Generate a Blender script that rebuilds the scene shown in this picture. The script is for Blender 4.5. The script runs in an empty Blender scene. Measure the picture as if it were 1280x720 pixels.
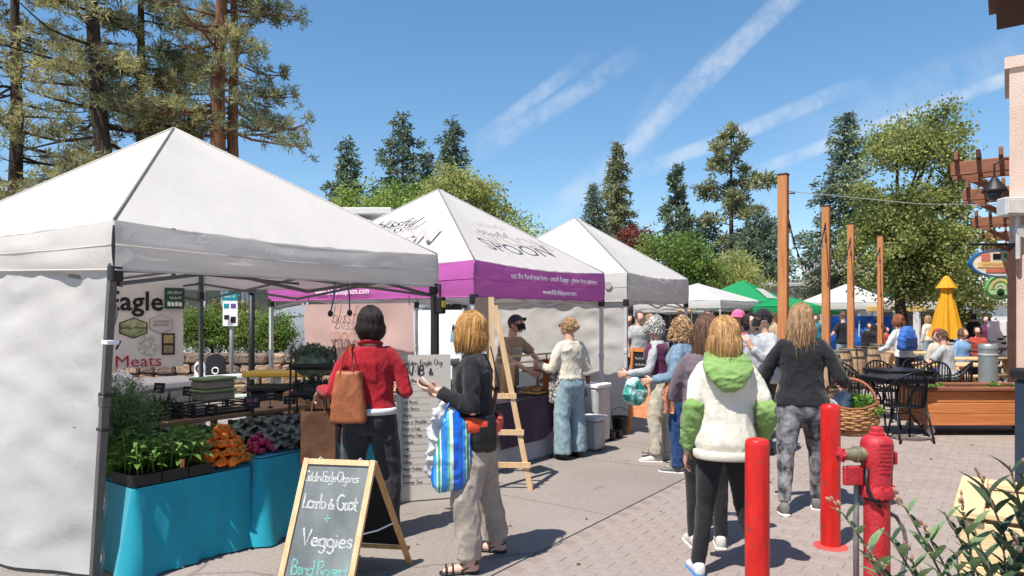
import bpy,bmesh,math,random
import numpy as np
from mathutils import Vector,Matrix,noise

V=Vector
R=math.radians
SC=bpy.context.scene
COL=SC.collection
random.seed(7)
rng=np.random.default_rng(7)

# ---------------------------------------------------------------- camera
CAM_H=1.62 # eye height
FPX=860.0 # focal length in pixels of the 1280 wide photograph
HOR=395.0 # horizon row
cam_d=bpy.data.cameras.new('camera')
cam_d.sensor_width=36.0
cam_d.lens=FPX/1280 *36
cam_d.shift_y=(HOR - 360)/1280
cam_d.clip_start=0.05
cam_d.clip_end=3000
cam=bpy.data.objects.new('camera',cam_d)
cam.location=(0,0,CAM_H)
cam.rotation_euler=(R(90),0,0)
COL.objects.link(cam)
SC.camera=cam

# ---------------------------------------------------------------- light
SUN_DIR=V((0.68,0.73,0)).normalized() # the way the light travels over the ground
SUN_EL=R(62)
w=bpy.data.worlds.new('World')
SC.world=w
w.use_nodes=True
wn,wl=w.node_tree.nodes,w.node_tree.links
for n in list(wn): wn.remove(n)
w_out=wn.new('ShaderNodeOutputWorld')
w_bg=wn.new('ShaderNodeBackground')
w_bg.inputs['Strength'].default_value=0.124
sky=wn.new('ShaderNodeTexSky')
sky.sky_type= 'NISHITA'
sky.sun_disc=False
sky.sun_elevation=SUN_EL
sky.sun_rotation=math.atan2(-SUN_DIR.x,-SUN_DIR.y)
sky.altitude=1100
sky.air_density=1.0
sky.dust_density=0.2
sky.ozone_density=1.6
wl.new(w_bg.outputs[0],w_out.inputs[0])

sun_d=bpy.data.lights.new('sun','SUN')
sun_d.energy=3.6
sun_d.angle=R(0.53)
sun_d.color=(1.0,0.95,0.87)
sun=bpy.data.objects.new('sun',sun_d)
tdir=V((SUN_DIR.x*math.cos(SUN_EL),SUN_DIR.y*math.cos(SUN_EL),-math.sin(SUN_EL)))
sun.rotation_euler=tdir.to_track_quat('-Z','Y').to_euler()
sun.location=(-20,-25,40)
COL.objects.link(sun)

SC.view_settings.view_transform= 'Standard'
SC.view_settings.look= 'None'
SC.view_settings.exposure=0.98
SC.view_settings.gamma=1.0
SC.view_settings.use_curve_mapping=False
SC.render.engine= 'CYCLES'
SC.cycles.use_denoising=True
try: SC.cycles.denoiser= 'OPENIMAGEDENOISE'
except Exception: pass
SC.cycles.max_bounces=5;SC.cycles.diffuse_bounces=4;SC.cycles.glossy_bounces=2;SC.cycles.transmission_bounces=4
SC.cycles.use_adaptive_sampling=True;SC.cycles.adaptive_threshold=0.02
SC.cycles.transparent_max_bounces=12
SC.cycles.sample_clamp_indirect=6.0
SC.render.film_transparent=False

# ---------------------------------------------------------------- where things stand
def P(px,py,d): # a point seen at a picture position, d metres ahead
 return V(((px - 640)/FPX*d,d,CAM_H+(HOR - py)/FPX*d))
def G(px,py): # a point on the ground
 d=CAM_H*FPX/(py - HOR)
 return V(((px - 640)/FPX*d,d,0))
def GY(px,d,z=0.0):
 return V(((px - 640)/FPX*d,d,z))
ANG=math.atan2(620.0,FPX) # the street runs off to the right
U=V((math.sin(ANG),math.cos(ANG),0))
N=V((math.cos(ANG),-math.sin(ANG),0)) # out of the stalls, into the street
C1=V((-2.40,4.15,0)) # near front leg of the first stall
ROT=-ANG # z rotation that turns local +Y onto the street direction
def ROW(t,s,z=0.0): # t along the row of stalls, s inwards from its front line
 p=C1+U*t - N*s
 return V((p.x,p.y,z))
def row_t(px,s=0.0):
 k=(px - 640)/FPX
 b=C1 - N*s
 return (k*b.y - b.x)/(U.x - k*U.y)

# ---------------------------------------------------------------- contrails in the sky shader
def w_node(t,**kw):
 n=wn.new(t)
 for k,v in kw.items(): setattr(n,k,v)
 return n
def w_math(op,a,b=None,clamp=False):
 n=wn.new('ShaderNodeMath');n.operation=op;n.use_clamp=clamp
 for i,x in enumerate((a,b)):
  if x is None: continue
  if isinstance(x,(int,float)): n.inputs[i].default_value=x
  else: wl.new(x,n.inputs[i])
 return n.outputs[0]
def w_dot(a,vec):
 n=wn.new('ShaderNodeVectorMath');n.operation= 'DOT_PRODUCT'
 wl.new(a,n.inputs[0]);n.inputs[1].default_value=vec
 return n.outputs['Value']
tc=w_node('ShaderNodeTexCoord')
nz=w_node('ShaderNodeTexNoise');nz.inputs['Scale'].default_value=9;nz.inputs['Detail'].default_value=6
wl.new(tc.outputs['Generated'],nz.inputs['Vector'])
nz2=w_node('ShaderNodeTexNoise');nz2.inputs['Scale'].default_value=24;nz2.inputs['Detail'].default_value=9;nz2.inputs['Roughness'].default_value=.65
wl.new(tc.outputs['Generated'],nz2.inputs['Vector'])
nzc=w_math('SUBTRACT',nz.outputs['Fac'],0.5)
puff=w_math('ADD',w_math('MULTIPLY',nz2.outputs['Fac'],2.6),-0.75,True)
def pdir(px,py): return (P(px,py,10)- V((0,0,CAM_H))).normalized()
cloud=None
def streak(a,b,width,strength,warp=0.03,fade=0.5):
 """a long thin trail of ice cloud across the sky between two directions"""
 global cloud
 da,db=pdir(*a),pdir(*b)
 nrm=da.cross(db).normalized()
 mid=(da+db).normalized()
 half=math.acos(max(-1,min(1,da.dot(mid))))
 tang=nrm.cross(mid).normalized()
 g=tc.outputs['Generated']
 d=w_math('ADD',w_dot(g,nrm),w_math('MULTIPLY',nzc,warp))
 d=w_math('DIVIDE',w_math('ABSOLUTE',d),width)
 m=w_math('SUBTRACT',1.0,d,True)
 m=w_math('MULTIPLY',m,w_math('SUBTRACT',1.6,m))
 s=w_math('ABSOLUTE',w_dot(g,tang))
 al=w_math('DIVIDE',w_math('SUBTRACT',math.sin(half),s),math.sin(half)*fade,True)
 fw=w_math('GREATER_THAN',w_dot(g,mid),0.3)
 m=w_math('MULTIPLY',w_math('MULTIPLY',m,al),fw)
 m=w_math('MULTIPLY',w_math('MULTIPLY',m,puff),strength)
 cloud=m if cloud is None else w_math('ADD',cloud,m,True)
streak((1010,-30),(870,110),0.017,0.85,0.012,0.25)
streak((915,55),(745,232),0.017,0.75,0.014,0.4)
streak((790,190),(660,285),0.024,0.6,0.02,0.8)
streak((840,90),(775,225),0.024,0.26,0.03,0.8)
streak((745,62),(585,185),0.011,0.7,0.012,0.6)
streak((805,60),(588,200),0.015,0.7,0.014,0.6)
streak((1095,98),(780,222),0.012,0.8,0.010,0.4)
streak((1330,72),(925,222),0.010,0.85,0.006,0.3)
streak((1400,20),(960,190),0.034,0.34,0.03,0.7)
wmix=w_node('ShaderNodeMix');wmix.data_type= 'RGBA'
wl.new(cloud,wmix.inputs['Factor'])
hsv=w_node('ShaderNodeHueSaturation');hsv.inputs['Saturation'].default_value=1.34;hsv.inputs['Hue'].default_value=0.497
gam=w_node('ShaderNodeGamma');gam.inputs['Gamma'].default_value=0.78
wl.new(sky.outputs[0],gam.inputs['Color']);wl.new(gam.outputs[0],hsv.inputs['Color']);wl.new(hsv.outputs[0],wmix.inputs[6])
wmix.inputs[7].default_value=(3.3,3.6,4.0,1)
wl.new(wmix.outputs[2],w_bg.inputs['Color'])

# ---------------------------------------------------------------- materials
MATS={}
def _new(name):
 m=bpy.data.materials.new(name);m.use_nodes=True
 nt=m.node_tree
 for n in list(nt.nodes): nt.nodes.remove(n)
 out=nt.nodes.new('ShaderNodeOutputMaterial')
 return m,nt,out
def lin(c): # sRGB 0-255 -> linear
 return tuple(((x/255)/12.92 if x/255 < 0.04045 else ((x/255 +0.055)/1.055) ** 2.4) for x in c)
def mat(name,col,rough=0.6,var=0.12,nscale=6.0,bump=0.15,bscale=60.0,metal=0.0,island=0.0,transl=0.0,
  stretch=(1,1,1),chips=None,col2=None,spec=0.4,coat=0.0,bdist=0.002,sharp=0.0,sheen=0.0,island_hue=0.0):
 """a procedural surface: base colour broken up by noise, fine bump relief"""
 if name in MATS: return MATS[name]
 m,nt,out=_new(name)
 nd,lk=nt.nodes,nt.links
 t=nd.new('ShaderNodeTexCoord')
 mp=nd.new('ShaderNodeMapping');mp.inputs['Scale'].default_value=stretch
 lk.new(t.outputs['Object'],mp.inputs['Vector'])
 n1=nd.new('ShaderNodeTexNoise');n1.inputs['Scale'].default_value=nscale;n1.inputs['Detail'].default_value=5
 n1.inputs['Roughness'].default_value=0.6
 lk.new(mp.outputs[0],n1.inputs['Vector'])
 rp=nd.new('ShaderNodeValToRGB')
 c=V(col[:3])
 lo=c*(1 - var)
 hi=c*(1 +var)
 if col2 is not None: hi=V(col2[:3])
 a,b=(0.3,0.7) if not sharp else (0.5 - sharp,0.5 +sharp)
 rp.color_ramp.elements[0].position=a;rp.color_ramp.elements[0].color=(*lo,1)
 rp.color_ramp.elements[1].position=b;rp.color_ramp.elements[1].color=(*[min(1,x) for x in hi],1)
 lk.new(n1.outputs['Fac'],rp.inputs['Fac'])
 colout=rp.outputs['Color']
 if island or island_hue:
  ge=nd.new('ShaderNodeNewGeometry')
  hs=nd.new('ShaderNodeHueSaturation')
  mr=nd.new('ShaderNodeMapRange')
  mr.inputs['To Min'].default_value=1 - island;mr.inputs['To Max'].default_value=1 +island
  lk.new(ge.outputs['Random Per Island'],mr.inputs['Value'])
  lk.new(mr.outputs[0],hs.inputs['Value'])
  if island_hue:
   m2=nd.new('ShaderNodeMath');m2.operation= 'MULTIPLY';m2.inputs[1].default_value=7.31
   m3=nd.new('ShaderNodeMath');m3.operation= 'FRACT'
   mr2=nd.new('ShaderNodeMapRange');mr2.inputs['To Min'].default_value=0.5 - island_hue;mr2.inputs['To Max'].default_value=0.5 +island_hue
   lk.new(ge.outputs['Random Per Island'],m2.inputs[0]);lk.new(m2.outputs[0],m3.inputs[0])
   lk.new(m3.outputs[0],mr2.inputs['Value']);lk.new(mr2.outputs[0],hs.inputs['Hue'])
  lk.new(colout,hs.inputs['Color'])
  colout=hs.outputs['Color']
 if chips: # (colour, scale, threshold): worn spots where another colour shows
  nc=nd.new('ShaderNodeTexNoise');nc.inputs['Scale'].default_value=chips[1];nc.inputs['Detail'].default_value=7;nc.inputs['Roughness'].default_value=.7
  lk.new(t.outputs['Object'],nc.inputs['Vector'])
  rc=nd.new('ShaderNodeValToRGB');rc.color_ramp.elements[0].position=chips[2];rc.color_ramp.elements[1].position=chips[2]+.03
  lk.new(nc.outputs['Fac'],rc.inputs[0])
  mc=nd.new('ShaderNodeMix');mc.data_type= 'RGBA';mc.inputs[7].default_value=(*chips[0],1)
  lk.new(rc.outputs[0],mc.inputs[0]);lk.new(colout,mc.inputs[6]);colout=mc.outputs[2]
 p=nd.new('ShaderNodeBsdfPrincipled')
 p.inputs['Roughness'].default_value=rough
 p.inputs['Metallic'].default_value=metal
 p.inputs['Specular IOR Level'].default_value=spec
 if coat: p.inputs['Coat Weight'].default_value=coat;p.inputs['Coat Roughness'].default_value=0.15
 if sheen: p.inputs['Sheen Weight'].default_value=sheen
 lk.new(colout,p.inputs['Base Color'])
 if bump:
  n2=nd.new('ShaderNodeTexNoise');n2.inputs['Scale'].default_value=bscale;n2.inputs['Detail'].default_value=4
  lk.new(mp.outputs[0],n2.inputs['Vector'])
  bp=nd.new('ShaderNodeBump');bp.inputs['Strength'].default_value=bump;bp.inputs['Distance'].default_value=bdist*10
  lk.new(n2.outputs['Fac'],bp.inputs['Height'])
  lk.new(bp.outputs[0],p.inputs['Normal'])
 sh=p.outputs[0]
 if transl:
  tr=nd.new('ShaderNodeBsdfTranslucent')
  lk.new(colout,tr.inputs['Color'])
  mx=nd.new('ShaderNodeMixShader');mx.inputs[0].default_value=transl
  lk.new(sh,mx.inputs[1]);lk.new(tr.outputs[0],mx.inputs[2])
  sh=mx.outputs[0]
 lk.new(sh,out.inputs[0])
 MATS[name]=m
 return m
def S(*c): return lin(c)

def stripes(name,cols,scale,axis=0,rough=0.5,distort=0.0,transl=0.0):
 """bands of colour running across one local axis"""
 if name in MATS: return MATS[name]
 m,nt,out=_new(name)
 nd,lk=nt.nodes,nt.links
 t=nd.new('ShaderNodeTexCoord')
 sp=nd.new('ShaderNodeSeparateXYZ');lk.new(t.outputs['Object'],sp.inputs[0])
 a=nd.new('ShaderNodeMath');a.operation= 'MULTIPLY';a.inputs[1].default_value=scale
 lk.new(sp.outputs[axis],a.inputs[0])
 f=nd.new('ShaderNodeMath');f.operation= 'FRACT';lk.new(a.outputs[0],f.inputs[0])
 rp=nd.new('ShaderNodeValToRGB');rp.color_ramp.interpolation= 'CONSTANT'
 el=rp.color_ramp.elements
 while len(el)< len(cols): el.new(0.5)
 for i,(pos,c) in enumerate(cols):
  el[i].position=pos;el[i].color=(*c,1)
 lk.new(f.outputs[0],rp.inputs[0])
 p=nd.new('ShaderNodeBsdfPrincipled');p.inputs['Roughness'].default_value=rough
 lk.new(rp.outputs[0],p.inputs['Base Color'])
 n2=nd.new('ShaderNodeTexNoise');n2.inputs['Scale'].default_value=45
 lk.new(t.outputs['Object'],n2.inputs['Vector'])
 bp=nd.new('ShaderNodeBump');bp.inputs['Strength'].default_value=0.3;bp.inputs['Distance'].default_value=0.01
 lk.new(n2.outputs['Fac'],bp.inputs['Height']);lk.new(bp.outputs[0],p.inputs['Normal'])
 lk.new(p.outputs[0],out.inputs[0])
 MATS[name]=m
 return m

def wood(name,c1,c2,scale=6.0,axis='X',rough=0.6,bump=0.2,island=0.12):
 """planks: long grain along one local axis"""
 st={'X': (0.35,6,6),'Y': (6,0.35,6),'Z': (6,6,0.35)}[axis]
 return mat(name,c1,rough=rough,col2=c2,var=0.1,nscale=scale,stretch=st,bump=bump,bscale=scale*5,island=island)

# ---------------------------------------------------------------- mesh building
class MB:
 def __init__(s): s.v=[];s.f=[];s.mi=[]
 def add(s,vs,fs,mi=0):
  o=len(s.v)
  s.v.extend([tuple(x) for x in vs])
  s.f.extend([tuple(i+o for i in f) for f in fs])
  s.mi.extend([mi]*len(fs))
  return s
 def join(s,other,M=None,mi=None):
  o=len(s.v)
  s.v.extend([tuple(M @ V(x)) if M is not None else x for x in other.v])
  s.f.extend([tuple(i+o for i in f) for f in other.f])
  s.mi.extend(other.mi if mi is None else [mi]*len(other.f))
  return s
 def box(s,c,size,M=None,mi=0,taper=1.0):
  x,y,z=size[0]/2,size[1]/2,size[2]/2
  vs=[V((sx*x*(taper if sz > 0 else 1),sy*y*(taper if sz > 0 else 1),sz*z)) for sz in (-1,1) for sy in (-1,1) for sx in (-1,1)]
  if M is not None: vs=[M @ v for v in vs]
  c=V(c)
  vs=[v+c for v in vs]
  return s.add(vs,[(0,2,3,1),(4,5,7,6),(0,1,5,4),(2,6,7,3),(0,4,6,2),(1,3,7,5)],mi)
 def bbox(s,c,size,b=0.008,M=None,mi=0):
  """a box with chamfered edges"""
  x,y,z=size[0]/2,size[1]/2,size[2]/2
  b=min(b,x*.45,y*.45,z*.45)
  bm=bmesh.new()
  bmesh.ops.create_cube(bm,size=1.0)
  for v in bm.verts: v.co=V((v.co.x*2 *x,v.co.y*2 *y,v.co.z*2 *z))
  bmesh.ops.bevel(bm,geom=list(bm.edges),offset=b,segments=1,affect='EDGES')
  vs=[v.co.copy() for v in bm.verts]
  bm.verts.index_update()
  fs=[[v.index for v in f.verts] for f in bm.faces]
  bm.free()
  if M is not None: vs=[M @ v for v in vs]
  c=V(c)
  return s.add([v+c for v in vs],fs,mi)
 def beam(s,a,b,wd,ht,up=V((0,0,1)),mi=0):
  """rectangular bar from a to b"""
  a,b=V(a),V(b)
  d=(b - a);L=d.length;d.normalize()
  sd=d.cross(up)
  if sd.length < 1e-4: sd=d.cross(V((1,0,0)))
  sd.normalize();u2=sd.cross(d).normalized()
  vs=[]
  for p in (a,b):
   for i,j in ((-1,-1),(1,-1),(1,1),(-1,1)):
    vs.append(p+sd*i*wd/2 +u2*j*ht/2)
  return s.add(vs,[(3,2,1,0),(4,5,6,7),(0,1,5,4),(1,2,6,5),(2,3,7,6),(3,0,4,7)],mi)
 def tube(s,pts,rad,n=8,cap=True,mi=0,flat=1.0,ref=None):
  """a round tube through points; rad is one radius or one per point"""
  pts=[V(p) for p in pts]
  if isinstance(rad,(int,float)): rad=[rad]*len(pts)
  k=len(pts)
  tg=[(pts[min(i+1,k - 1)]- pts[max(i - 1,0)]).normalized() for i in range(k)]
  r0=ref if ref is not None else (V((0,0,1)) if abs(tg[0].z)< 0.9 else V((1,0,0)))
  a=tg[0].cross(r0).normalized()
  vs=[]
  for i in range(k):
   a=(a - tg[i]*a.dot(tg[i]))
   if a.length < 1e-6: a=tg[i].orthogonal()
   a.normalize()
   b=tg[i].cross(a)
   for j in range(n):
    th=2 *math.pi*j/n
    vs.append(pts[i]+a*math.cos(th)*rad[i]+b*math.sin(th)*rad[i]*flat)
  fs=[(i*n+j,i*n+(j+1) % n,(i+1)*n+(j+1) % n,(i+1)*n+j) for i in range(k - 1) for j in range(n)]
  if cap:
   fs.append(tuple(range(n - 1,-1,-1)))
   fs.append(tuple(range((k - 1)*n,k*n)))
  return s.add(vs,fs,mi)
 def lathe(s,prof,c=(0,0,0),n=20,mi=0,M=None):
  """profile [(r, z)...] spun about z"""
  vs,fs=[],[]
  for r,z in prof:
   for j in range(n):
    th=2 *math.pi*j/n
    vs.append(V((r*math.cos(th),r*math.sin(th),z)))
  k=len(prof)
  fs=[(i*n+j,i*n+(j+1) % n,(i+1)*n+(j+1) % n,(i+1)*n+j) for i in range(k - 1) for j in range(n)]
  if prof[0][0]> 1e-6: fs.append(tuple(range(n - 1,-1,-1)))
  if prof[-1][0]> 1e-6: fs.append(tuple(range((k - 1)*n,k*n)))
  if M is not None: vs=[M @ v for v in vs]
  c=V(c)
  return s.add([v+c for v in vs],fs,mi)
 def ell(s,c,r,n=12,m=8,M=None,mi=0):
  """an ellipsoid"""
  vs,fs=[],[]
  for i in range(m+1):
   ph=math.pi*i/m
   for j in range(n):
    th=2 *math.pi*j/n
    vs.append(V((r[0]*math.sin(ph)*math.cos(th),r[1]*math.sin(ph)*math.sin(th),r[2]*math.cos(ph))))
  fs=[((i+1)*n+j,(i+1)*n+(j+1) % n,i*n+(j+1) % n,i*n+j) for i in range(m) for j in range(n)]
  if M is not None: vs=[M @ v for v in vs]
  c=V(c)
  return s.add([v+c for v in vs],fs,mi)
 def grid(s,fn,nu,nv,mi=0,thick=0.0):
  """a sheet fn(u, v), u and v from 0 to 1"""
  vs=[V(fn(i/nu,j/nv)) for i in range(nu+1) for j in range(nv+1)]
  q=nv+1
  fs=[(i*q+j,(i+1)*q+j,(i+1)*q+j+1,i*q+j+1) for i in range(nu) for j in range(nv)]
  return s.add(vs,fs,mi)
 def mesh(s,name,smooth=False):
  me=bpy.data.meshes.new(name)
  me.from_pydata(s.v,[],s.f)
  if any(s.mi): me.polygons.foreach_set('material_index',s.mi)
  if smooth: me.polygons.foreach_set('use_smooth',[True]*len(s.f))
  me.update()
  return me
 def build(s,name,m,parent=None,smooth=False,world=False,auto=None):
  me=s.mesh(name,smooth or auto is not None)
  if auto is not None: sharp_edges(me,auto)
  return put(name,me,m,parent,world)

def sharp_edges(me,ang):
 bm=bmesh.new();bm.from_mesh(me)
 bmesh.ops.remove_doubles(bm,verts=bm.verts,dist=1e-6)
 for e in bm.edges:
  if len(e.link_faces) == 2:
   if e.calc_face_angle(3.2)> R(ang): e.smooth=False
  else: e.smooth=False
 bm.to_mesh(me);bm.free()

def basis(o):
 M=Matrix.Identity(4)
 while o is not None:
  M=o.matrix_basis @ M
  o=o.parent
 return M
def put(name,me,m,parent=None,world=False):
 o=bpy.data.objects.new(name,me)
 for x in (m if isinstance(m,(list,tuple)) else [m]): me.materials.append(x)
 COL.objects.link(o)
 if parent is not None:
  o.parent=parent
  if world: me.transform(basis(parent).inverted())
 return o
def tag(o,label=None,cat=None,group=None,kind=None):
 if label: o['label']=label
 if cat: o['category']=cat
 if group: o['group']=group
 if kind: o['kind']=kind
 return o
def thing(name,label,cat,loc=(0,0,0),rz=0.0,group=None,scale=None):
 o=bpy.data.objects.new(name,None)
 o.empty_display_size=0.1
 o.location=loc;o.rotation_euler=(0,0,rz)
 if scale: o.scale=scale
 COL.objects.link(o)
 return tag(o,label,cat,group)
def dup(root,loc,rz=0.0,label=None,scale=None):
 """a copy of a thing with copies of its parts and sub-parts"""
 r=root.copy();COL.objects.link(r);r.location=loc;r.rotation_euler=(0,0,rz)
 if scale: r.scale=scale
 if label: r['label']=label
 for ch in list(root.children):
  c=ch.copy();COL.objects.link(c);c.parent=r
  for g in list(ch.children):
   d=g.copy();COL.objects.link(d);d.parent=c
 return r
TMP=bpy.data.scenes.new('scratch')
def tmp_dg():
 d=TMP.view_layers[0].depsgraph
 if d is None:
  with bpy.context.temp_override(scene=TMP,view_layer=TMP.view_layers[0]):
   d=bpy.context.evaluated_depsgraph_get()
 return d
def text(name,s,m,parent,M,size,align='LEFT',bold=0.0,shear=0.0,extrude=0.0008,sx=1.0,sp=1.0,world=True):
 """printed lettering: text lies in the local xy plane of M"""
 cu=bpy.data.curves.new(name,'FONT')
 cu.body=s;cu.size=size;cu.align_x=align;cu.align_y= 'CENTER'
 cu.offset=bold;cu.shear=shear;cu.extrude=extrude;cu.space_character=sp
 cu.resolution_u=2
 ob=bpy.data.objects.new('tmp',cu);TMP.collection.objects.link(ob)
 TMP.view_layers[0].update();dg=tmp_dg()
 me=bpy.data.meshes.new_from_object(ob.evaluated_get(dg),depsgraph=dg)
 bpy.data.objects.remove(ob);bpy.data.curves.remove(cu)
 me.materials.clear();me.materials.append(m);me.name=name
 o=bpy.data.objects.new(name,me);COL.objects.link(o)
 M=M @ Matrix.Diagonal((sx,1,1,1))
 if parent is not None:
  o.parent=parent
  if world: M=basis(parent).inverted() @ M
 o.matrix_basis=M
 return o
def frame(o,x,y):
 """matrix with origin o, local x and y axes along the given vectors"""
 x=V(x).normalized();y=V(y);y=(y - x*y.dot(x)).normalized();z=x.cross(y)
 return Matrix(((x.x,y.x,z.x,o[0]),(x.y,y.y,z.y,o[1]),(x.z,y.z,z.z,o[2]),(0,0,0,1)))

# single-stroke handwriting for chalk and marker
def _arc(cx,cy,rx,ry,a0,a1,n=8):
 return [(cx+rx*math.cos(R(a0+(a1 - a0)*i/n)),cy+ry*math.sin(R(a0+(a1 - a0)*i/n))) for i in range(n+1)]
GLY={
 'a': (0.5,[_arc(.22,.22,.2,.22,30,360),[(.43,.44),(.43,.05),(.5,0)]]),
 'b': (0.5,[[(.06,.95),(.06,0)],_arc(.25,.22,.19,.22,180,-180)]),
 'c': (0.42,[_arc(.24,.22,.2,.22,45,315)]),
 'd': (0.5,[_arc(.22,.22,.2,.22,0,360),[(.43,.95),(.43,0)]]),
 'e': (0.46,[[(.05,.24),(.42,.26)]+_arc(.23,.23,.2,.22,10,320)]),
 'f': (0.36,[[(.36,.9),(.24,.95),(.18,.8),(.16,0)],[(.02,.45),(.34,.47)]]),
 'g': (0.5,[_arc(.22,.22,.2,.22,0,360),[(.43,.44),(.42,-.2),(.25,-.36),(.05,-.24)]]),
 'h': (0.48,[[(.06,.95),(.05,0)],[(.06,.25),(.2,.44),(.36,.4),(.4,0)]]),
 'i': (0.2,[[(.08,.42),(.08,0)],[(.08,.6),(.1,.63)]]),
 'k': (0.44,[[(.06,.95),(.06,0)],[(.38,.45),(.08,.2),(.4,0)]]),
 'l': (0.2,[[(.09,.95),(.08,.05),(.14,0)]]),
 'm': (0.7,[[(.05,.44),(.05,0)],[(.05,.3),(.17,.44),(.28,.38),(.3,0)],[(.3,.3),(.42,.44),(.56,.38),(.6,0)]]),
 'n': (0.48,[[(.05,.44),(.05,0)],[(.05,.28),(.2,.44),(.36,.38),(.4,0)]]),
 'o': (0.48,[_arc(.23,.22,.2,.22,90,450,10)]),
 'p': (0.48,[[(.06,.44),(.05,-.35)],_arc(.24,.22,.18,.22,180,-180)]),
 'r': (0.36,[[(.06,.44),(.06,0)],[(.06,.26),(.18,.42),(.32,.42)]]),
 's': (0.4,[[(.36,.38),(.22,.45),(.08,.36),(.14,.25),(.3,.19),(.34,.08),(.2,0),(.04,.06)]]),
 't': (0.36,[[(.18,.8),(.17,.08),(.26,0),(.34,.04)],[(.02,.5),(.34,.53)]]),
 'u': (0.48,[[(.05,.44),(.06,.1),(.2,0),(.36,.1),(.4,.44)],[(.4,.44),(.42,0)]]),
 'y': (0.44,[[(.04,.44),(.2,.08)],[(.4,.44),(.2,.02),(.06,-.34)]]),
 'w': (0.6,[[(.03,.44),(.14,0),(.28,.4),(.42,0),(.54,.44)]]),
 'A': (0.62,[[(.02,0),(.28,.95),(.56,0)],[(.12,.35),(.46,.35)]]),
 'B': (0.58,[[(.06,.95),(.06,0)],[(.06,.95),(.36,.9),(.42,.7),(.3,.52),(.07,.5),(.4,.44),(.5,.22),(.36,.02),(.06,0)]]),
 'C': (0.6,[_arc(.32,.48,.28,.48,50,310)]),
 'E': (0.54,[[(.48,.93),(.06,.95),(.06,0),(.5,.02)],[(.06,.5),(.4,.5)]]),
 'G': (0.66,[_arc(.32,.48,.28,.48,50,335,10),[(.36,.42),(.6,.42),(.58,.1)]]),
 'K': (0.56,[[(.06,.95),(.06,0)],[(.5,.95),(.08,.45),(.52,0)]]),
 'L': (0.54,[[(.12,.95),(.06,.02),(.52,.05)]]),
 'M': (0.72,[[(.05,0),(.1,.95),(.34,.3),(.58,.95),(.64,0)]]),
 'O': (0.68,[_arc(.32,.48,.29,.48,90,450,12)]),
 'R': (0.58,[[(.06,.95),(.06,0)],[(.06,.95),(.4,.9),(.44,.66),(.3,.5),(.07,.48),(.52,0)]]),
 'S': (0.52,[[(.46,.85),(.28,.96),(.08,.82),(.12,.6),(.36,.45),(.46,.22),(.28,0),(.04,.1)]]),
 'T': (0.54,[[(.02,.93),(.54,.95)],[(.28,.94),(.27,0)]]),
 'V': (0.6,[[(.03,.97),(.26,0),(.56,.92)]]),
 'H': (0.6,[[(.06,.95),(.06,0)],[(.5,.95),(.5,0)],[(.06,.48),(.5,.48)]]),
 'N': (0.62,[[(.06,0),(.08,.95),(.5,0),(.52,.95)]]),
 'P': (0.54,[[(.06,.95),(.06,0)],[(.06,.95),(.4,.9),(.46,.68),(.3,.5),(.07,.46)]]),
 'D': (0.6,[[(.06,.95),(.06,0)],[(.06,.95),(.4,.86),(.54,.5),(.4,.1),(.06,0)]]),
 'I': (0.24,[[(.1,.95),(.1,0)]]),
 'F': (0.5,[[(.48,.93),(.06,.95),(.06,0)],[(.06,.5),(.4,.5)]]),
 '&': (0.5,[[(.44,.0),(.14,.5),(.2,.66),(.3,.6),(.1,.26),(.12,.06),(.28,.02),(.44,.28)]]),
 '+': (0.56,[[(.06,.4),(.52,.44)],[(.3,.7),(.28,.1)]]),
 '.': (0.2,[[(.08,.0),(.1,.03)]]),'-': (0.4,[[(.05,.3),(.34,.3)]]),' ': (0.36,[]),
 '7': (0.5,[[(.04,.92),(.46,.94),(.18,0)]]),
}
def handwriting(mb,s,M,size,wd,mi=0,jit=0.02,slant=0.0,sp=1.0,center=False):
 """strokes as narrow ribbons lying on the local xy plane of M"""
 total=sum(GLY.get(c,GLY['n'])[0] for c in s)*size*sp
 x=-total/2 if center else 0.0
 for c in s:
  adv,strokes=GLY.get(c,GLY['n'])
  dy=random.uniform(-jit,jit)
  for st in strokes:
   pts=[V((x+(px+slant*py+random.uniform(-jit,jit)*.5)*size,(py+dy+random.uniform(-jit,jit)*.5)*size,0.0)) for px,py in st]
   k=len(pts);vs=[]
   for i in range(k):
    tg=pts[min(i+1,k - 1)]- pts[max(i - 1,0)]
    if tg.length < 1e-9: tg=V((1,0,0))
    tg.normalize()
    nn=V((-tg.y,tg.x,0))*wd*random.uniform(.4,.6)
    vs += [M @ (pts[i]+nn),M @ (pts[i]- nn)]
   mb.add(vs,[(2 *i,2 *i+1,2 *i+3,2 *i+2) for i in range(k - 1)],mi)
  x += adv*size*sp
 return x

def scribble(mb,M,L,amp,wd,seed=0):
 """a line of writing too small to read: a wavering stroke"""
 rs=random.Random(seed);k=max(10,int(L/amp*3));vs=[]
 for i in range(k):
  x=L*i/(k - 1);y=amp*math.sin(i*2.1 +rs.uniform(-.5,.5))*rs.uniform(.4,1)
  vs += [M @ V((x,y+wd/2,0)),M @ V((x,y - wd/2,0))]
 return mb.add(vs,[(2 *i,2 *i+1,2 *i+3,2 *i+2) for i in range(k - 1) if i % 7 != 6])
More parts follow.
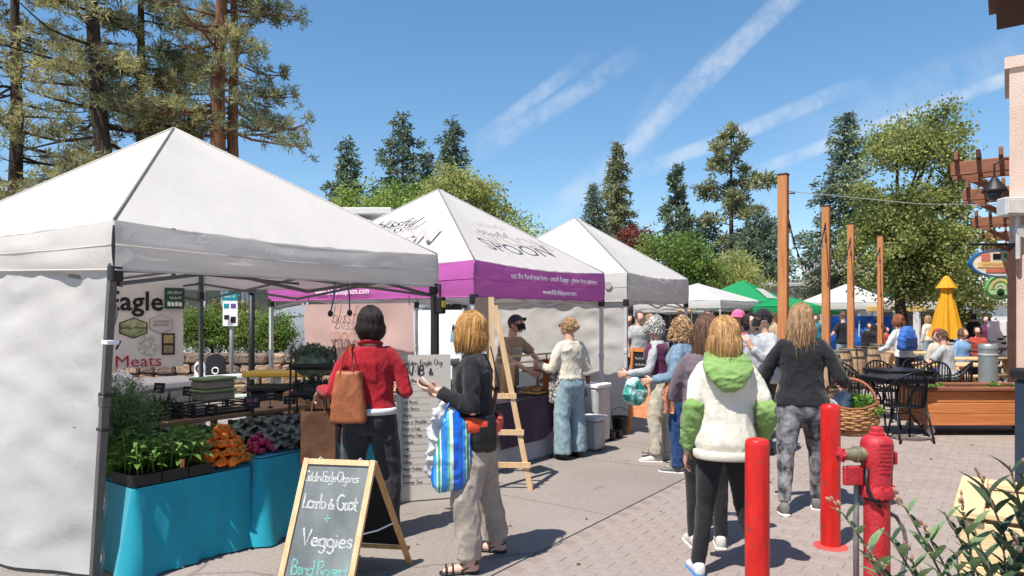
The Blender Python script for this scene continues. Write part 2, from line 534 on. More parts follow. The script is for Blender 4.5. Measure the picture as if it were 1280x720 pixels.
# voxel union in a scratch scene: overlapping closed shapes become one continuous skin
def union(mb,voxel,smooth=2,post=None):
 me=mb.mesh('tmp')
 ob=bpy.data.objects.new('tmp',me)
 TMP.collection.objects.link(ob)
 md=ob.modifiers.new('r','REMESH');md.mode= 'VOXEL';md.voxel_size=voxel;md.adaptivity=0.0
 if smooth:
  ms=ob.modifiers.new('s','SMOOTH');ms.factor=0.5;ms.iterations=smooth
 pass
 TMP.view_layers[0].update();dg=tmp_dg()
 ev=ob.evaluated_get(dg)
 out=bpy.data.meshes.new_from_object(ev,depsgraph=dg)
 bpy.data.objects.remove(ob);bpy.data.meshes.remove(me)
 if post: post(out)
 out.polygons.foreach_set('use_smooth',[True]*len(out.polygons))
 return out
def folds(amp,fx=14.0,fz=14.0,seed=0.0,ridge=True):
 """cloth creases pushed along the normals"""
 def go(me):
  n=len(me.vertices)
  co=np.empty(n*3);me.vertices.foreach_get('co',co);co=co.reshape(-1,3)
  nr=np.empty(n*3);me.vertices.foreach_get('normal',nr);nr=nr.reshape(-1,3)
  d=np.empty(n)
  for i in range(n):
   x,y,z=co[i]
   a=noise.noise((x*fx+seed,y*fx,z*fz+0.35 *x*fx))
   b=noise.noise((x*fx*2.3,y*fx*2.3 +seed,z*fz*2.1 - 0.8 *x*fx))
   c=max(0.0,1 - abs(b)*3.2)
   d[i]=((max(0.0,1 - abs(a)*2.4) ** 2 - .25)+0.45 *c*c - .1 if ridge else a+.45 *b)
  co=co+nr*(d*amp)[:,None]
  me.vertices.foreach_set('co',co.ravel());me.update()
 return go
# ================================================================ the ground
def ground_mat(name,col,tint,joints=None):
 m,nt,out=_new(name)
 nd,lk=nt.nodes,nt.links
 t=nd.new('ShaderNodeTexCoord')
 big=nd.new('ShaderNodeTexNoise');big.inputs['Scale'].default_value=0.55;big.inputs['Detail'].default_value=6
 fin=nd.new('ShaderNodeTexNoise');fin.inputs['Scale'].default_value=38;fin.inputs['Detail'].default_value=6
 grit=nd.new('ShaderNodeTexVoronoi');grit.inputs['Scale'].default_value=120
 spot=nd.new('ShaderNodeTexNoise');spot.inputs['Scale'].default_value=3.3;spot.inputs['Detail'].default_value=3
 for n in (big,fin,grit,spot): lk.new(t.outputs['Object'],n.inputs['Vector'])
 r1=nd.new('ShaderNodeValToRGB')
 r1.color_ramp.elements[0].position=0.35;r1.color_ramp.elements[0].color=(*[c*.9 for c in col],1)
 r1.color_ramp.elements[1].position=0.68;r1.color_ramp.elements[1].color=(*tint,1)
 lk.new(big.outputs['Fac'],r1.inputs[0])
 r2=nd.new('ShaderNodeValToRGB')
 r2.color_ramp.elements[0].position=0.33;r2.color_ramp.elements[0].color=(.84,.84,.84,1)
 r2.color_ramp.elements[1].position=0.62;r2.color_ramp.elements[1].color=(1.06,1.06,1.06,1)
 lk.new(fin.outputs['Fac'],r2.inputs[0])
 mx=nd.new('ShaderNodeMix');mx.data_type= 'RGBA';mx.blend_type= 'MULTIPLY';mx.inputs[0].default_value=1
 lk.new(r1.outputs[0],mx.inputs[6]);lk.new(r2.outputs[0],mx.inputs[7])
 r3=nd.new('ShaderNodeValToRGB') # gum spots and drips
 r3.color_ramp.elements[0].position=0.27;r3.color_ramp.elements[0].color=(.72,.7,.68,1)
 r3.color_ramp.elements[1].position=0.36;r3.color_ramp.elements[1].color=(1,1,1,1)
 lk.new(spot.outputs['Fac'],r3.inputs[0])
 mx2=nd.new('ShaderNodeMix');mx2.data_type= 'RGBA';mx2.blend_type= 'MULTIPLY';mx2.inputs[0].default_value=1
 lk.new(mx.outputs[2],mx2.inputs[6]);lk.new(r3.outputs[0],mx2.inputs[7])
 wp=nd.new('ShaderNodeTexNoise');wp.inputs['Scale'].default_value=1.3;wp.inputs['Detail'].default_value=5;lk.new(t.outputs['Object'],wp.inputs['Vector'])
 mxv=nd.new('ShaderNodeMix');mxv.data_type= 'VECTOR';mxv.inputs[0].default_value=.35;lk.new(t.outputs['Object'],mxv.inputs[4]);lk.new(wp.outputs['Color'],mxv.inputs[5])
 ck=nd.new('ShaderNodeTexVoronoi');ck.feature= 'DISTANCE_TO_EDGE';ck.inputs['Scale'].default_value=.55;lk.new(mxv.outputs[1],ck.inputs['Vector'])
 r4=nd.new('ShaderNodeValToRGB');r4.color_ramp.elements[0].position=.0;r4.color_ramp.elements[0].color=(.62,.6,.58,1);r4.color_ramp.elements[1].position=.006;r4.color_ramp.elements[1].color=(1,1,1,1)
 lk.new(ck.outputs['Distance'],r4.inputs[0])
 mx3=nd.new('ShaderNodeMix');mx3.data_type= 'RGBA';mx3.blend_type= 'MULTIPLY';mx3.inputs[0].default_value=1
 lk.new(mx2.outputs[2],mx3.inputs[6]);lk.new(r4.outputs[0],mx3.inputs[7])
 p=nd.new('ShaderNodeBsdfPrincipled');p.inputs['Roughness'].default_value=0.85;p.inputs['Specular IOR Level'].default_value=0.25
 lk.new(mx3.outputs[2],p.inputs['Base Color'])
 b=nd.new('ShaderNodeBump');b.inputs['Strength'].default_value=0.35;b.inputs['Distance'].default_value=0.006
 lk.new(fin.outputs['Fac'],b.inputs['Height'])
 b2=nd.new('ShaderNodeBump');b2.inputs['Strength'].default_value=0.25;b2.inputs['Distance'].default_value=0.004
 lk.new(grit.outputs['Distance'],b2.inputs['Height']);lk.new(b.outputs[0],b2.inputs['Normal'])
 lk.new(b2.outputs[0],p.inputs['Normal'])
 lk.new(p.outputs[0],out.inputs[0])
 return m
M_ground=ground_mat('worn_concrete',S(137,128,121),S(150,140,133))
M_plaza=ground_mat('plaza_concrete',S(147,137,130),S(156,146,139))
g=MB().add([(-900,-300,-.03),(900,-300,-.03),(900,1500,-.03),(-900,1500,-.03)],[(0,1,2,3)]).build('ground',mat('far_ground',S(150,145,128),var=.2,nscale=.3,rough=.9))
tag(g,kind='structure')

def strip(t0,t1,s0,s1,z,thick=0.02):
 """a slab in row coordinates"""
 a,b,c,d=ROW(t0,s0),ROW(t0,s1),ROW(t1,s1),ROW(t1,s0)
 lo=[V((p.x,p.y,z - thick)) for p in (a,b,c,d)];hi=[V((p.x,p.y,z)) for p in (a,b,c,d)]
 return lo+hi,[(0,1,2,3),(4,7,6,5),(0,4,5,1),(1,5,6,2),(2,6,7,3),(3,7,4,0)]
EDGE=-1.76 # where the pavers begin, towards the street
# the street on the stall side, laid in large slabs with open joints
street=tag(thing('street',None,None),kind='structure')
del_z=0.0
sl=0
for i in range(-4,9):
 for j in range(0,5):
  t0,t1=i*3.05,(i+1)*3.05 - .012
  s0,s1=EDGE+.006 +j*2.2,EDGE+(j+1)*2.2 - .006
  mb=MB();v,f=strip(t0,t1,s0,s1,0.0);mb.add(v,f)
  mb.build('slab',M_ground,street)
tag(MB().add(*strip(24,70,-1.76,22,-0.004)).build('road',M_ground),kind='structure')
tag(MB().add(*strip(-15,70,9.25,40,-0.006)).build('car_park',mat('asphalt',S(112,110,108),var=.12,nscale=1.5,rough=.9)),kind='structure')

# the pavers
pav=tag(thing('pavement',None,None),kind='structure')
M_paver=mat('paver',S(146,133,126),var=.08,nscale=14,rough=.9,bump=.5,bscale=90,col2=S(156,143,136),island=.07)
MB().add(*strip(-4,34,-5.3,EDGE - .004,-0.0028)).build('bedding',mat('paver_joint',S(132,120,113),rough=.95),pav)
PW,PL=.205,.108
bm=bmesh.new();bmesh.ops.create_cube(bm,size=1.0)
for v in bm.verts: v.co=V((v.co.x*(PW - .003),v.co.y*(PL - .003),v.co.z*.02 - .0095))
bmesh.ops.bevel(bm,geom=[e for e in bm.edges if all(v.co.z > -.005 for v in e.verts)],offset=.002,segments=1,affect='EDGES')
pm=bpy.data.meshes.new('paver');bm.to_mesh(pm);bm.free();pm.materials.append(M_paver)
spots=[]
for i in range(16):
 for j in range(-18,200):
  s_=EDGE - .11 - i*PW - (PW/2 if j % 2 else 0);t_=j*PL
  p=ROW(t_,s_)
  if p.y < 3.2: continue
  spots.append((p.y,p.x,p,i,j))
spots=[q for q in spots if q[1]/q[0]< .8 and q[1]/q[0]> -.4]
spots.sort(key=lambda q: q[0] if q[1]/q[0]< .33 else q[0]+2)
rot_m=Matrix.Rotation(ROT,4,'Z')
for q in spots[:290]:
 o=bpy.data.objects.new('paver',pm);COL.objects.link(o);o.parent=pav
 o.location=q[2]+V((0,0,random.uniform(-.0012,.0012)));o.rotation_euler=(random.gauss(0,.004),random.gauss(0,.004),ROT+random.gauss(0,.006))
mb=MB();src=MB();src.v=[tuple(v.co) for v in pm.vertices];src.f=[tuple(p.vertices) for p in pm.polygons];src.mi=[0]*len(src.f)
for q in spots[290:]:
 mb.join(src,Matrix.Translation(q[2]+V((0,0,random.uniform(-.0012,.0012)))) @ rot_m)
tag(mb.build('far_pavers',M_paver,pav),kind='stuff')
# the plaza on the right in big pale panels
plaza=tag(thing('plaza',None,None),kind='structure')
for i in range(-3,8):
 for j in range(0,5):
  mb=MB();mb.add(*strip(i*3.6,(i+1)*3.6 - .012,-5.22 - (j+1)*3.2 +.012,-5.22 - j*3.2,0.0))
  mb.build('slab',M_plaza,plaza)
tag(MB().add(*strip(28.9,80,-24,-5.22,-0.005)).build('far_plaza',M_plaza),kind='structure')
MB().add(*strip(-11,28,-22,-5.2,-0.014)).build('joint_bed',mat('dirty_joint',S(120,112,104),rough=.95),plaza)

# ================================================================ leaves and trees
def quads(name,q):
 """(n, 4, 3) corner array -> mesh of separate little blades"""
 n=len(q)
 me=bpy.data.meshes.new(name)
 me.vertices.add(4 *n);me.vertices.foreach_set('co',q.reshape(-1).astype(np.float32))
 me.loops.add(4 *n);me.loops.foreach_set('vertex_index',np.arange(4 *n,dtype=np.int32))
 me.polygons.add(n);me.polygons.foreach_set('loop_start',np.arange(0,4 *n,4,dtype=np.int32))
 me.update(calc_edges=True)
 return me
def unit(a): return a/np.maximum(np.linalg.norm(a,axis=1,keepdims=True),1e-9)
def blades(c,d,L,W,droop=0.0,r=None):
 """leaf-shaped blades starting at c, running along d"""
 r=r or rng
 n=len(c)
 d=unit(d)
 L=np.broadcast_to(np.asarray(L,float),(n,))[:,None];W=np.broadcast_to(np.asarray(W,float),(n,))[:,None]
 side=unit(np.cross(d,r.normal(size=(n,3))))
 tip=c+d*L;tip[:,2] -= droop*L[:,0]
 m=c+d*L*.45
 return np.stack([c,m+side*W,tip,m - side*W],axis=1)
def rand_dir(n,up=0.0):
 d=rng.normal(size=(n,3));d[:,2] += up
 return unit(d)
M_bark_red=mat('ponderosa_bark',S(122,82,58),var=.5,nscale=3,stretch=(3,3,.8),rough=.95,bump=.9,bscale=9,bdist=.01,col2=S(158,108,78))
M_bark=mat('dark_bark',S(74,60,50),var=.35,nscale=4,stretch=(3,3,.8),rough=.95,bump=.8,bscale=12,bdist=.01)
M_needle=mat('pine_needles',S(134,134,86),var=.4,nscale=.6,rough=.6,bump=0,island=.35,island_hue=.02,transl=.35,col2=S(196,186,130))
M_needle_d=mat('dark_needles',S(92,104,76),var=.4,nscale=.5,rough=.6,bump=0,island=.35,island_hue=.02,transl=.32,col2=S(164,164,116))
M_fir=mat('fir_needles',S(78,98,80),var=.35,nscale=.5,rough=.65,bump=0,island=.35,island_hue=.02,transl=.25,col2=S(132,146,116))
M_leaf=mat('green_leaves',S(98,128,54),var=.3,nscale=.7,rough=.5,bump=0,island=.3,island_hue=.02,transl=.5,col2=S(140,164,82))
M_leaf_l=mat('spring_leaves',S(132,156,72),var=.3,nscale=.7,rough=.5,bump=0,island=.3,island_hue=.02,transl=.5,col2=S(168,184,100))
M_leaf_y=mat('willow_leaves',S(164,168,92),var=.2,nscale=.6,rough=.5,bump=0,island=.25,island_hue=.015,transl=.5,col2=S(188,190,120))
M_leaf_d=mat('olive_leaves',S(126,140,74),var=.35,nscale=.5,rough=.5,bump=0,island=.35,island_hue=.025,transl=.5,col2=S(182,186,112))
M_leaf_r=mat('maroon_leaves',S(108,48,44),var=.3,nscale=.8,rough=.5,bump=0,island=.3,transl=.3,col2=S(140,72,58))
M_blossom=mat('pale_blossom',S(190,168,152),var=.2,nscale=.8,rough=.6,bump=0,island=.25,transl=.3,col2=S(168,150,122))

def tree_root(name,label,base,cat='tree',group=None):
 return thing(name,label,cat,base,random.uniform(0,6),group)
def limb(mb,a,b,r0,r1,sag=0.0,n=6,k=5):
 a,b=V(a),V(b)
 pts=[]
 for i in range(k+1):
  t=i/k
  p=a.lerp(b,t);p.z += -sag*math.sin(math.pi*t)*(b - a).length
  p += V((noise.noise(p*1.3),noise.noise(p*1.3 +V((5,2,1))),0))*.06 *(b - a).length*math.sin(math.pi*t)
  pts.append(p)
 mb.tube(pts,[r0+(r1 - r0)*i/k for i in range(k+1)],n)

def pine(label,base,H,z0,r_trunk,spread,nb,m_leaf,m_bark,lean=(0,0),L=.30,tufts=26,seed=1,bl=20,name='ponderosa_pine',shape=None,wdt=.07,dead=0.15):
 """long needled pine: open whorls of limbs that carry tufts of needles"""
 random.seed(seed);r=np.random.default_rng(seed)
 root=thing(name,label,'tree',base)
 tr=MB()
 pts=[V((lean[0]*(i/9)+.12 *noise.noise(V((i*.6,seed,0))),lean[1]*(i/9)+.12 *noise.noise(V((seed,i*.6,3))),H*i/9)) for i in range(10)]
 pts[0]=V((0,0,-.3))
 tr.tube(pts,[r_trunk*(1.15 if i == 0 else 1 - .85 *(i/9) ** 1.3) for i in range(10)],10)
 def tpos(z): 
  k=max(0,min(8.999,z/H*9));i=int(k);return pts[i].lerp(pts[i+1],k - i)
 cs,ds=[],[]
 for b in range(nb):
  q=(b+random.random())/nb
  z=z0+(H - z0)*q
  az=random.uniform(0,2 *math.pi)
  prof=shape(q) if shape else (1 - q) ** .55 *(.75 +.25 *math.sin(3 *q+1))
  ln=spread*max(.12,prof)*random.uniform(.6,1.12)
  a=tpos(z)
  rise=random.uniform(-.22,.22)+.35 *(q - .3)
  e=a+V((math.cos(az)*ln,math.sin(az)*ln,rise*ln))
  limb(tr,a,e,r_trunk*.22 *(1 - .6 *q),.015,sag=random.uniform(-.05,.12),n=5)
  if random.random()< dead*(1 - q): continue
  nt_=max(5,int(tufts*ln/spread))
  for k in range(nt_):
   f=random.uniform(.32,1.03)
   p=a.lerp(e,f)
   sw=(1.12 - f)*.55 *ln+.12
   off=V((-math.sin(az),math.cos(az),0))*random.uniform(-1,1)*sw
   p=p+off+V((0,0,random.gauss(0.05,.17)))
   if random.random()< .3: limb(tr,a.lerp(e,max(.1,f - .25)),p,.018,.008,n=4,k=2)
   cs.append(tuple(p));ds.append((math.cos(az)*.5,math.sin(az)*.5,.55))
 cs=np.array(cs);ds=np.array(ds)
 n=len(cs)
 c=np.repeat(cs,bl,0)+r.normal(size=(n*bl,3))*.05 *(L/.3)
 d=np.repeat(ds,bl,0)*.7 +r.normal(size=(n*bl,3))*.8
 q=blades(c,d,r.uniform(.7,1.25,n*bl)*L,r.uniform(.7,1.3,n*bl)*L*wdt,r=r)
 put('trunk',tr.mesh('trunk',True),m_bark,root)
 put('crown',quads('crown',q),m_leaf,root)
 return root

def fir(label,base,H,z0,width,m_leaf,seed=1,nb=90,L=.5,name='fir_tree',power=.8,per=34,wd=.17,droop=.2,ragged=.25):
 """short needled conifer: a spire of drooping sprays"""
 random.seed(seed);r=np.random.default_rng(seed)
 root=thing(name,label,'tree',base)
 tr=MB();tr.tube([V((0,0,-.3)),V((0.05,0,H*.5)),V((0,0.05,H*.99))],[H*.016,H*.011,.02],8)
 cs,ds=[],[]
 for b in range(nb):
  q=((b+random.random())/nb)
  z=z0+(H - z0)*q
  az=b*2.399 +random.uniform(-.4,.4)
  ln=width*1.35 *((1 - q) ** power*.96 +.04)*random.uniform(1 - ragged,1 +ragged*.6)
  a=V((0,0,z));e=V((math.cos(az)*ln,math.sin(az)*ln,z - droop*ln+.10 *ln))
  limb(tr,a,e,.03 +.02 *(1 - q),.012,sag=.06,n=4,k=3)
  for k in range(max(4,int(per*(ln/width)))):
   f=random.uniform(.12,1.02)
   p=a.lerp(e,f)
   p += V((-math.sin(az),math.cos(az),0))*random.uniform(-1,1)*(.10 +.30 *ln*(1.05 - f*.7))+V((0,0,random.gauss(0,.08)))
   cs.append(tuple(p));ds.append((math.cos(az),math.sin(az),-droop))
 cs=np.array(cs);ds=np.array(ds);n=len(cs);bl=7
 c=np.repeat(cs,bl,0)+r.normal(size=(n*bl,3))*.13
 d=np.repeat(ds,bl,0)+r.normal(size=(n*bl,3))*.7
 q=blades(c,d,r.uniform(.5,1.1,n*bl)*L*.62,r.uniform(.6,1.2,n*bl)*L*.62 *wd,r=r)
 put('trunk',tr.mesh('trunk',True),M_bark,root)
 put('crown',quads('crown',q),m_leaf,root)
 return root

def leafy(label,base,H,lobes,m_leaf,leaf=.22,n_clump=130,per=42,r_trunk=.18,seed=1,name='leafy_tree',cat='tree',clump=.55,m_bark=None,hang=0.0,stem_z=None,gap=.0):
 """broad leaved tree: lobes are (x, y, z, rx, ry, rz) ellipsoids filled with clumps of leaves"""
 random.seed(seed);r=np.random.default_rng(seed)
 root=thing(name,label,cat,base)
 vol=np.array([l[3]*l[4]*l[5] for l in lobes]);vol=vol/vol.sum()
 cl=[]
 for i in range(n_clump*3):
  if len(cl) >= n_clump: break
  l=lobes[r.choice(len(lobes),p=vol)]
  d=r.normal(size=3);d /= np.linalg.norm(d)
  rad=r.uniform(.12,1) ** .45 *(1 +.22 *noise.noise(V((d[0]*2.2 +seed,d[1]*2.2,d[2]*2.2))))
  p=np.array([l[0]+d[0]*l[3]*rad,l[1]+d[1]*l[4]*rad,l[2]+d[2]*l[5]*rad])
  if gap and noise.noise(V(p)*.55 +V((seed,0,0)))< -gap: continue
  cl.append(p)
 cl=np.array(cl);n=len(cl)
 tr=MB()
 zt=stem_z if stem_z else min(l[2]- l[5]*.6 for l in lobes)
 top=V((lobes[0][0],lobes[0][1],lobes[0][2]+lobes[0][5]*.5))
 pts=[V((0,0,-.2)),V((.05,.02,zt*.6)),V((lobes[0][0]*.4,lobes[0][1]*.4,zt)),V((top.x*.8,top.y*.8,(zt+top.z)/2)),top]
 tr.tube(pts,[r_trunk*1.2,r_trunk,r_trunk*.85,r_trunk*.5,.02],8)
 for i in range(min(n,34)):
  p=V(cl[i]);k=random.random()
  a=pts[2].lerp(pts[3],k) if p.z > zt else pts[1].lerp(pts[2],.9)
  limb(tr,a,p,r_trunk*.32,.012,sag=-.05,n=5,k=4)
 per=int(per*2.2);leaf=leaf*.66
 sz=r.uniform(.5,1.25,n)
 c=np.repeat(cl,per,0)+r.normal(size=(n*per,3))*np.repeat(sz,per)[:,None]*clump*.8 *np.array([1,1,.7])
 d=r.normal(size=(n*per,3));d[:,2] -= hang
 q=blades(c,d,r.uniform(.6,1.3,n*per)*leaf,r.uniform(.6,1.3,n*per)*leaf*.38,r=r)
 put('trunk',tr.mesh('trunk',True),m_bark or M_bark,root)
 put('crown',quads('crown',q),m_leaf,root)
 return root

# the big pines over the first stall
pine('tall pine with dark leaning trunk above the left slope of the nearest canopy',GY(150,23),20,5.2,.34,4.6,74,M_needle,M_bark,lean=(-1.6,0),seed=11,tufts=36,L=.27)
pine('slim dark trunked pine between the two big pines behind the canopy peak',GY(176,26),19,7.0,.24,3.2,52,M_needle_d,M_bark,seed=12,tufts=32,L=.32)
pine('big pine with reddish trunk just right of the nearest canopy peak',GY(266,24),21,8.0,.33,3.6,46,M_needle_d,M_bark_red,lean=(.5,0),seed=23,tufts=34,L=.27,dead=.3)
pine('reddish trunked pine whose limbs droop right beyond the canopy peak',GY(292,25),18,5.6,.27,3.3,50,M_needle,M_bark_red,seed=14,tufts=36,L=.27,dead=.2)
pine('pine at the left edge of the picture with branches down to the canopy',GY(20,25),19,4.6,.30,4.4,64,M_needle,M_bark,seed=19,tufts=33,L=.27)
# conifers across the background
GF= 'conifers on the skyline'
fir('dark ragged conifer nearest to the tall pines on the left skyline',GY(433,45),13.2,1.5,2.1,M_fir,seed=21,nb=80,power=.7,ragged=.5,L=.6)
fir('tallest of the dark conifers left of the second canopy peak',GY(503,48),15.8,2,2.4,M_fir,seed=22,nb=90,power=.65,ragged=.5,L=.6)
fir('dark conifer rising straight above the second canopy peak',GY(565,48),15.2,2,2.2,M_fir,seed=23,nb=90,power=.6,ragged=.5,L=.6)
fir('short dark conifer between the two tall ones above the second canopy',GY(534,50),13.6,2,2.0,M_fir,seed=24,nb=70,power=.7,ragged=.4,L=.6)
fir('smooth cone shaped spruce just right of the third canopy peak',GY(742,52),11.6,1,2.0,M_fir,seed=25,nb=110,power=.95,ragged=.12,L=.5,per=34)
fir('tall narrow spire of a conifer behind the third canopy',GY(771,55),15.6,1,1.75,M_needle_d,seed=26,nb=120,power=.6,ragged=.35,L=.55,droop=.5)
pine('round topped pine left of the tall open pine on the skyline',GY(845,55),13.2,4,.22,2.9,46,M_fir,M_bark,seed=27,tufts=24,L=.55,bl=10,name='skyline_pine',wdt=.13)
pine('tall open pine with bare lower trunk in the middle of the skyline',GY(914,55),16.6,7.0,.26,3.2,44,M_needle_d,M_bark,seed=28,tufts=24,L=.55,bl=10,name='skyline_pine',wdt=.13,shape=lambda q: math.sin(math.pi*(.25 +.72 *q)))
fir('wide dark evergreen behind the green canopy',GY(950,50),9.2,.5,3.2,M_fir,seed=29,nb=90,power=.55,ragged=.35,L=.6)
fir('dark evergreen at the foot of the tall open pine',GY(882,56),9.8,.5,2.2,M_fir,seed=30,nb=60,power=.6,ragged=.35,L=.6)
fir('dark conifer standing left of the big leafy tree on the right',GY(1056,40),13.4,2.5,2.1,M_fir,seed=31,nb=80,power=.6,ragged=.5,L=.55)
# broad leaved trees
leafy('bright green tree at the foot of the leftmost dark conifer',GY(447,40),8,[(0,0,7.5,1.8,1.5,1.8),(1.5,0,6.4,1.5,1.5,1.6),(-.6,0,5.6,1.6,1.5,1.4)],M_leaf_l,leaf=.3,n_clump=90,seed=41)
leafy('bright green tree filling the gap left of the second canopy peak',GY(515,42),8,[(-.6,0,8.0,2.0,1.5,1.8),(1.8,0,8.2,1.6,1.5,1.5),(.3,0,6.2,2.2,1.5,1.6)],M_leaf,leaf=.3,n_clump=120,seed=42)
leafy('pale yellow green tree behind the peak of the second canopy',GY(572,38),9,[(0,0,8.0,2.2,1.8,1.8),(1.7,0,6.4,1.8,1.6,1.8),(-1.4,0,7.2,1.4,1.4,1.4)],M_leaf_y,leaf=.26,n_clump=150,seed=43)
leafy('light green tree right of the second canopy peak',GY(640,40),6,[(0,0,5.8,1.6,1.5,1.9),(1.0,0,4.6,1.2,1.2,1.2)],M_leaf_l,leaf=.26,n_clump=60,seed=44)
leafy('maroon leaved tree peeping over the third canopy',GY(798,48),6,[(0,0,6.2,1.3,1.2,1.5)],M_leaf_r,leaf=.28,n_clump=40,seed=45)
leafy('bright green tree rising behind the right slope of the third canopy',GY(842,42),7,[(0,0,5.2,2.2,1.8,1.9),(1.2,0,3.6,2.2,1.6,1.6)],M_leaf,leaf=.28,n_clump=110,seed=46)
leafy('rounded yellow green willow behind the far white canopies',GY(908,44),6,[(0,0,3.9,2.5,2.0,1.9)],M_leaf_y,leaf=.26,n_clump=90,seed=47,hang=.6)
leafy('tall olive green shade tree beside the building on the right',GY(1128,24),9.5,
 [(-.2,0,6.4,1.35,1.4,2.2),(1.35,.3,6.8,1.05,1.2,2.3),(-.7,0,4.2,1.2,1.2,1.5),(1.4,0,3.8,1.3,1.3,1.7),(.4,0,2.9,1.4,1.3,.9)],
 M_leaf_d,leaf=.18,n_clump=460,per=42,r_trunk=.2,seed=48,clump=.36,gap=.24,stem_z=2.0)
leafy('small leafy tree in shade under the big shade tree',GY(1200,30),4,[(0,0,2.7,1.5,1.2,1.5)],M_leaf_d,leaf=.2,n_clump=70,seed=49,r_trunk=.08,clump=.35)
leafy('tree in pale pink blossom behind the far white canopies',GY(1033,46),5,[(0,0,3.3,1.7,1.5,1.7)],M_blossom,leaf=.2,n_clump=80,per=30,seed=50)
leafy('tree in cream blossom between the wooden posts',GY(1085,42),5,[(0,0,3.6,2.2,1.5,1.6)],M_blossom,leaf=.2,n_clump=80,per=30,seed=51)
leafy('broad bright green tree between the first and second canopy peaks',GY(478,36),7,[(0,0,6.0,2.2,1.6,1.9),(1.8,0,6.4,1.6,1.5,1.5)],M_leaf_l,leaf=.26,n_clump=90,seed=53)
leafy('yellow green tree low between the second and third canopy peaks',GY(668,36),5,[(0,0,4.4,1.7,1.4,1.5),(-1.6,0,4.9,1.5,1.4,1.6)],M_leaf_y,leaf=.24,n_clump=90,seed=54)
# a dark far tree line so that the market stops against greenery
for i,(px,d,hh,wd_,mm) in enumerate([(330,40,5.5,4,M_leaf_d),(700,60,4.5,5,M_leaf),(980,62,4.6,5,M_leaf_d),(1010,58,4.4,4,M_leaf),(1175,60,5.0,5,M_leaf_d),(230,42,6,4,M_leaf)]):
 leafy(['broad tree seen under the nearest canopy behind the white building','low tree hidden behind the second and third canopy','low olive tree behind the green canopy',
  'low green tree between the first two wooden posts','olive tree at the far end of the street','green tree behind the pines on the left'][i],
  GY(px,d),hh,[(0,0,hh*.62,wd_*.6,2,hh*.36),(wd_*.4,0,hh*.5,wd_*.5,2,hh*.3)],mm,leaf=.3,n_clump=70,per=34,seed=60 +i)
# ================================================================ canopies
def canvas(name,col,transl=.3,rough=.7):
 """tent cloth: lets some light through, faint creases"""
 m,nt,out=_new(name)
 nd,lk=nt.nodes,nt.links
 t=nd.new('ShaderNodeTexCoord')
 n1=nd.new('ShaderNodeTexNoise');n1.inputs['Scale'].default_value=1.6;n1.inputs['Detail'].default_value=6
 n2=nd.new('ShaderNodeTexNoise');n2.inputs['Scale'].default_value=7;n2.inputs['Detail'].default_value=4;n2.inputs['Distortion'].default_value=1.2
 for n in (n1,n2): lk.new(t.outputs['Object'],n.inputs['Vector'])
 r1=nd.new('ShaderNodeValToRGB')
 r1.color_ramp.elements[0].position=.3;r1.color_ramp.elements[0].color=(*[c*.955 for c in col],1)
 r1.color_ramp.elements[1].position=.6;r1.color_ramp.elements[1].color=(*col,1)
 lk.new(n1.outputs['Fac'],r1.inputs[0])
 b=nd.new('ShaderNodeBump');b.inputs['Strength'].default_value=.16;b.inputs['Distance'].default_value=.03
 lk.new(n2.outputs['Fac'],b.inputs['Height'])
 p=nd.new('ShaderNodeBsdfPrincipled');p.inputs['Roughness'].default_value=rough;p.inputs['Specular IOR Level'].default_value=.3
 lk.new(r1.outputs[0],p.inputs['Base Color']);lk.new(b.outputs[0],p.inputs['Normal'])
 tr=nd.new('ShaderNodeBsdfTranslucent');lk.new(r1.outputs[0],tr.inputs['Color']);lk.new(b.outputs[0],tr.inputs['Normal'])
 mx=nd.new('ShaderNodeMixShader');mx.inputs[0].default_value=transl
 lk.new(p.outputs[0],mx.inputs[1]);lk.new(tr.outputs[0],mx.inputs[2]);lk.new(mx.outputs[0],out.inputs[0])
 return m
M_canvas=canvas('white_canvas',S(228,222,216),transl=.4)
M_canvas2=canvas('white_canvas_clean',S(220,215,210),transl=.34)
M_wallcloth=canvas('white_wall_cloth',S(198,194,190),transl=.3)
M_magenta=canvas('magenta_canvas',S(208,108,188),transl=.32,rough=.5)
M_green_c=canvas('green_canvas',S(34,150,92),transl=.3)
M_blue_c=canvas('blue_tarp',S(40,104,190),transl=.3,rough=.4)
M_pinkcloth=canvas('pink_banner_cloth',S(214,182,176),transl=.35)
M_pole=mat('grey_painted_steel',S(92,90,88),rough=.45,metal=.3,bump=.1)
M_polew=mat('pale_painted_steel',S(198,198,198),rough=.4,metal=.2,bump=.1)
M_seam=mat('grey_webbing',S(120,116,112),rough=.9)
M_black=mat('black_plastic',S(34,33,34),rough=.5,var=.2)
M_white_p=mat('white_print',S(240,236,238),rough=.6,bump=0,var=.03)
M_grey_p=mat('faded_grey_print',S(168,158,154),rough=.8,bump=0,var=.15)
M_red_p=mat('crimson_print',S(176,28,52),rough=.6,bump=0,var=.05)
M_black_p=mat('black_print',S(26,24,24),rough=.6,bump=0,var=.05)

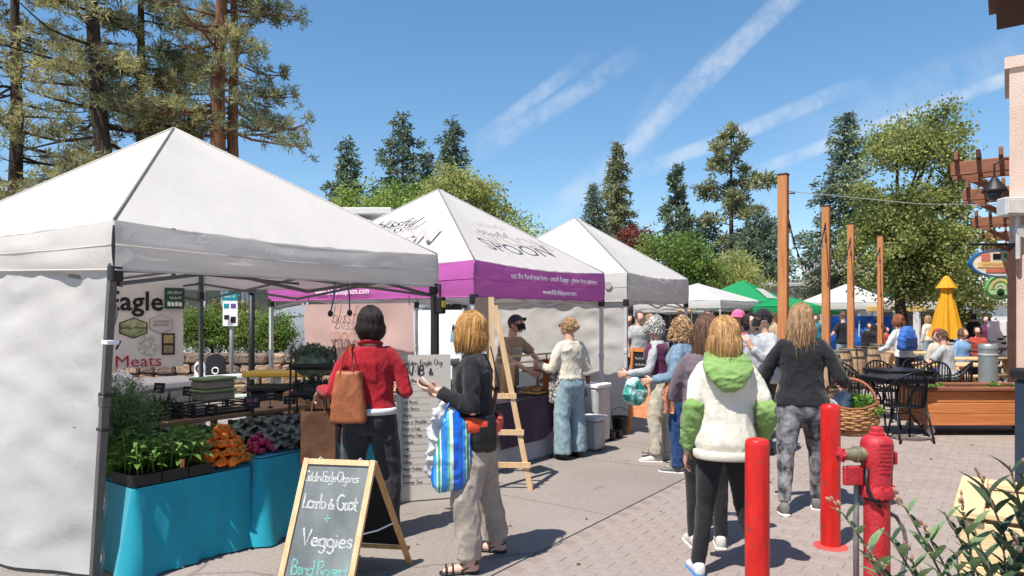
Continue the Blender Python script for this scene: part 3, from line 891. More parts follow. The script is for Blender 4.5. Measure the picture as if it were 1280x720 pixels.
def tent(label,loc,rz,W,L,zb,zt,za,m_roof,m_val,m_pole,name='canopy_tent',near_wall=None,lean=None,corner_dz=(0,0,0,0),back_wall=None,
  sides=(0,1,2,3),detail=True,group=None,apex=(.5,.5),wall_m=None,wall_bottom=.03,flare=0.0,seams=True,val_bottom_bar=False):
 """pop-up canopy; local x runs from -W (back) to 0 (street front), local y from 0 to L"""
 root=thing(name,label,'tent',loc,rz,group)
 cs=[V((0,0,zt+corner_dz[0])),V((0,L,zt+corner_dz[1])),V((-W,L,zt+corner_dz[2])),V((-W,0,zt+corner_dz[3]))]
 ap=V((-W*apex[0],L*apex[1],za))
 sd=V((loc[0],loc[1],0))
 nu=34 if detail else 8
 mb=MB()
 for k in range(4):
  a,b=cs[k],cs[(k+1) % 4]
  def fn(u,v,a=a,b=b,k=k):
   e=a.lerp(b,u);p=e.lerp(ap,v)
   sag=-.07 *math.sin(math.pi*u)*(1 - v)*.8 *(1 - abs(.3 - v))- .03 *math.sin(math.pi*v)*math.sin(math.pi*u)
   p=p+V((0,0,sag*(1 if detail else .6)))
   wv=.012 *noise.noise(p*2.2 +sd)*math.sin(math.pi*u)+.006 *math.sin(u*60 +5 *noise.noise(p*2))*(1 - v) ** 5 *math.sin(math.pi*u)
   if v == 1: return ap
   return p+V((0,0,wv))
  mb.grid(fn,nu,nu)
 canopy=mb.build('canopy',m_roof,root,smooth=True)
 sharp_edges(canopy.data,12)
 vals=[]
 for k in sides:
  a,b=cs[k],cs[(k+1) % 4]
  d=(b - a).normalized();out=V((d.y,-d.x,0)).normalized()
  if out.dot((a+b)/2 - ap)< 0: out=-out
  mb=MB()
  def fv(u,v,a=a,b=b,out=out,k=k):
   p=a.lerp(b,u)
   sag=-.05 *math.sin(math.pi*u)
   h=(zt - zb)
   p=V((p.x,p.y,p.z+sag*(1 - v)- h*v+.0 *v))
   ed=min(1,6 *u,6 *(1 - u))
   wv=(.014 *noise.noise(V((u*9,v*2.0,k+sd.x)))+.01 *noise.noise(V((u*3 +7,v*7,k+sd.y))))*ed
   return p+out*(.004 +wv+.012 *math.sin(v*math.pi))
  mb.grid(fv,28 if detail else 8,8 if detail else 3)
  o=mb.build('valance',m_val if not isinstance(m_val,dict) else m_val.get(k,m_roof),root,smooth=True)
  vals.append(o)
  if detail: # sewn hem
   h=MB();h.tube([fv(i/28,.5)+out*.002 for i in range(29)],.0035,5);h.build('seam',m_val if not isinstance(m_val,dict) else m_val.get(k,m_roof),o,smooth=True)
   h=MB();h.tube([fv(i/24,1.0) for i in range(25)],.006,5);h.build('hem',m_val if not isinstance(m_val,dict) else m_val.get(k,m_roof),o,smooth=True)
 if seams and detail:
  for k in range(4):
   s_=MB();pts=[cs[k].lerp(ap,i/8)+V((0,0,.004)) for i in range(9)]
   s_.tube(pts,.009,5);s_.build('seam',M_seam if k == 0 else m_roof,canopy,smooth=True)
 # legs
 for k in range(4):
  c=cs[k];ft=V((c.x,c.y,0))
  if lean and k in lean: ft=ft+V(lean[k])
  inn=V((ap.x - c.x,ap.y - c.y,0)).normalized()*.035
  mb=MB();mb.beam(ft+inn+V((0,0,.012)),V((c.x,c.y,zt - .03))+inn,.042,.042,up=V((1,0,0)))
  leg=mb.build('leg',m_pole,root)
  if detail:
   mid=ft.lerp(V((c.x,c.y,zt)),.5)+inn
   f2=MB();f2.bbox(ft+inn+V((0,0,.008)),(.1,.1,.014),.004);f2.build('foot',M_black if m_pole is M_pole else M_polew,leg)
   f3=MB();f3.bbox(mid,(.056,.056,.07),.006);f3.build('slider',m_pole,leg)
   f4=MB();f4.bbox(V((c.x,c.y,zb - .02))+inn,(.07,.07,.10),.008);f4.build('bracket',M_black,leg)
 # scissor bars
 zu,zl=zb+.14,zb - .09
 for k in range(4):
  a,b=cs[k],cs[(k+1) % 4]
  nseg=2
  ins=V((ap.x - (a.x+b.x)/2,ap.y - (a.y+b.y)/2,0)).normalized()*.045
  for j in range(nseg):
   p0=a.lerp(b,j/nseg);p1=a.lerp(b,(j+1)/nseg)
   for (z0_,z1_,o) in ((zu,zl,.0),(zl,zu,.02)):
    mb=MB();mb.beam(V((p0.x,p0.y,z0_))+ins*(1 +o*10),V((p1.x,p1.y,z1_))+ins*(1 +o*10),.012,.026)
    mb.build('scissor_bar',m_pole,root)
 if detail:
  mb=MB()
  mb.tube([V((ap.x,ap.y,zb+.1)),V((ap.x,ap.y,za - .03))],.022,8);mb.build('centre_pole',m_pole,root)
  for k in range(4):
   m_=(cs[k]+cs[(k+1) % 4])/2
   mb=MB();mb.beam(V((m_.x,m_.y,zb+.05)).lerp(ap,.02),V((ap.x,ap.y,zb+.14)),.012,.024);mb.build('scissor_bar',m_pole,root)
 def wall(a,b,seed,zt2,nm='side_wall',wave=.055,skew=V((0,0,0))):
  d=(b - a);out=V((d.y,-d.x,0)).normalized()
  mb=MB()
  def fw(u,v):
   p=a.lerp(b,u);z=zt2+(wall_bottom - zt2)*v
   f=wave*(noise.noise(V((u*7 +v*1.5,v*1.2,seed)))+.6 *noise.noise(V((u*16 - v*3,v*2.2,seed+9))))*(.25 +.9 *v)
   f += .05 *abs(noise.noise(V((u*5 +v*6,v*5 - u*4,seed+3))))+.03 *abs(noise.noise(V((u*9 - v*8,v*7 +u*3,seed+6))))
   return V((p.x,p.y,z))+out*f+skew*v*(1 - u)+V((0,-flare*u*v ** 1.2,0))
  mb.grid(fw,46,40)
  return mb.build(nm,wall_m or M_wallcloth,root,smooth=True)
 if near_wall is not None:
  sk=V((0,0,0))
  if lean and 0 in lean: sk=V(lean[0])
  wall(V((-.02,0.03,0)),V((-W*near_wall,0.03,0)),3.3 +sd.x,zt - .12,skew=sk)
 if back_wall: wall(V((-W+.03,0,0)),V((-W+.03,L,0)),5.1,zt - .12)
 return root,cs,ap

# --- first stall
lean1=Matrix.Rotation(-ROT,4,'Z') @ V((-.13,0.0,0))
t1,t1c,t1a=tent('large white canopy nearest the camera with a cloth side wall on the left',ROW(0,0),ROT,4.08,2.9,1.90,2.20,3.40,
   M_canvas,M_canvas,M_pole,near_wall=1.0,flare=1.5,lean={0: tuple(lean1)},corner_dz=(0,0,.05,.14))
for z in (.93,1.14,1.46): # straps that tie the wall to the leg
 k=(1 - z/2.2)
 mb=MB();mb.bbox(V((-.035,.035,z))+lean1*k,(.075,.075,.028 if z > 1 else .02),.004)
 mb.build('strap',M_black if z < 1.2 else M_white_p,t1)
# --- second stall
t2_t0,t2_L=row_t(593),row_t(755)- row_t(593)
t2,t2c,t2a=tent('white canopy with printed magenta valance, second stall of the row',ROW(t2_t0,0),ROT,3.44,t2_L,1.815,2.19,3.29,
   M_canvas2,{0: M_magenta,3: M_magenta,1: M_canvas2,2: M_canvas2},M_polew,corner_dz=(0,0,0,0))
B2=basis(t2)
def roof_M(cs,ap,k,u,v,rot=0.0,lift=.012):
 """frame on roof slope k: u along its eave, v up towards the peak"""
 a,b=cs[k],cs[(k+1) % 4]
 if k == 3: pass
 x=(b - a).normalized();m_=(a+b)/2
 y=(ap - m_).normalized()
 z=x.cross(y).normalized()
 p=a.lerp(b,u).lerp(ap,v)+z*lift
 M=frame(p,x,y)
 return M @ Matrix.Rotation(rot,4,'Z')
cv=[c for c in t2.children if c.name.startswith('canopy')][0]
text('lettering','SPOON',M_grey_p,cv,B2 @ roof_M(t2c,t2a,0,.50,.27,lift=.03),.40,'CENTER',bold=.002,sx=1.05)
text('lettering','blissful',M_grey_p,cv,B2 @ roof_M(t2c,t2a,0,.42,.46,lift=.03),.20,'CENTER',shear=.35,sx=1.1)
text('lettering','SPOON',M_grey_p,cv,B2 @ roof_M(t2c,t2a,3,.54,.30,lift=.03),.40,'CENTER',bold=.002,sx=1.1)
text('lettering','blissful',M_black_p,cv,B2 @ roof_M(t2c,t2a,3,.45,.50,lift=.03),.26,'CENTER',shear=.4,sx=1.1)
v0=[c for c in t2.children if c.name.startswith('valance')]
fM=lambda y,z: B2 @ frame(V((.034,y,z)),V((0,1,0)),V((0,0,1)))
text('lettering','eat the food you love - snack happy - gluten-free options',M_white_p,v0[0],fM(t2_L*.56,2.055),.088,'CENTER',bold=.0008,sx=.94)
text('lettering','www.blissfulspoon.com',M_white_p,v0[0],fM(t2_L*.58,1.895),.085,'CENTER',bold=.0008,sx=.94)
lM=lambda x,z: B2 @ frame(V((x,-.034,z)),V((1,0,0)),V((0,0,1)))
text('lettering','eat the food you love - snack happy - gluten-free options',M_white_p,v0[3],lM(-1.72,2.075),.105,'CENTER',bold=.0008)
text('lettering','www.blissfulspoon.com',M_white_p,v0[3],lM(-1.98,1.905),.10,'CENTER',bold=.0008)
# weights on the far front foot
for k_,dx in ((0,.0),):
 w8=thing('tent_weight','pair of black weights at the foot of the second canopy by its far corner','weight',ROW(t2_t0+t2_L - .02,-.05),ROT)
 mb=MB();mb.bbox((0.02,-.10,.055),(.30,.10,.10),.015);mb.build('weight_block',M_black,w8)
 mb=MB();mb.bbox((0.02,.10,.055),(.30,.10,.10),.015);mb.build('weight_block',M_black,w8)
 mb=MB();mb.bbox((-.01,.0,.03),(.16,.09,.02),.004);mb.build('base_plate',M_black,w8)
# --- third stall
t3_t0,t3_L=row_t(784),row_t(860)- row_t(784)
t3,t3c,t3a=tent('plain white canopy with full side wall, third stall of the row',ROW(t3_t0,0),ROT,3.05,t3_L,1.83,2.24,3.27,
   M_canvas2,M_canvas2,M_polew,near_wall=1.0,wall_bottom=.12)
mb=MB();mb.lathe([(.055,0),(.06,.004),(.055,.008)],n=16,M=Matrix.Rotation(R(-90),4,'X') @ Matrix.Rotation(R(180),4,'X'))
em=mb.build('emblem',M_grey_p,[c for c in t3.children if c.name.startswith('valance')][-1]);em.location=(-.28,-.035,2.06)
# --- canopies far down the street
GT= 'far canopies'
def far_tent(label,px,d,w_,L_,rz,zt=2.2,za=3.2,roof=M_canvas2,val=None,py_ap=None):
 c=GY(px,d)
 if py_ap: za=CAM_H+(HOR - py_ap)/FPX*d
 M_=Matrix.Rotation(rz,4,'Z')
 loc=V((c.x,c.y,0))- M_ @ V((-w_/2,L_/2,0))
 return tent(label,loc,rz,w_,L_,zt - .3,zt,za,roof,val or roof,M_polew,detail=False,group=None)[0]
far_tent('far white canopy seen right of the third stall',872,27,3.6,3.6,R(-42),py_ap=354)
far_tent('low white canopy behind the white haired shopper',838,34,3.4,3.4,R(-10),py_ap=371,zt=2.1)
gt=far_tent('far green canopy with a white patch on its roof',928,29,3.2,3.2,R(-38),py_ap=350,roof=M_green_c)
mb=MB();bM=basis(gt)
mb.add([bM @ V((.03 - .9 *k,y,2.35 +z)) for k,y,z in ((.35,.7,0),(.35,2.1,0),(.95,1.9,.4),(.95,.95,.4))],[(0,1,2,3)])
mb.build('roof_patch',M_canvas2,[c for c in gt.children if c.name.startswith('canopy')][0],world=True)
far_tent('small green canopy half hidden by the first wooden post',982,27,2.4,2.4,R(-20),py_ap=370,zt=2.0,roof=M_green_c)
far_tent('far white canopy between the second and third wooden posts',1060,30,3.6,3.2,R(-30),py_ap=354)
far_tent('low white canopy right of the fourth wooden post',1112,31,3.4,2.8,R(-25),py_ap=371)
far_tent('green canopy edge behind the second wooden post',1016,31,2.4,2.4,R(-30),py_ap=376,zt=2.0,roof=M_green_c)

# ================================================================ things hung in the stalls
M_banner=canvas('vinyl_banner',S(222,214,212),transl=.15,rough=.4)
def hang_banner(label,a,b,z0,z1,m,name='banner',seed=0,wave=.02):
 root=thing(name,label,'banner',(a.x,a.y,0))
 mb=MB();d=(b - a).normalized();out=V((d.y,-d.x,0))
 def fn(u,v):
  p=a.lerp(b,u);return V((p.x,p.y,z0+(z1 - z0)*v))+out*wave*noise.noise(V((u*4,v*2,seed)))
 mb.grid(fn,16,12)
 sh=mb.build('sheet',m,root,smooth=True,world=True)
 return root,sh,d,out
# name banner of the first stall: hung at the back
ba,bb=P(108,400,6.6),P(229,400,7.15)
bn,bsh,bd,bo=hang_banner('white vinyl name banner with black and red lettering inside the nearest stall',ba,bb,1.10,1.95,M_banner,seed=2)
def on_banner(px,py,lift=.014):
 # meet the ray through a picture position with the banner's plane
 r_=V(((px - 640)/FPX,1,(HOR - py)/FPX));o_=V((0,0,CAM_H))
 nn=bo;t_=((ba - o_).dot(nn))/r_.dot(nn)
 return o_+r_*t_+bo*lift*(1 if bo.y < 0 else -1)
fx=bd
def bM_(px,py): return frame(on_banner(px,py),fx,V((0,0,1)))
text('lettering','Eagle',M_black_p,bsh,bM_(204,378),.27,'RIGHT',bold=.005,sx=.94)
text('lettering','7',M_black_p,bsh,bM_(147,432),.11,'CENTER',bold=.004)
text('lettering','Meats',M_red_p,bsh,bM_(173,452),.165,'CENTER',bold=.0,sx=1.08)
def flat_poly(name,pts,m,parent,px,py,lift=.014,s=1.0):
 M=frame(on_banner(px,py,lift),fx,V((0,0,1)))
 mb=MB();k=len(pts)
 vs=[M @ V((x*s,y*s,-.002)) for x,y in pts]+[M @ V((x*s,y*s,.001)) for x,y in pts]
 mb.add(vs,[tuple(range(k,2 *k)),tuple(range(k - 1,-1,-1))]+[(i,(i+1) % k,k+(i+1) % k,k+i) for i in range(k)])
 return mb.build(name,m,parent,world=True)
hexa=lambda r,ry: [(r*math.cos(R(90 +60 *i))*1.0,ry*math.sin(R(90 +60 *i))) for i in range(6)]
M_em_g=mat('emblem_green',S(120,150,90),var=.5,nscale=18,col2=S(196,200,150),bump=0)
M_dkgreen=mat('sign_dark_green',S(34,74,56),bump=0,rough=.5)
flat_poly('emblem',hexa(.145,.105),M_black_p,bsh,166.5,410)
flat_poly('emblem',hexa(.132,.094),M_em_g,bsh,166.5,410,.018)
text('lettering','ANIMAL WELFARE',M_black_p,bsh,frame(on_banner(166.5,410,.022),fx,V((0,0,1))),.028,'CENTER')
flat_poly('emblem',hexa(.125,.10),M_grey_p,bsh,201,405)
flat_poly('emblem',hexa(.116,.092),M_banner,bsh,201,405,.018)
text('lettering','CERTIFIED\nGRASSFED',M_grey_p,bsh,frame(on_banner(201,404,.022),fx,V((0,0,1))),.034,'CENTER',bold=.0006)
circ=lambda r: [(r*math.cos(2 *math.pi*i/24),r*math.sin(2 *math.pi*i/24)) for i in range(24)]
M_stamp=mat('grey_stamp',S(196,190,186),var=.25,nscale=30,sharp=.06,bump=0,col2=S(216,210,208))
flat_poly('emblem',circ(.10),M_stamp,bsh,185,431)
flat_poly('emblem',[(-.062,-.11),(.062,-.11),(.062,.11),(-.062,.11)],mat('brown_card',S(64,48,42),bump=0),bsh,210,430)
flat_poly('emblem',[(-.044,.01),(.044,.01),(.044,.092),(-.044,.092)],mat('ochre_card',S(178,158,110),var=.3,nscale=40,bump=0),bsh,210,430,.018)
flat_poly('emblem',[(-.044,-.09),(.044,-.09),(.044,-.012),(-.044,-.012)],mat('tan_card',S(150,134,108),var=.4,nscale=40,bump=0),bsh,210,430,.018)
gs=thing('hanging_sign','small dark green square sign hung at the top corner of the name banner','sign',on_banner(217,373,.04))
mb=MB();M0=frame(on_banner(217,372.5,.04),fx,V((0,0,1)))
mb.bbox((0,0,0),(.19,.215,.012),.003,M=M0.to_3x3().to_4x4());o=mb.build('board',M_dkgreen,gs)
M1=frame(on_banner(217,372.5,.055),fx,V((0,0,1)))
sb_=MB();scribble(sb_,M1 @ Matrix.Translation((-.07,.055,0)),.13,.022,.010,1);scribble(sb_,M1 @ Matrix.Translation((-.05,.0,0)),.11,.016,.008,2)
for k in range(4): sb_.add([M1 @ V((-.07 +.036 *k+x,-.085 +y,0)) for x,y in ((0,0),(.028,0),(.028,.045 - .008 *(k % 2)),(0,.045))],[(0,1,2,3)])
sb_.build('lettering',M_white_p,o,world=True)

# pink banner of the second stall, on its left side
pa,pb=ROW(t2_t0 - .06,2.62),ROW(t2_t0 - .06,.78)
pk,pks,pd,po=hang_banner('faded pink banner hung under the magenta valance behind the woman in red',pa,pb,1.02,1.76,M_pinkcloth,seed=5,wave=.05)
M_pinkish=mat('rose_print',S(186,132,122),var=.3,nscale=4,bump=0)
Mp=frame(pa.lerp(pb,.30)+V((0,0,1.54))- po*(-.045 if po.y < 0 else .045),pd,V((0,0,1)))
hw=MB();handwriting(hw,'blissful',Mp,.20,.012,slant=.3,jit=.01)
hw.build('lettering',mat('brown_script',S(122,78,70),bump=0),pks,world=True)
hw=MB();handwriting(hw,'SPOON',Mp @ Matrix.Translation((-.05,-.3,0)),.20,.02,jit=.01)
hw.build('lettering',M_pinkish,pks,world=True)
# grommets and cords
for k,f in enumerate((.04,.96)):
 p=pa.lerp(pb,f)
 mb=MB();mb.tube([V((p.x,p.y,1.74)),V((p.x,p.y,1.84))],.004,5);mb.build('tie',M_black,pk,world=True)

# bungee cords that hang from the near canopy's frame
for i,(px,py0,py1) in enumerate(((413,350,392),(437,350,391))):
 c=thing('bungee',['blue elastic cord hanging left of the woman in red','blue elastic cord with a black ball hanging over the woman in red'][i],'cord',P(px,py1,5.9))
 mb=MB();a,b=P(px+(6 if i == 0 else -3),py0,5.9),P(px,py1,5.9)
 mb.tube([a,a.lerp(b,.5)+V((.01,0,0)),b],.0065,6);mb.build('cord',mat('blue_cord',S(44,84,130)),c,world=True)
 mb=MB();mb.ell(b,(.024,.024,.028));mb.build('ball',M_black,c,smooth=True,world=True)
lk_=thing('clip_lamp','black clip lamp strapped to the far front leg of the nearest canopy','lamp',ROW(2.88,-.03,1.72),ROT)
mb=MB();mb.bbox((0.02,0,0),(.09,.08,.16),.012);mb.build('housing',M_black,lk_)
mb=MB();mb.tube([V((.02,0,.08)),V((.02,0,.20))],.012,6);mb.build('stem',M_black,lk_)
mb=MB();mb.bbox((0.068,0,.01),(.008,.05,.06),.002);mb.build('label_plate',mat('yellow_label',S(200,170,60)),lk_)
# ================================================================ background behind the first stall
M_stone_mats=[mat('stone_a',S(150,120,98),var=.3,nscale=9,rough=.9,bump=.8,bscale=24,bdist=.006),
    mat('stone_b',S(128,108,94),var=.3,nscale=9,rough=.9,bump=.8,bscale=24,bdist=.006),
    mat('stone_c',S(168,140,116),var=.25,nscale=9,rough=.9,bump=.8,bscale=24,bdist=.006)]
sw=thing('stone_wall','low dry stone retaining wall seen under the nearest canopy','wall',GY(285,13))
x0,x1=-7.6,-2.2
mb=MB();mb.box(((x0+x1)/2,13.25,.45),(x1 - x0,.4,.9));mb.build('core',mat('wall_mortar',S(92,80,72),rough=.95),sw,world=True)
random.seed(5)
def stone(mb,c,s):
 bm=bmesh.new();bmesh.ops.create_cube(bm,size=1)
 bmesh.ops.bevel(bm,geom=list(bm.edges),offset=.16,segments=1,affect='EDGES')
 vs=[V((v.co.x*s[0],v.co.y*s[1],v.co.z*s[2]))+V([random.gauss(0,.008) for _ in range(3)])+V(c) for v in bm.verts]
 bm.verts.index_update();fs=[[v.index for v in f.verts] for f in bm.faces];bm.free()
 return mb.add(vs,fs)
z=0.0
while z < .9:
 h=random.uniform(.13,.22);x=x0
 while x < x1:
  wd_=random.uniform(.2,.48)
  mb=MB();stone(mb,(x+wd_/2,13.03 +random.uniform(-.02,.02),z+h/2),(wd_ - .02,.16,h - .018))
  mb.build('stone',random.choice(M_stone_mats),sw,world=True)
  x += wd_
 z += h
def shrub(label,c,rx,ry,rz,m,seed,leaf=.07,n=70,per=40,name='shrub',cat='shrub',z0=0):
 return leafy(label,c,rz*2,[(0,0,rz,rx,ry,rz)],m,leaf=leaf,n_clump=n,per=per,seed=seed,name=name,cat=cat,r_trunk=.03,clump=.13)
shrub('bright green shrub above the stone wall left of the sign post',GY(262,13.6,.85),.62,.4,.48,M_leaf,71)
shrub('green shrub above the stone wall behind the sign post',GY(308,13.7,.85),.5,.4,.45,M_leaf_l,72)
shrub('shrub with reddish tips at the back of the stone wall',GY(287,14.3,.95),.6,.3,.52,mat('reddish_leaves',S(140,96,60),var=.3,nscale=1,bump=0,island=.3,transl=.3,col2=S(120,130,60)),73)
shrub('green shrub beside the pink banner',GY(342,13.6,.85),.4,.4,.42,M_leaf,74)
shrub('dark shrub half hidden behind the name banner',GY(222,13.8,.85),.5,.4,.5,M_leaf_d,75)
# white modern building behind
M_render=mat('white_render',S(214,210,206),var=.06,nscale=1.2,rough=.85,bump=.2,bscale=30)
M_glassd=mat('dark_glass',S(40,44,48),rough=.08,var=.3,nscale=1.5,bump=0,spec=.8)
wb=thing('white_building','low white flat roofed building behind the first two stalls','building',GY(300,22))
mb=MB();mb.box((-8.0,23.2,1.95),(11.0,2.4,3.9));mb.build('wall',M_render,wb,world=True)
mb=MB();mb.bbox((-7.9,23.0,4.05),(11.8,3.6,.3),.02);rf=mb.build('roof',M_render,wb,world=True)
mb=MB();mb.bbox((-6.3,22.6,4.5),(3.8,2.4,.22),.02);mb.build('roof_slab',M_render,rf,world=True)
mb=MB();mb.bbox((-4.9,22.3,4.9),(2.3,1.8,.2),.02);mb.build('roof_slab',M_render,rf,world=True)
mb=MB();mb.box((-5.2,22.6,4.65),(1.4,.8,.55));mb.build('roof_box',M_render,rf,world=True)
for i,(px,w_,z0_,z1_) in enumerate(((268,.55,1.2,2.6),(295,.5,1.2,2.6),(330,.7,.2,2.5),(236,.8,1.2,2.6),(362,.9,1.1,2.6),(405,1.0,1.1,2.6))):
 x=(px - 640)/FPX*22
 mb=MB();mb.box((x,21.97,(z0_+z1_)/2),(w_,.05,z1_ - z0_));wi=mb.build('window',M_glassd,wb,world=True)
 mb=MB()
 for dx in (-1,1): mb.box((x+dx*w_/2,21.94,(z0_+z1_)/2),(.06,.08,z1_ - z0_+.1))
 for zz in (z0_,z1_): mb.box((x,21.935,zz),(w_ - .06,.07,.06))
 mb.build('frame',M_polew,wi,world=True)
# sign post with a turquoise cap sign
sp_=thing('parking_sign','white notice with turquoise header on a grey post behind the stall','sign',GY(289.5,11))
M_teal=mat('teal_print',S(0,140,150),bump=0,rough=.4)
p0=GY(289.5,11)
mb=MB();mb.tube([p0,p0+V((0,0,1.95))],.035,8);mb.build('post',mat('galvanised',S(150,152,154),metal=.6,rough=.45),sp_,smooth=True,world=True)
mb=MB();mb.bbox(p0+V((0,-.05,1.66)),(.24,.012,.40),.003);pl=mb.build('panel',M_white_p,sp_,world=True)
mb=MB();mb.bbox(p0+V((0,-.05,1.93)),(.24,.014,.13),.003);h_=mb.build('header',M_teal,sp_,world=True)
sb_=MB();scribble(sb_,frame(p0+V((-.09,-.06,1.93)),V((1,0,0)),V((0,0,1))),.11,.02,.012,3);handwriting(sb_,'+',frame(p0+V((.04,-.06,1.905)),V((1,0,0)),V((0,0,1))),.07,.01);sb_.build('lettering',M_white_p,h_,world=True)
for dx,dz,m_ in ((-.06,.12,M_teal),(.05,.12,mat('violet_print',S(110,70,150),bump=0)),(-.055,-.06,M_black_p),(.05,-.1,M_black_p),(-.0,-.13,M_grey_p)):
 mb=MB();mb.bbox(p0+V((dx,-.058,1.66 +dz)),(.08,.004,.07 if dz > -.1 else .1),.001);mb.build('pictogram',m_,pl,world=True)
# black lamp posts
for i,(px,d,r_,top) in enumerate(((314.5,9.9,.045,2.0),(546,12,.04,3.4))):
 lp=thing('black_post',['slim black post beside the turquoise headed sign','tall black post behind the near canopy far leg'][i],'post',GY(px,d))
 p=GY(px,d);mb=MB();mb.tube([p,p+V((0,0,top))],r_,8);mb.build('shaft',M_black,lp,smooth=True,world=True)
 mb=MB();mb.lathe([(r_*2.0,0),(r_*2.0,.12),(r_*1.2,.2)],p,12);mb.build('base',M_black,lp,world=True)
 mb=MB();mb.lathe([(r_*1.3,top - .05),(r_*1.4,top),(.0,top+.06)],p,10);mb.build('cap',M_black,lp,world=True)
# hooked lamp behind the second canopy
hl=thing('hooked_lamp_post','black shepherd crook lamp above the second canopy peak','lamp post',GY(591,16))
p=GY(591,16);zt_=CAM_H+(HOR - 262)/FPX*16
mb=MB();mb.tube([p,p+V((0,0,zt_))],.035,8);mb.build('shaft',M_black,hl,smooth=True,world=True)
mb=MB();mb.tube([p+V((-.16 +.16 *math.cos(R(a)),0,zt_+.22 *math.sin(R(a)))) for a in range(0,190,20)],.025,7);mb.build('crook',M_black,hl,smooth=True,world=True)
# pipe rail that runs along the back of the stalls
rl=thing('pipe_rail','pale grey pipe rail behind the vegetable stall','railing',GY(300,9.6))
a,b=P(225,476,9.6),P(575,452,9.9)
mb=MB();mb.tube([a,b],.05,10);mb.build('rail',mat('pale_grey_paint',S(176,182,180),rough=.4),rl,smooth=True,world=True)
mb=MB();mb.tube([a - V((0,0,.28)),b - V((0,0,.28))],.035,10);mb.build('rail',mat('pale_grey_paint',S(176,182,180),rough=.4),rl,smooth=True,world=True)
for f in (.02,.34,.66,.98):
 p=a.lerp(b,f);mb=MB();mb.tube([V((p.x,p.y+.05,0)),V((p.x,p.y+.05,p.z))],.04,8);mb.build('post',mat('pale_grey_paint',S(176,182,180)),rl,smooth=True,world=True)
# sandwich boards with round logos by the wall
for i,(px,py,d,m_,h_) in enumerate(((250,466,11.5,M_white_p,.40),(270,468,12,M_black,.42))):
 pz=GY(px,d);s_=thing('round_top_sign',['small white round topped sign in front of the stone wall','dark round topped sign with a ring logo by the stone wall'][i],'sign',pz)
 mb=MB();w_=.085 if i == 0 else .17
 pr=[(-w_,0),(w_,0),(w_,h_*.7)]+[(w_*math.cos(R(a)),h_*.7 +w_*math.sin(R(a))) for a in range(15,180,15)]+[(-w_,h_*.7)]
 k=len(pr);vs=[pz+V((x,-.02,z+.5)) for x,z in pr]+[pz+V((x,.02,z+.5)) for x,z in pr]
 mb.add(vs,[tuple(range(k)),tuple(range(2 *k - 1,k - 1,-1))]+[(j,k+j,k+(j+1) % k,(j+1) % k) for j in range(k)])
 mb.build('board',m_,s_,world=True)
 for dx in (-w_*.7,w_*.7):
  mb=MB();mb.tube([pz+V((dx,0,0)),pz+V((dx,0,.52))],.015,6);mb.build('leg',M_black,s_,world=True)
 mb=MB();mb.tube([pz+V((.055 *math.cos(a),-.03,.5 +h_*(.62 if i == 0 else .4)+.055 *math.sin(a))) for a in [2 *math.pi*j/16 for j in range(17)]],.012,5);mb.build('ring_logo',M_black_p if i == 0 else M_white_p,s_,world=True)

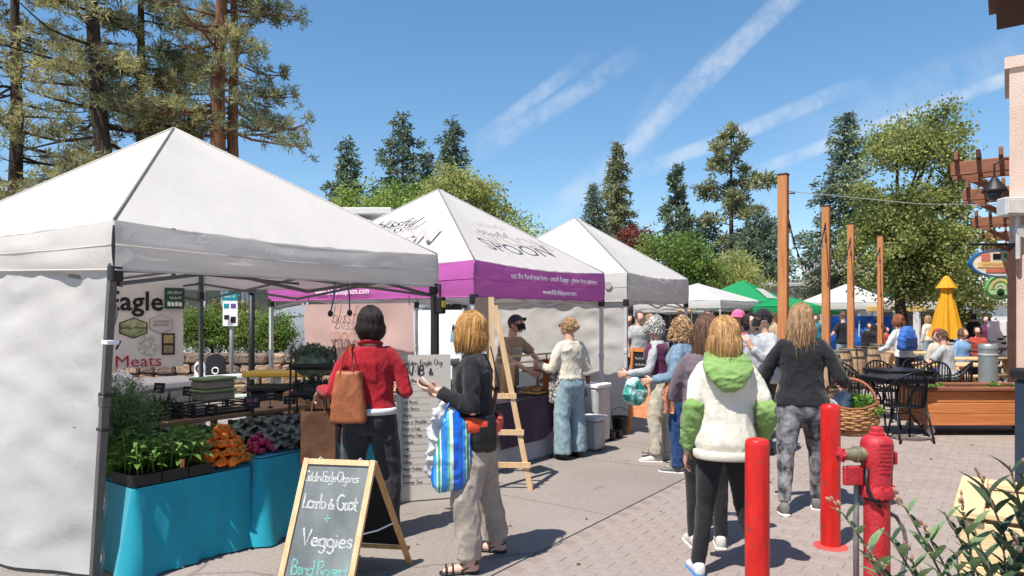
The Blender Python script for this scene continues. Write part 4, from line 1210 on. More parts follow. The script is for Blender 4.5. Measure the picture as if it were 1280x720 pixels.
# ---------------------------------------------------------------- parked vans seen between the stalls
def van(label,loc,rz,body,Lm=4.8,Wm=1.9,Hm=2.0,band=None):
 """a panel van; local x is its length, front at +x"""
 root=thing('parked_van',label,'van',loc,rz)
 sec=[(-Lm/2,.35,Hm*.96),(-Lm/2 +.15,.28,Hm),(Lm*.12,.28,Hm),(Lm*.28,.28,Hm*.93),(Lm*.36,.3,Hm*.60),(Lm*.47,.32,Hm*.54),(Lm/2,.4,Hm*.42)]
 mb=MB();n=12
 def prof(zb_,zt_):
  w_=Wm/2
  return [(-w_,zb_),(-w_,zb_+(zt_ - zb_)*.5),(-w_*.97,zb_+(zt_ - zb_)*.75),(-w_*.86,zt_ - .03),(-w_*.7,zt_),(w_*.7,zt_),(w_*.86,zt_ - .03),(w_*.97,zb_+(zt_ - zb_)*.75),(w_,zb_+(zt_ - zb_)*.5),(w_,zb_)]
 vs=[V((x,y,z)) for x,zb_,zt_ in sec for y,z in prof(zb_,zt_)]
 k=10
 fs=[(i*k+j,i*k+(j+1) % k,(i+1)*k+(j+1) % k,(i+1)*k+j) for i in range(len(sec)- 1) for j in range(k)]
 fs += [tuple(range(k)),tuple(range((len(sec)- 1)*k+k - 1,(len(sec)- 1)*k - 1,-1))]
 mb.add(vs,fs);mb.build('body',body,root,auto=35)
 for sx in (-Lm*.31,Lm*.33):
  for sy in (-1,1):
   mb=MB();Mx=Matrix.Rotation(R(90),4,'X')
   mb.lathe([(.18,-.11),(.32,-.11),(.34,-.07),(.34,.07),(.32,.11),(.18,.11)],(sx,sy*(Wm/2 - .1),.34),18,M=Mx)
   wh=mb.build('wheel',M_black,root,smooth=False)
   mb=MB();mb.lathe([(.0,-.1),(.19,-.105),(.19,.105),(.0,.1)],(sx,sy*(Wm/2 - .1),.34),14,M=Mx);mb.build('rim',M_polew,wh)
 for sy in (-1,1):
  mb=MB();mb.add([V((x,sy*(Wm/2 +.005)*f,z)) for x,z,f in ((Lm*.06,Hm*.58,.985),(Lm*.31,Hm*.58,.985),(Lm*.27,Hm*.85,.93),(Lm*.06,Hm*.86,.93))],[(0,1,2,3)])
  mb.build('side_window',M_glassd,root)
  if band:
   mb=MB();mb.add([V((x,sy*(Wm/2 +.008),z)) for x,z in ((-Lm*.45,Hm*.3),(Lm*.05,Hm*.3),(Lm*.05,Hm*.52),(-Lm*.45,Hm*.52))],[(0,1,2,3)]);mb.build('colour_band',band,root)
 mb=MB();mb.add([V((Lm*.362,y,z)) if z < Hm*.7 else V((Lm*.29,y*.86,z)) for y,z in ((-Wm*.42,Hm*.63),(Wm*.42,Hm*.63),(Wm*.42,Hm*.9),(-Wm*.42,Hm*.9))],[(0,1,2,3)])
 wsv=mb.build('windscreen',M_glassd,root);wsv.location=(.03,0,.03)
 for sy in (-1,1):
  mb=MB();mb.bbox((Lm*.485,sy*Wm*.36,Hm*.43),(.14,.22,.14),.03);mb.build('headlight',mat('lamp_glass',S(220,222,224),rough=.1,bump=0),root)
  mb=MB();mb.bbox((Lm*.26,sy*(Wm/2 +.1),Hm*.6),(.1,.18,.2),.03);mb.build('mirror',M_black,root)
 mb=MB();mb.bbox((Lm*.49,0,.4),(.12,Wm*.92,.2),.04);mb.build('bumper',M_black,root)
 return root
M_carwhite=mat('white_car_paint',S(226,226,226),rough=.25,coat=.6,bump=0,var=.02)
M_orange=mat('orange_band',S(214,92,40),rough=.4,bump=0)
v1=van('white parked van with dark window band seen between the first two stalls',GY(535,15.5),R(160),M_carwhite,Hm=1.75,Lm=4.6)
hw=MB()
van('grey parked van behind the sign post and stone wall',GY(420,17.5),R(175),mat('silver_car_paint',S(150,152,156),rough=.3,coat=.5,bump=0),Hm=1.9)

# ================================================================ building on the right
M_stucco=mat('pink_stucco',S(214,190,176),var=.08,nscale=2,rough=.9,bump=.5,bscale=60,bdist=.004)
M_timber=wood('red_brown_timber',S(120,74,54),S(150,98,72),axis='X',rough=.7)
M_trim=mat('dark_brown_trim',S(74,46,40),rough=.7,var=.2)
M_brick=mat('red_brick',S(150,84,68),var=.2,nscale=8,rough=.9,bump=.5,bscale=60,island=.1)
def FAC(yy,off=0.0,z=0.0): # facade line of the right hand building; off metres out over the street
 c=.43
 p=V((c+yy*math.tan(ANG),yy,0))- N*off*1.0
 return V((p.x,p.y,z))
bd_=thing('shop_building','pink stucco shop building with timber brackets along the right edge','building',FAC(12))
def fac_box(mb,y0,y1,off,z0,z1,depth=.3):
 a,b=FAC(y0,off),FAC(y1,off)
 q=[a,b,b+N*depth,a+N*depth]
 mb.add([V((p.x,p.y,z0)) for p in q]+[V((p.x,p.y,z1)) for p in q],[(0,3,2,1),(4,5,6,7),(0,1,5,4),(1,2,6,5),(2,3,7,6),(3,0,4,7)])
 return mb
fac_box(MB(),6,34,0,0,5.6,6).build('wall',M_stucco,bd_,world=True)
fac_box(MB(),12.0,13.6,.33,0,6.15,1.5).build('pilaster',M_stucco,bd_,world=True)
fac_box(MB(),11.96,13.65,.40,6.0,6.2,1.6).build('cornice',M_stucco,bd_,world=True)
fac_box(MB(),11.93,12.02,.36,0,2.9,.12).build('corner_trim',M_trim,bd_,world=True)
fac_box(MB(),18,18.5,.05,0,4.2,.12).build('corner_trim',M_trim,bd_,world=True)
ev=MB();fac_box(ev,5.0,8.15,.46,5.12,5.34,5).build('eave',M_trim,bd_,world=True)
fac_box(MB(),4.9,8.2,.54,5.34,5.46,5).build('gutter',mat('gutter_brown',S(104,62,48)),bd_,world=True)
# timber brackets that march along the facade
for i,(yy,z,out_) in enumerate(((12.8,4.45,1.25),(15.4,4.4,1.2),(19.6,4.35,1.2),(23.2,4.35,1.15),(27.5,4.35,1.15))):
 br=thing('timber_bracket',['nearest timber bracket pergola on the right building, highest in view','second timber bracket pergola on the right building','third timber bracket pergola on the right building',
        'fourth timber bracket pergola on the right building','farthest timber bracket pergola on the right building'][i],'bracket',FAC(yy,out_/2,z),ROT,'timber brackets along the facade')
 for k,yo in enumerate((-.28,.28)):
  mb=MB();mb.bbox((.05,yo,.0),(out_+.1,.09,.26),.012);mb.build('beam',M_timber,br)
 for k in range(4):
  mb=MB();mb.bbox((-out_/2 +.1 +k*out_/3.6,0,.21),(.07,1.05,.16),.01);mb.build('joist',M_trim if k % 2 else M_timber,br)
 mb=MB();mb.beam(V((-out_/2 +.25,0,-.12)),V((out_/2,0,-.75)),.09,.12);mb.build('brace',M_timber,br)
 mb=MB();mb.bbox((out_/2 - .04,0,-.5),(.1,.14,1.2),.01);mb.build('wall_plate',M_trim,br)
# lantern under the first bracket
ln_=thing('wall_lantern','black bell shaped lantern hanging below the nearest timber bracket','lantern',P(1243,234,12.6))
p=P(1243,236,12.6)
mb=MB();mb.lathe([(.02,.22),(.05,.2),(.10,.12),(.20,-.02),(.21,-.06),(.16,-.08)],p,16);mb.build('shade',M_black,ln_,smooth=True,world=True)
mb=MB();mb.ell(p+V((0,0,-.1)),(.13,.13,.13));mb.build('globe',mat('smoked_glass',S(60,60,64),rough=.1,bump=0),ln_,smooth=True,world=True)
mb=MB();mb.tube([p+V((0,0,.2)),p+V((0,0,.45)),p+V((.2,0,.55)),p+V((.6,.1,.55))],.018,6);mb.build('arm',M_black,ln_,world=True)
# white electric box
eb=thing('meter_box','white metal electrical box on the right hand building','box',P(1268,260,12.2))
p=P(1269,259,12.0)
mb=MB();mb.bbox(p,(.5,.25,.32),.02);mb.build('cabinet',M_polew,eb,world=True)
mb=MB();mb.bbox(p+V((-.02,-.13,0)),(.4,.02,.24),.006);mb.build('cover',mat('cream_paint',S(206,204,198)),eb,world=True)
mb=MB();mb.tube([p+V((.05,0,-.16)),p+V((.05,0,-.9))],.04,8);mb.build('conduit',M_polew,eb,world=True)
mb=MB();mb.lathe([(.0,-.1),(.11,-.1),(.11,.02),(.0,.02)],p+V((.12,-.02,-.42)),16,M=Matrix.Rotation(R(90),4,'X'));mb.build('meter',M_polew,eb,world=True)
# hanging signs
def disc_sign(label,c,rx,rz_,m_face,m_rim,name,extra):
 s_=thing(name,label,'sign',c)
 Mx=Matrix.Rotation(R(90),4,'X')
 mb=MB();n=32
 vs=[c+V((rx*math.cos(2 *math.pi*j/n)*k,y,rz_*math.sin(2 *math.pi*j/n)*k)) for y,k in ((-.03,.93),(-.04,.93),(-.04,1),(.04,1),(.04,0.93)) for j in range(n)]
 fs=[(i*n+j,i*n+(j+1) % n,(i+1)*n+(j+1) % n,(i+1)*n+j) for i in range(4) for j in range(n)]
 mb.add(vs,fs);mb.build('rim',m_rim,s_,world=True)
 mb=MB();vs=[c+V((rx*.95 *math.cos(2 *math.pi*j/n),y,rz_*.95 *math.sin(2 *math.pi*j/n))) for y in (-.028,.028) for j in range(n)]
 mb.add(vs,[tuple(range(n)),tuple(range(2 *n - 1,n - 1,-1))]);f_=mb.build('face',m_face,s_,world=True)
 extra(s_,f_,c)
 return s_
M_skyp=mat('sign_pale',S(222,214,196),bump=0)
M_bluep=mat('sign_blue',S(30,92,150),bump=0)
M_redp=mat('sign_red',S(206,116,96),bump=0)
M_yelp=mat('sign_yellow',S(222,190,120),bump=0)
M_grnp=mat('sign_green',S(96,160,84),bump=0)
def ex1(s_,f_,c):
 for k,(x,z,w_,h_,m_) in enumerate(((-.28,.10,.16,.14,M_redp),(-.08,.12,.14,.10,M_black_p),(.14,.13,.18,.08,M_grnp),(.3,.1,.12,.1,M_bluep),(0,-.03,.86,.10,M_yelp),(.0,-.135,.56,.07,M_redp))):
  mb=MB();mb.bbox(c+V((x,-.034,z)),(w_,.008,h_),.003);mb.build('painted_shape',m_,f_,world=True)
 sb_=MB();scribble(sb_,frame(c+V((-.34,-.041,-.03)),V((1,0,0)),V((0,0,1))),.68,.03,.018,5);sb_.build('lettering',M_redp,f_,world=True)
 for dx in (-.3,.3):
  mb=MB();mb.tube([c+V((dx,0,.2)),c+V((dx,0,.34))],.01,5);mb.build('hanger',M_black,s_,world=True)
 mb=MB();mb.tube([c+V((-.55,0,.34)),c+V((.7,0,.34))],.025,8);mb.build('arm',M_black,s_,world=True)
disc_sign('oval painted shop sign with blue rim hanging from a black bar',P(1250,329,12.4),.56,.25,M_skyp,M_bluep,'oval_sign',ex1)
def ex2(s_,f_,c):
 for r0,m_ in ((.19,M_yelp),(.15,M_grnp),(.11,M_skyp)):
  n=14;mb=MB();mb.add([c+V((rr*math.cos(math.pi*j/n),-.036,-.02 +rr*math.sin(math.pi*j/n))) for j in range(n+1) for rr in (r0,r0 - .035)],[(2 *j,2 *j+1,2 *j+3,2 *j+2) for j in range(n)])
  mb.build('painted_arc',m_,f_,world=True)
 mb=MB();mb.lathe([(0,0),(.07,0),(.07,.006),(0,.006)],c+V((.0,-.036,-.08)),14,M=Matrix.Rotation(R(90),4,'X'));mb.build('painted_shape',M_dkgreen,f_,world=True)
 mb=MB();mb.tube([c+V((0,0,.22)),c+V((0,0,.32))],.01,5);mb.build('hanger',M_black,s_,world=True)
disc_sign('round green shop sign below the oval sign',P(1249,360,12.8),.25,.225,mat('sign_mint',S(170,200,150),bump=0),M_grnp,'round_sign',ex2)
disc_sign('dark red round plaque on the wall at the right edge',P(1279,372,12.6),.12,.2,M_redp,M_trim,'wall_plaque',lambda a,b,c: None)
# brick base with separate bricks
bw=thing('brick_pier','red brick pier at the right edge below the shop signs','pier',GY(1276,15.5))
a0=GY(1271,15.5);
mb=MB();mb.box(a0+V((.62,.2,.75)),(1.16,.36,1.5));mb.build('core',mat('pier_mortar',S(150,130,118)),bw,world=True)
for r_ in range(18):
 for k in range(5):
  mb=MB();mb.bbox(a0+V((.13 +k*.24 +(.12 if r_ % 2 else 0),.0,.04 +r_*.083)),(.225,.1,.07),.006);mb.build('brick',M_brick,bw,world=True)

# ================================================================ far end of the street
def block(label,px0,px1,d,z1,m,wins,roof=None,name='far_building',z0=0,sgn=None):
 x0_,x1_=(px0 - 640)/FPX*d,(px1 - 640)/FPX*d
 b_=thing(name,label,'building',((x0_+x1_)/2,d+2,0))
 mb=MB();mb.box(((x0_+x1_)/2,d+2,z1/2),(x1_ - x0_,4,z1));mb.build('wall',m,b_,world=True)
 mb=MB();mb.bbox(((x0_+x1_)/2,d+1.9,z1+.1),(x1_ - x0_+.5,4.6,.24),.03);mb.build('roof',roof or M_render,b_,world=True)
 for (fx0,fx1,w0,w1) in wins:
  xa,xb=x0_+(x1_ - x0_)*fx0,x0_+(x1_ - x0_)*fx1
  mb=MB();mb.box(((xa+xb)/2,d - .02,(w0+w1)/2),(xb - xa,.06,w1 - w0));wi=mb.build('window',M_glassd,b_,world=True)
  mb=MB();mb.box(((xa+xb)/2,d - .06,w0 - .04),(xb - xa+.1,.1,.08));mb.build('sill',M_polew,wi,world=True)
 if sgn:
  for (fx0,fx1,w0,w1,m_) in sgn:
   xa,xb=x0_+(x1_ - x0_)*fx0,x0_+(x1_ - x0_)*fx1
   mb=MB();mb.bbox(((xa+xb)/2,d - .09,(w0+w1)/2),(xb - xa,.1,w1 - w0),.02);mb.build('sign_board',m_,b_,world=True)
 return b_
block('long low white roofed hall behind the green canopy',868,1012,46,3.6,M_render,[(.05 +.13 *k,.14 +.13 *k,1.1,2.5) for k in range(7)],roof=M_polew)
block('shopfront with teal and yellow signs behind the fourth post',1092,1180,38,3.6,M_render,[(.1,.3,.8,2.3),(.38,.55,.8,2.3),(.66,.9,.8,2.3)],sgn=[(.05,.4,2.7,3.3,M_teal),(.42,.62,2.5,3.2,M_yelp),(.66,.95,2.6,3.0,M_grnp)])
block('pale shop at the far end of the street',1186,1262,52,2.6,M_render,[(.1,.35,.6,1.8),(.45,.7,.6,1.8)])
block('grey building behind the market left of the white haired shopper',690,872,44,2.7,mat('grey_render',S(120,112,104),var=.1,nscale=2),[(.1,.2,.8,2),(.3,.4,.8,2),(.5,.6,.8,2),(.7,.8,.8,2)])
# blue tarpaulin behind the third post
bt=thing('tarpaulin','bright blue tarpaulin hung under the far white canopy','tarpaulin',GY(1080,24))
mb=MB()
def ft(u,v):
 a,b=P(1030,395,24),P(1118,395,25)
 p=a.lerp(b,u);p.z=1.62 - v*1.5
 return p+V((0,.35 *noise.noise(V((u*5 +v,v*2.5,2))),0))
mb.grid(ft,20,12);mb.build('sheet',M_blue_c,bt,smooth=True,world=True)
for px in (1031,1074,1117):
 p=GY(px,24.5);mb=MB();mb.tube([p,p+V((0,0,1.7))],.03,6);mb.build('pole',M_polew,bt,world=True)
ms=thing('market_sign','yellow and green market stall sign right of the fourth post','sign',GY(1125,28))
mb=MB();mb.bbox(P(1120,386,28),(2.4,.06,.22),.02);mb.build('board',M_yelp,ms,world=True)
for px in (1090,1150):
 p=GY(px,28.1);mb=MB();mb.tube([p,p+V((0,0,1.95))],.03,6);mb.build('pole',M_polew,ms,world=True)
# ================================================================ the vegetable stall
M_turq=mat('turquoise_cloth',S(4,146,166),rough=.75,var=.08,nscale=3,bump=.3,bscale=200,sheen=.2)
def draped(name,label,t0,t1,s0,s1,z,m,seed=0,drop=None,wave=.028,cat='tablecloth'):
 """a cloth over a table: flat top, hanging front and ends with folds"""
 root=thing(name,label,cat,ROW(t0,s0),ROT)
 zb=.012 if drop is None else z - drop
 Lx,Ly=s1 - s0,t1 - t0
 n=70
 path=[]
 per=[(V((-Lx,0,0)),V((0,0,0))),(V((0,0,0)),V((0,Ly,0))),(V((0,Ly,0)),V((-Lx,Ly,0)))]
 tot=Lx*2 +Ly
 def edge(u):
  d=u*tot
  for a,b in per:
   L=(b - a).length
   if d <= L+1e-6:
    dirn=(b - a).normalized();return a+dirn*d,V((dirn.y,-dirn.x,0)),min(d,L - d)
   d -= L
  return per[-1][1],V((0,1,0)),0
 mb=MB()
 def fn(u,v):
  p,out,ed=edge(u)
  k=u*tot
  f=wave*(noise.noise(V((k*6.5,v*.8,seed)))+.7 *noise.noise(V((k*15 +v*1.2,v*.6,seed+4))))*v ** .8 +wave*.9 *v
  corner=.05 *max(0,1 - ed/.12)*v
  return V((p.x,p.y,z+(zb - z)*v - .006 *(1 - v)*0))+out*(f+corner+.004)
 mb.grid(fn,110,14)
 mb.build('skirt',m,root,smooth=True)
 mb=MB();mb.grid(lambda u,v: V((-Lx*u,Ly*v,z+.006 +.003 *noise.noise(V((u*6,v*6,seed))))),10,14)
 mb.build('top_cloth',m,root,smooth=True)
 return root
TZ=.56
draped('tablecloth','turquoise cloth over the low front table under the seedlings',.10,.90,-.03,.62,TZ,M_turq,1,wave=.045)
draped('tablecloth','turquoise cloth over the table under the kale beside the chalkboard',.93,2.05,-.10,.70,TZ+.05,M_turq,7,wave=.05)
def fold_table(label,t0,t1,s0,s1,z,m_top=None):
 tb=thing('folding_table',label,'table',ROW((t0+t1)/2,(s0+s1)/2),ROT)
 mb=MB();mb.bbox((0,0,z - .03),(s1 - s0 - .04,t1 - t0 - .04,.035),.006);mb.build('tabletop',m_top or M_polew,tb)
 for a in (-1,1):
  for b in (-1,1):
   mb=MB();mb.tube([V((a*(s1 - s0)*.4,b*(t1 - t0)*.42,0)),V((a*(s1 - s0)*.4,b*(t1 - t0)*.42,z - .05))],.014,6);mb.build('leg',M_pole,tb)
 return tb
fold_table('folding table under the seedling trays',.12,.88,-.01,.60,TZ - .01)
fold_table('folding table under the kale heads',.95,2.03,-.08,.68,TZ+.04)
# tier behind: plank on black crates
M_plank=wood('worn_plank',S(128,96,70),S(160,124,92),axis='Y')
M_crate=mat('black_crate',S(38,36,38),rough=.55,var=.2)
bs=thing('back_table','long plank shelf on trestles behind the front vegetable tables','table',ROW(1.15,1.05),ROT)
mb=MB();mb.bbox((0,0,.80),(.55,1.76,.035),.006);mb.build('tabletop',M_plank,bs)
for a in (-.8,0,.8):
 for b in (-.2,.2):
  mb=MB();mb.beam(V((b,a,0)),V((b,a,.78)),.04,.04,up=V((1,0,0)));mb.build('leg',M_plank,bs)
def crate(label,t,s,z,sx=.36,sy=.5,sz=.22,m=None,rz=0):
 c=thing('crate',label,'crate',ROW(t,s,z),ROT+rz,'produce crates')
 m=m or M_crate
 mb=MB();mb.box((0,0,.01),(sx - .01,sy - .01,.015));mb.build('base',m,c)
 for k,(x,y,w_,d_) in enumerate(((sx/2,0,.012,sy),(-sx/2,0,.012,sy),(0,sy/2,sx - .014,.012),(0,-sy/2,sx - .014,.012))):
  for j in range(3):
   mb=MB();mb.box((x,y,.03 +(j+.5)*(sz - .03)/3),(w_,d_,(sz - .03)/3 - .014));mb.build('slat',m,c)
 for x in (-1,1):
  for y in (-1,1):
   mb=MB();mb.box((x*(sx/2 - .008),y*(sy/2 - .008),sz/2),(.026,.026,sz+.004));mb.build('corner_post',m,c)
 return c
crate('black crate behind the spinach left of the leek tops',.46,.80,TZ+.012,sz=.2)
crate('black crate on the shelf below the leek tops',.70,1.02,.82,sz=.12,sx=.3,sy=.40)
crate('black crate on the shelf nearest the tent leg',.34,1.0,.82,sz=.12,sy=.4)
crate('black crate under the stacked boxes with green lids',1.2,.98,.82,sz=.10,sx=.34)
crate('black crate behind the kale heads',1.45,.62,TZ+.062,sz=.16,sx=.2)

# seedlings in trays
M_tray=mat('tray_plastic',S(30,28,28),rough=.5)
M_soil=mat('potting_soil',S(46,34,28),rough=1,bump=1,bscale=120,bdist=.004)
M_sprout=mat('seedling_leaf',S(92,134,58),rough=.45,var=.2,nscale=20,bump=.1,island=.25,island_hue=.015,transl=.35,col2=S(136,168,80))
def seedling(seed,h):
 random.seed(seed);r=np.random.default_rng(seed)
 mb=MB();mb.tube([V((0,0,0)),V((random.gauss(0,.006),random.gauss(0,.006),h*.5)),V((random.gauss(0,.01),random.gauss(0,.01),h))],[.0035,.003,.002],5)
 for k in range(9):
  z=h*(.35 +.65 *k/8);az=k*2.4 +random.random();L=random.uniform(.06,.10)*(1 - .35 *k/8)
  d=V((math.cos(az),math.sin(az),random.uniform(.1,.7))).normalized();sd=V((-math.sin(az),math.cos(az),0))
  a=V((0,0,z));w_=L*.23
  m1=a+d*L*.3 +V((0,0,.004));m2=a+d*L*.65 - V((0,0,.004));tp=a+d*L - V((0,0,.025))
  mb.add([a,m1+sd*w_*.9,m1 - V((0,0,.004)),m1 - sd*w_*.9,m2+sd*w_*.8,m2 - V((0,0,.005)),m2 - sd*w_*.8,tp],
   [(0,1,2),(0,2,3),(1,4,5,2),(2,5,6,3),(4,7,5),(5,7,6)])
 me=mb.mesh('seedling',True);me.materials.append(M_sprout);return me
sd_m=[seedling(80 +i,.15 +.02 *(i % 3)) for i in range(6)]
for i,(t,lab) in enumerate(((.185,'black tray of pepper seedlings nearest the tent leg'),(.36,'black tray of pepper seedlings in the middle of the front row'),(.535,'black tray of pepper seedlings next to the carrots'))):
 tr=thing('seedling_tray',lab,'seedling tray',ROW(t,.12,TZ+.010),ROT,'trays of seedlings')
 mb=MB();sx,sy,sz=.30,.165,.065
 for (x,y,w_,d_) in ((sx/2,0,.008,sy),(-sx/2,0,.008,sy),(0,sy/2,sx - .01,.008),(0,-sy/2,sx - .01,.008)):
  mb.box((x,y,sz/2),(w_,d_,sz))
 mb.box((0,0,.004),(sx - .01,sy - .01,.006));mb.build('tray',M_tray,tr)
 mb=MB();mb.grid(lambda u,v: V(((u - .5)*(sx - .012),(v - .5)*(sy - .012),sz - .012 +.006 *noise.noise(V((u*9,v*9,i))))),8,8);mb.build('soil',M_soil,tr,smooth=True)
 random.seed(i)
 for a in range(4):
  for b in range(3):
   o=bpy.data.objects.new('seedling',random.choice(sd_m));COL.objects.link(o);o.parent=tr
   o.location=((a - 1.5)*.07 +random.gauss(0,.008),(b - 1)*.052 +random.gauss(0,.008),sz - .012)
   sc_=random.uniform(1.0,1.45);o.scale=(sc_,)*3;o.rotation_euler=(random.gauss(0,.1),random.gauss(0,.1),random.uniform(0,6))
 if i == 1:
  mb=MB();mb.bbox((.14,.05,.085),(.004,.03,.07),.001);mb.build('plant_label',mat('orange_label',S(214,120,80),bump=0),tr)

# feathery fennel
M_fennel=mat('fennel',S(74,106,62),rough=.6,bump=0,island=.35,transl=.25,var=.2,nscale=6,col2=S(108,136,86))
def feather_bunch(label,base,h,spread,n,seed,m,L=.05,name='fennel_bunch',cat='herbs',W=.07):
 r=np.random.default_rng(seed);random.seed(seed)
 root=thing(name,label,cat,base)
 st=MB();cs=[]
 for i in range(n):
  az,tl=random.uniform(0,6.28),random.uniform(0,1) ** .6
  e=V((math.cos(az)*spread*tl,math.sin(az)*spread*tl,h*(1 - .45 *tl*tl)*random.uniform(.7,1.05)))
  m_=V((e.x*.3,e.y*.3,e.z*.6))
  st.tube([V((0,0,0)),m_,e],[.005,.003,.0015],4)
  for k in range(60):
   f=random.uniform(.35,1.0)
   p=m_.lerp(e,(f - .35)/.65) if f > .35 else m_
   cs.append((p.x+random.gauss(0,.035),p.y+random.gauss(0,.035),p.z+random.gauss(0,.03)))
 st.build('stalks',mat('pale_stalk',S(120,146,84),bump=0),root)
 c=np.array(cs);d=r.normal(size=(len(c),3));d[:,2] += .3
 put('fronds',quads('fronds',blades(c,d,r.uniform(.5,1.2,len(c))*L,L*W,r=r)),m,root)
 return root
feather_bunch('tall feathery fennel bunch beside the tent leg',ROW(.26,.45,TZ+.01),.68,.27,80,5,M_fennel)
feather_bunch('second feathery fennel bunch left of the black crates',ROW(.22,.62,TZ+.01),.64,.2,60,6,M_fennel)
feather_bunch('feathery herb bunch hanging low between fennel and spinach',ROW(.40,.55,TZ+.01),.30,.2,40,8,M_fennel)
def leaf_heap(label,base,rx,ry,h,n,seed,m,L=.07,W=.34,name='greens',cat='greens',core=True):
 r=np.random.default_rng(seed);random.seed(seed)
 root=thing(name,label,cat,base,ROT)
 u=r.uniform(0,1,n) ** .5;az=r.uniform(0,2 *np.pi,n)
 x,y=u*np.cos(az)*rx,u*np.sin(az)*ry
 z=h*(1 - u ** 2)*r.uniform(.55,1.0,n)+.01
 c=np.stack([x,y,z],1)
 d=np.stack([np.cos(az)*.8,np.sin(az)*.8,np.full(n,.55)],1)+r.normal(size=(n,3))*.45
 q=blades(c,d,r.uniform(.6,1.3,n)*L,r.uniform(.7,1.2,n)*L*W,.25,r=r)
 put('leaves',quads('leaves',q),m,root)
 if core:
  mb=MB();mb.ell((0,0,h*.25),(rx*.8,ry*.8,h*.55),14,8);mb.build('core',m,root,smooth=True)
 return root
M_spin=mat('dark_greens',S(66,102,54),rough=.5,bump=.1,island=.3,transl=.25,var=.25,nscale=8,col2=S(98,132,70))
leaf_heap('heap of dark green parsley behind the seedlings',ROW(.52,.48,TZ+.012),.17,.24,.20,700,3,M_spin,L=.06)
leaf_heap('heap of dark spinach leaves behind the carrots',ROW(.80,.50,TZ+.012),.17,.20,.22,700,4,M_spin,L=.065)
leaf_heap('small heap of green lettuce behind the radishes',ROW(1.05,.52,TZ+.062),.14,.14,.12,260,9,mat('lettuce',S(92,132,84),bump=0,island=.2,transl=.3),L=.07,W=.45)
leaf_heap('bushy green herb heap at the back of the seedlings',ROW(.30,.36,TZ+.012),.12,.16,.24,500,14,M_sprout,L=.07)
leaf_heap('bushy green chard heap between parsley and spinach',ROW(.66,.40,TZ+.012),.13,.14,.25,500,15,M_sprout,L=.08)
# carrots: a heap of small round carrots
M_carrot=mat('carrot_skin',S(240,104,18),rough=.5,var=.2,nscale=60,bump=.3,bscale=180,col2=S(250,132,40))
M_carrtop=mat('carrot_crown',S(104,116,52),rough=.7)
mb=MB();mb.lathe([(0,0.030),(.013,.028),(.024,.018),(.026,.004),(.021,-.02),(.012,-.05),(.004,-.085),(0,-.095)],n=10)
cm=mb.mesh('carrot',True);cm.materials.append(M_carrot)
mb=MB();mb.lathe([(.008,.024),(.007,.034),(.004,.05),(0,.052)],n=6);ctm=mb.mesh('stalk_end',True);ctm.materials.append(M_carrtop)
random.seed(31)
k=0
for lay,(cnt,rr,zz) in enumerate(((34,1.0,.03),(28,.86,.075),(20,.66,.12),(12,.42,.16),(5,.2,.195))):
 for i in range(cnt):
  az=2 *math.pi*i/cnt+random.uniform(-.1,.1)+lay
  rad=rr*(1 - .35 *random.random() if lay < 3 else random.random())
  loc=ROW(.765 +math.sin(az)*.175 *rad,.10 - math.cos(az)*.16 *rad,TZ+.022 +zz*1.25 +random.uniform(-.008,.012))
  o=bpy.data.objects.new('carrot',cm);COL.objects.link(o);o.location=loc
  outd=V((math.cos(az)*N.x+math.sin(az)*U.x,math.cos(az)*N.y+math.sin(az)*U.y,.45))+V((.15,-.55,.1))+V([random.gauss(0,.25) for _ in range(3)])
  o.rotation_euler=outd.normalized().to_track_quat('Z','Y').to_euler();sc_=random.uniform(.95,1.35);o.scale=(sc_,)*3
  tag(o,'small round orange carrot in the heap on the turquoise table','carrot','heap of carrots')
  c=bpy.data.objects.new('stalk_end',ctm);COL.objects.link(c);c.parent=o
M_rad=mat('radish_skin',S(160,34,66),rough=.4,var=.25,nscale=40,bump=.1)
mb=MB();mb.lathe([(0,.03),(.012,.028),(.026,.016),(.03,0),(.024,-.018),(.01,-.034),(.002,-.06),(0,-.07)],n=10);rm=mb.mesh('radish',True);rm.materials.append(M_rad)
for i in range(36):
 a=random.uniform(0,6.28);rr=random.random() ** .5
 o=bpy.data.objects.new('radish',rm);COL.objects.link(o)
 o.location=ROW(1.06 +.085 *rr*math.sin(a),.08 +.12 *rr*math.cos(a),TZ+.085 +.11 *(1 - rr*rr)*random.random())
 o.rotation_euler=(V((.3,-.8,.2))+V([random.gauss(0,.5) for _ in range(3)])).normalized().to_track_quat('Z','Y').to_euler()
 sc_=random.uniform(.7,1.05);o.scale=(sc_,)*3
 tag(o,'dark red radish in the heap between carrots and kale','radish','heap of radishes')
# frilly kale heads
def kale(label,base,r_,seed,m,m2):
 random.seed(seed)
 root=thing('kale_head',label,'kale',base,random.uniform(0,6),'kale heads')
 for k in range(26):
  az=k*2.399;q=k/25;tilt=.25 +1.15 *(1 - q)
  L=r_*(1.15 - .45 *q);mb=MB()
  d=V((math.cos(az)*math.sin(tilt),math.sin(az)*math.sin(tilt),math.cos(tilt)));sd=V((-math.sin(az),math.cos(az),0));up=d.cross(sd)
  def fn(u,v):
   w_=math.sin(math.pi*min(1,.12 +u*.86)) ** .7 *L*.62
   x=(v - .5)*2
   rf=.10 *L*math.sin(x*11 +u*9 +k)*(.3 +abs(x))+.05 *L*math.sin(u*24 +x*4)
   curl=-.35 *L*u*u
   return V((0,0,.05))+d*L*u+sd*x*w_+up*(rf - abs(curl)*.6 - .18 *L*x*x)
  mb.grid(fn,7,9);mb.build('leaf',m if q < .75 else m2,root,smooth=True)
 return root
M_kale=mat('kale_leaf',S(116,130,108),rough=.6,var=.3,nscale=14,bump=.3,transl=.2,col2=S(148,146,134))
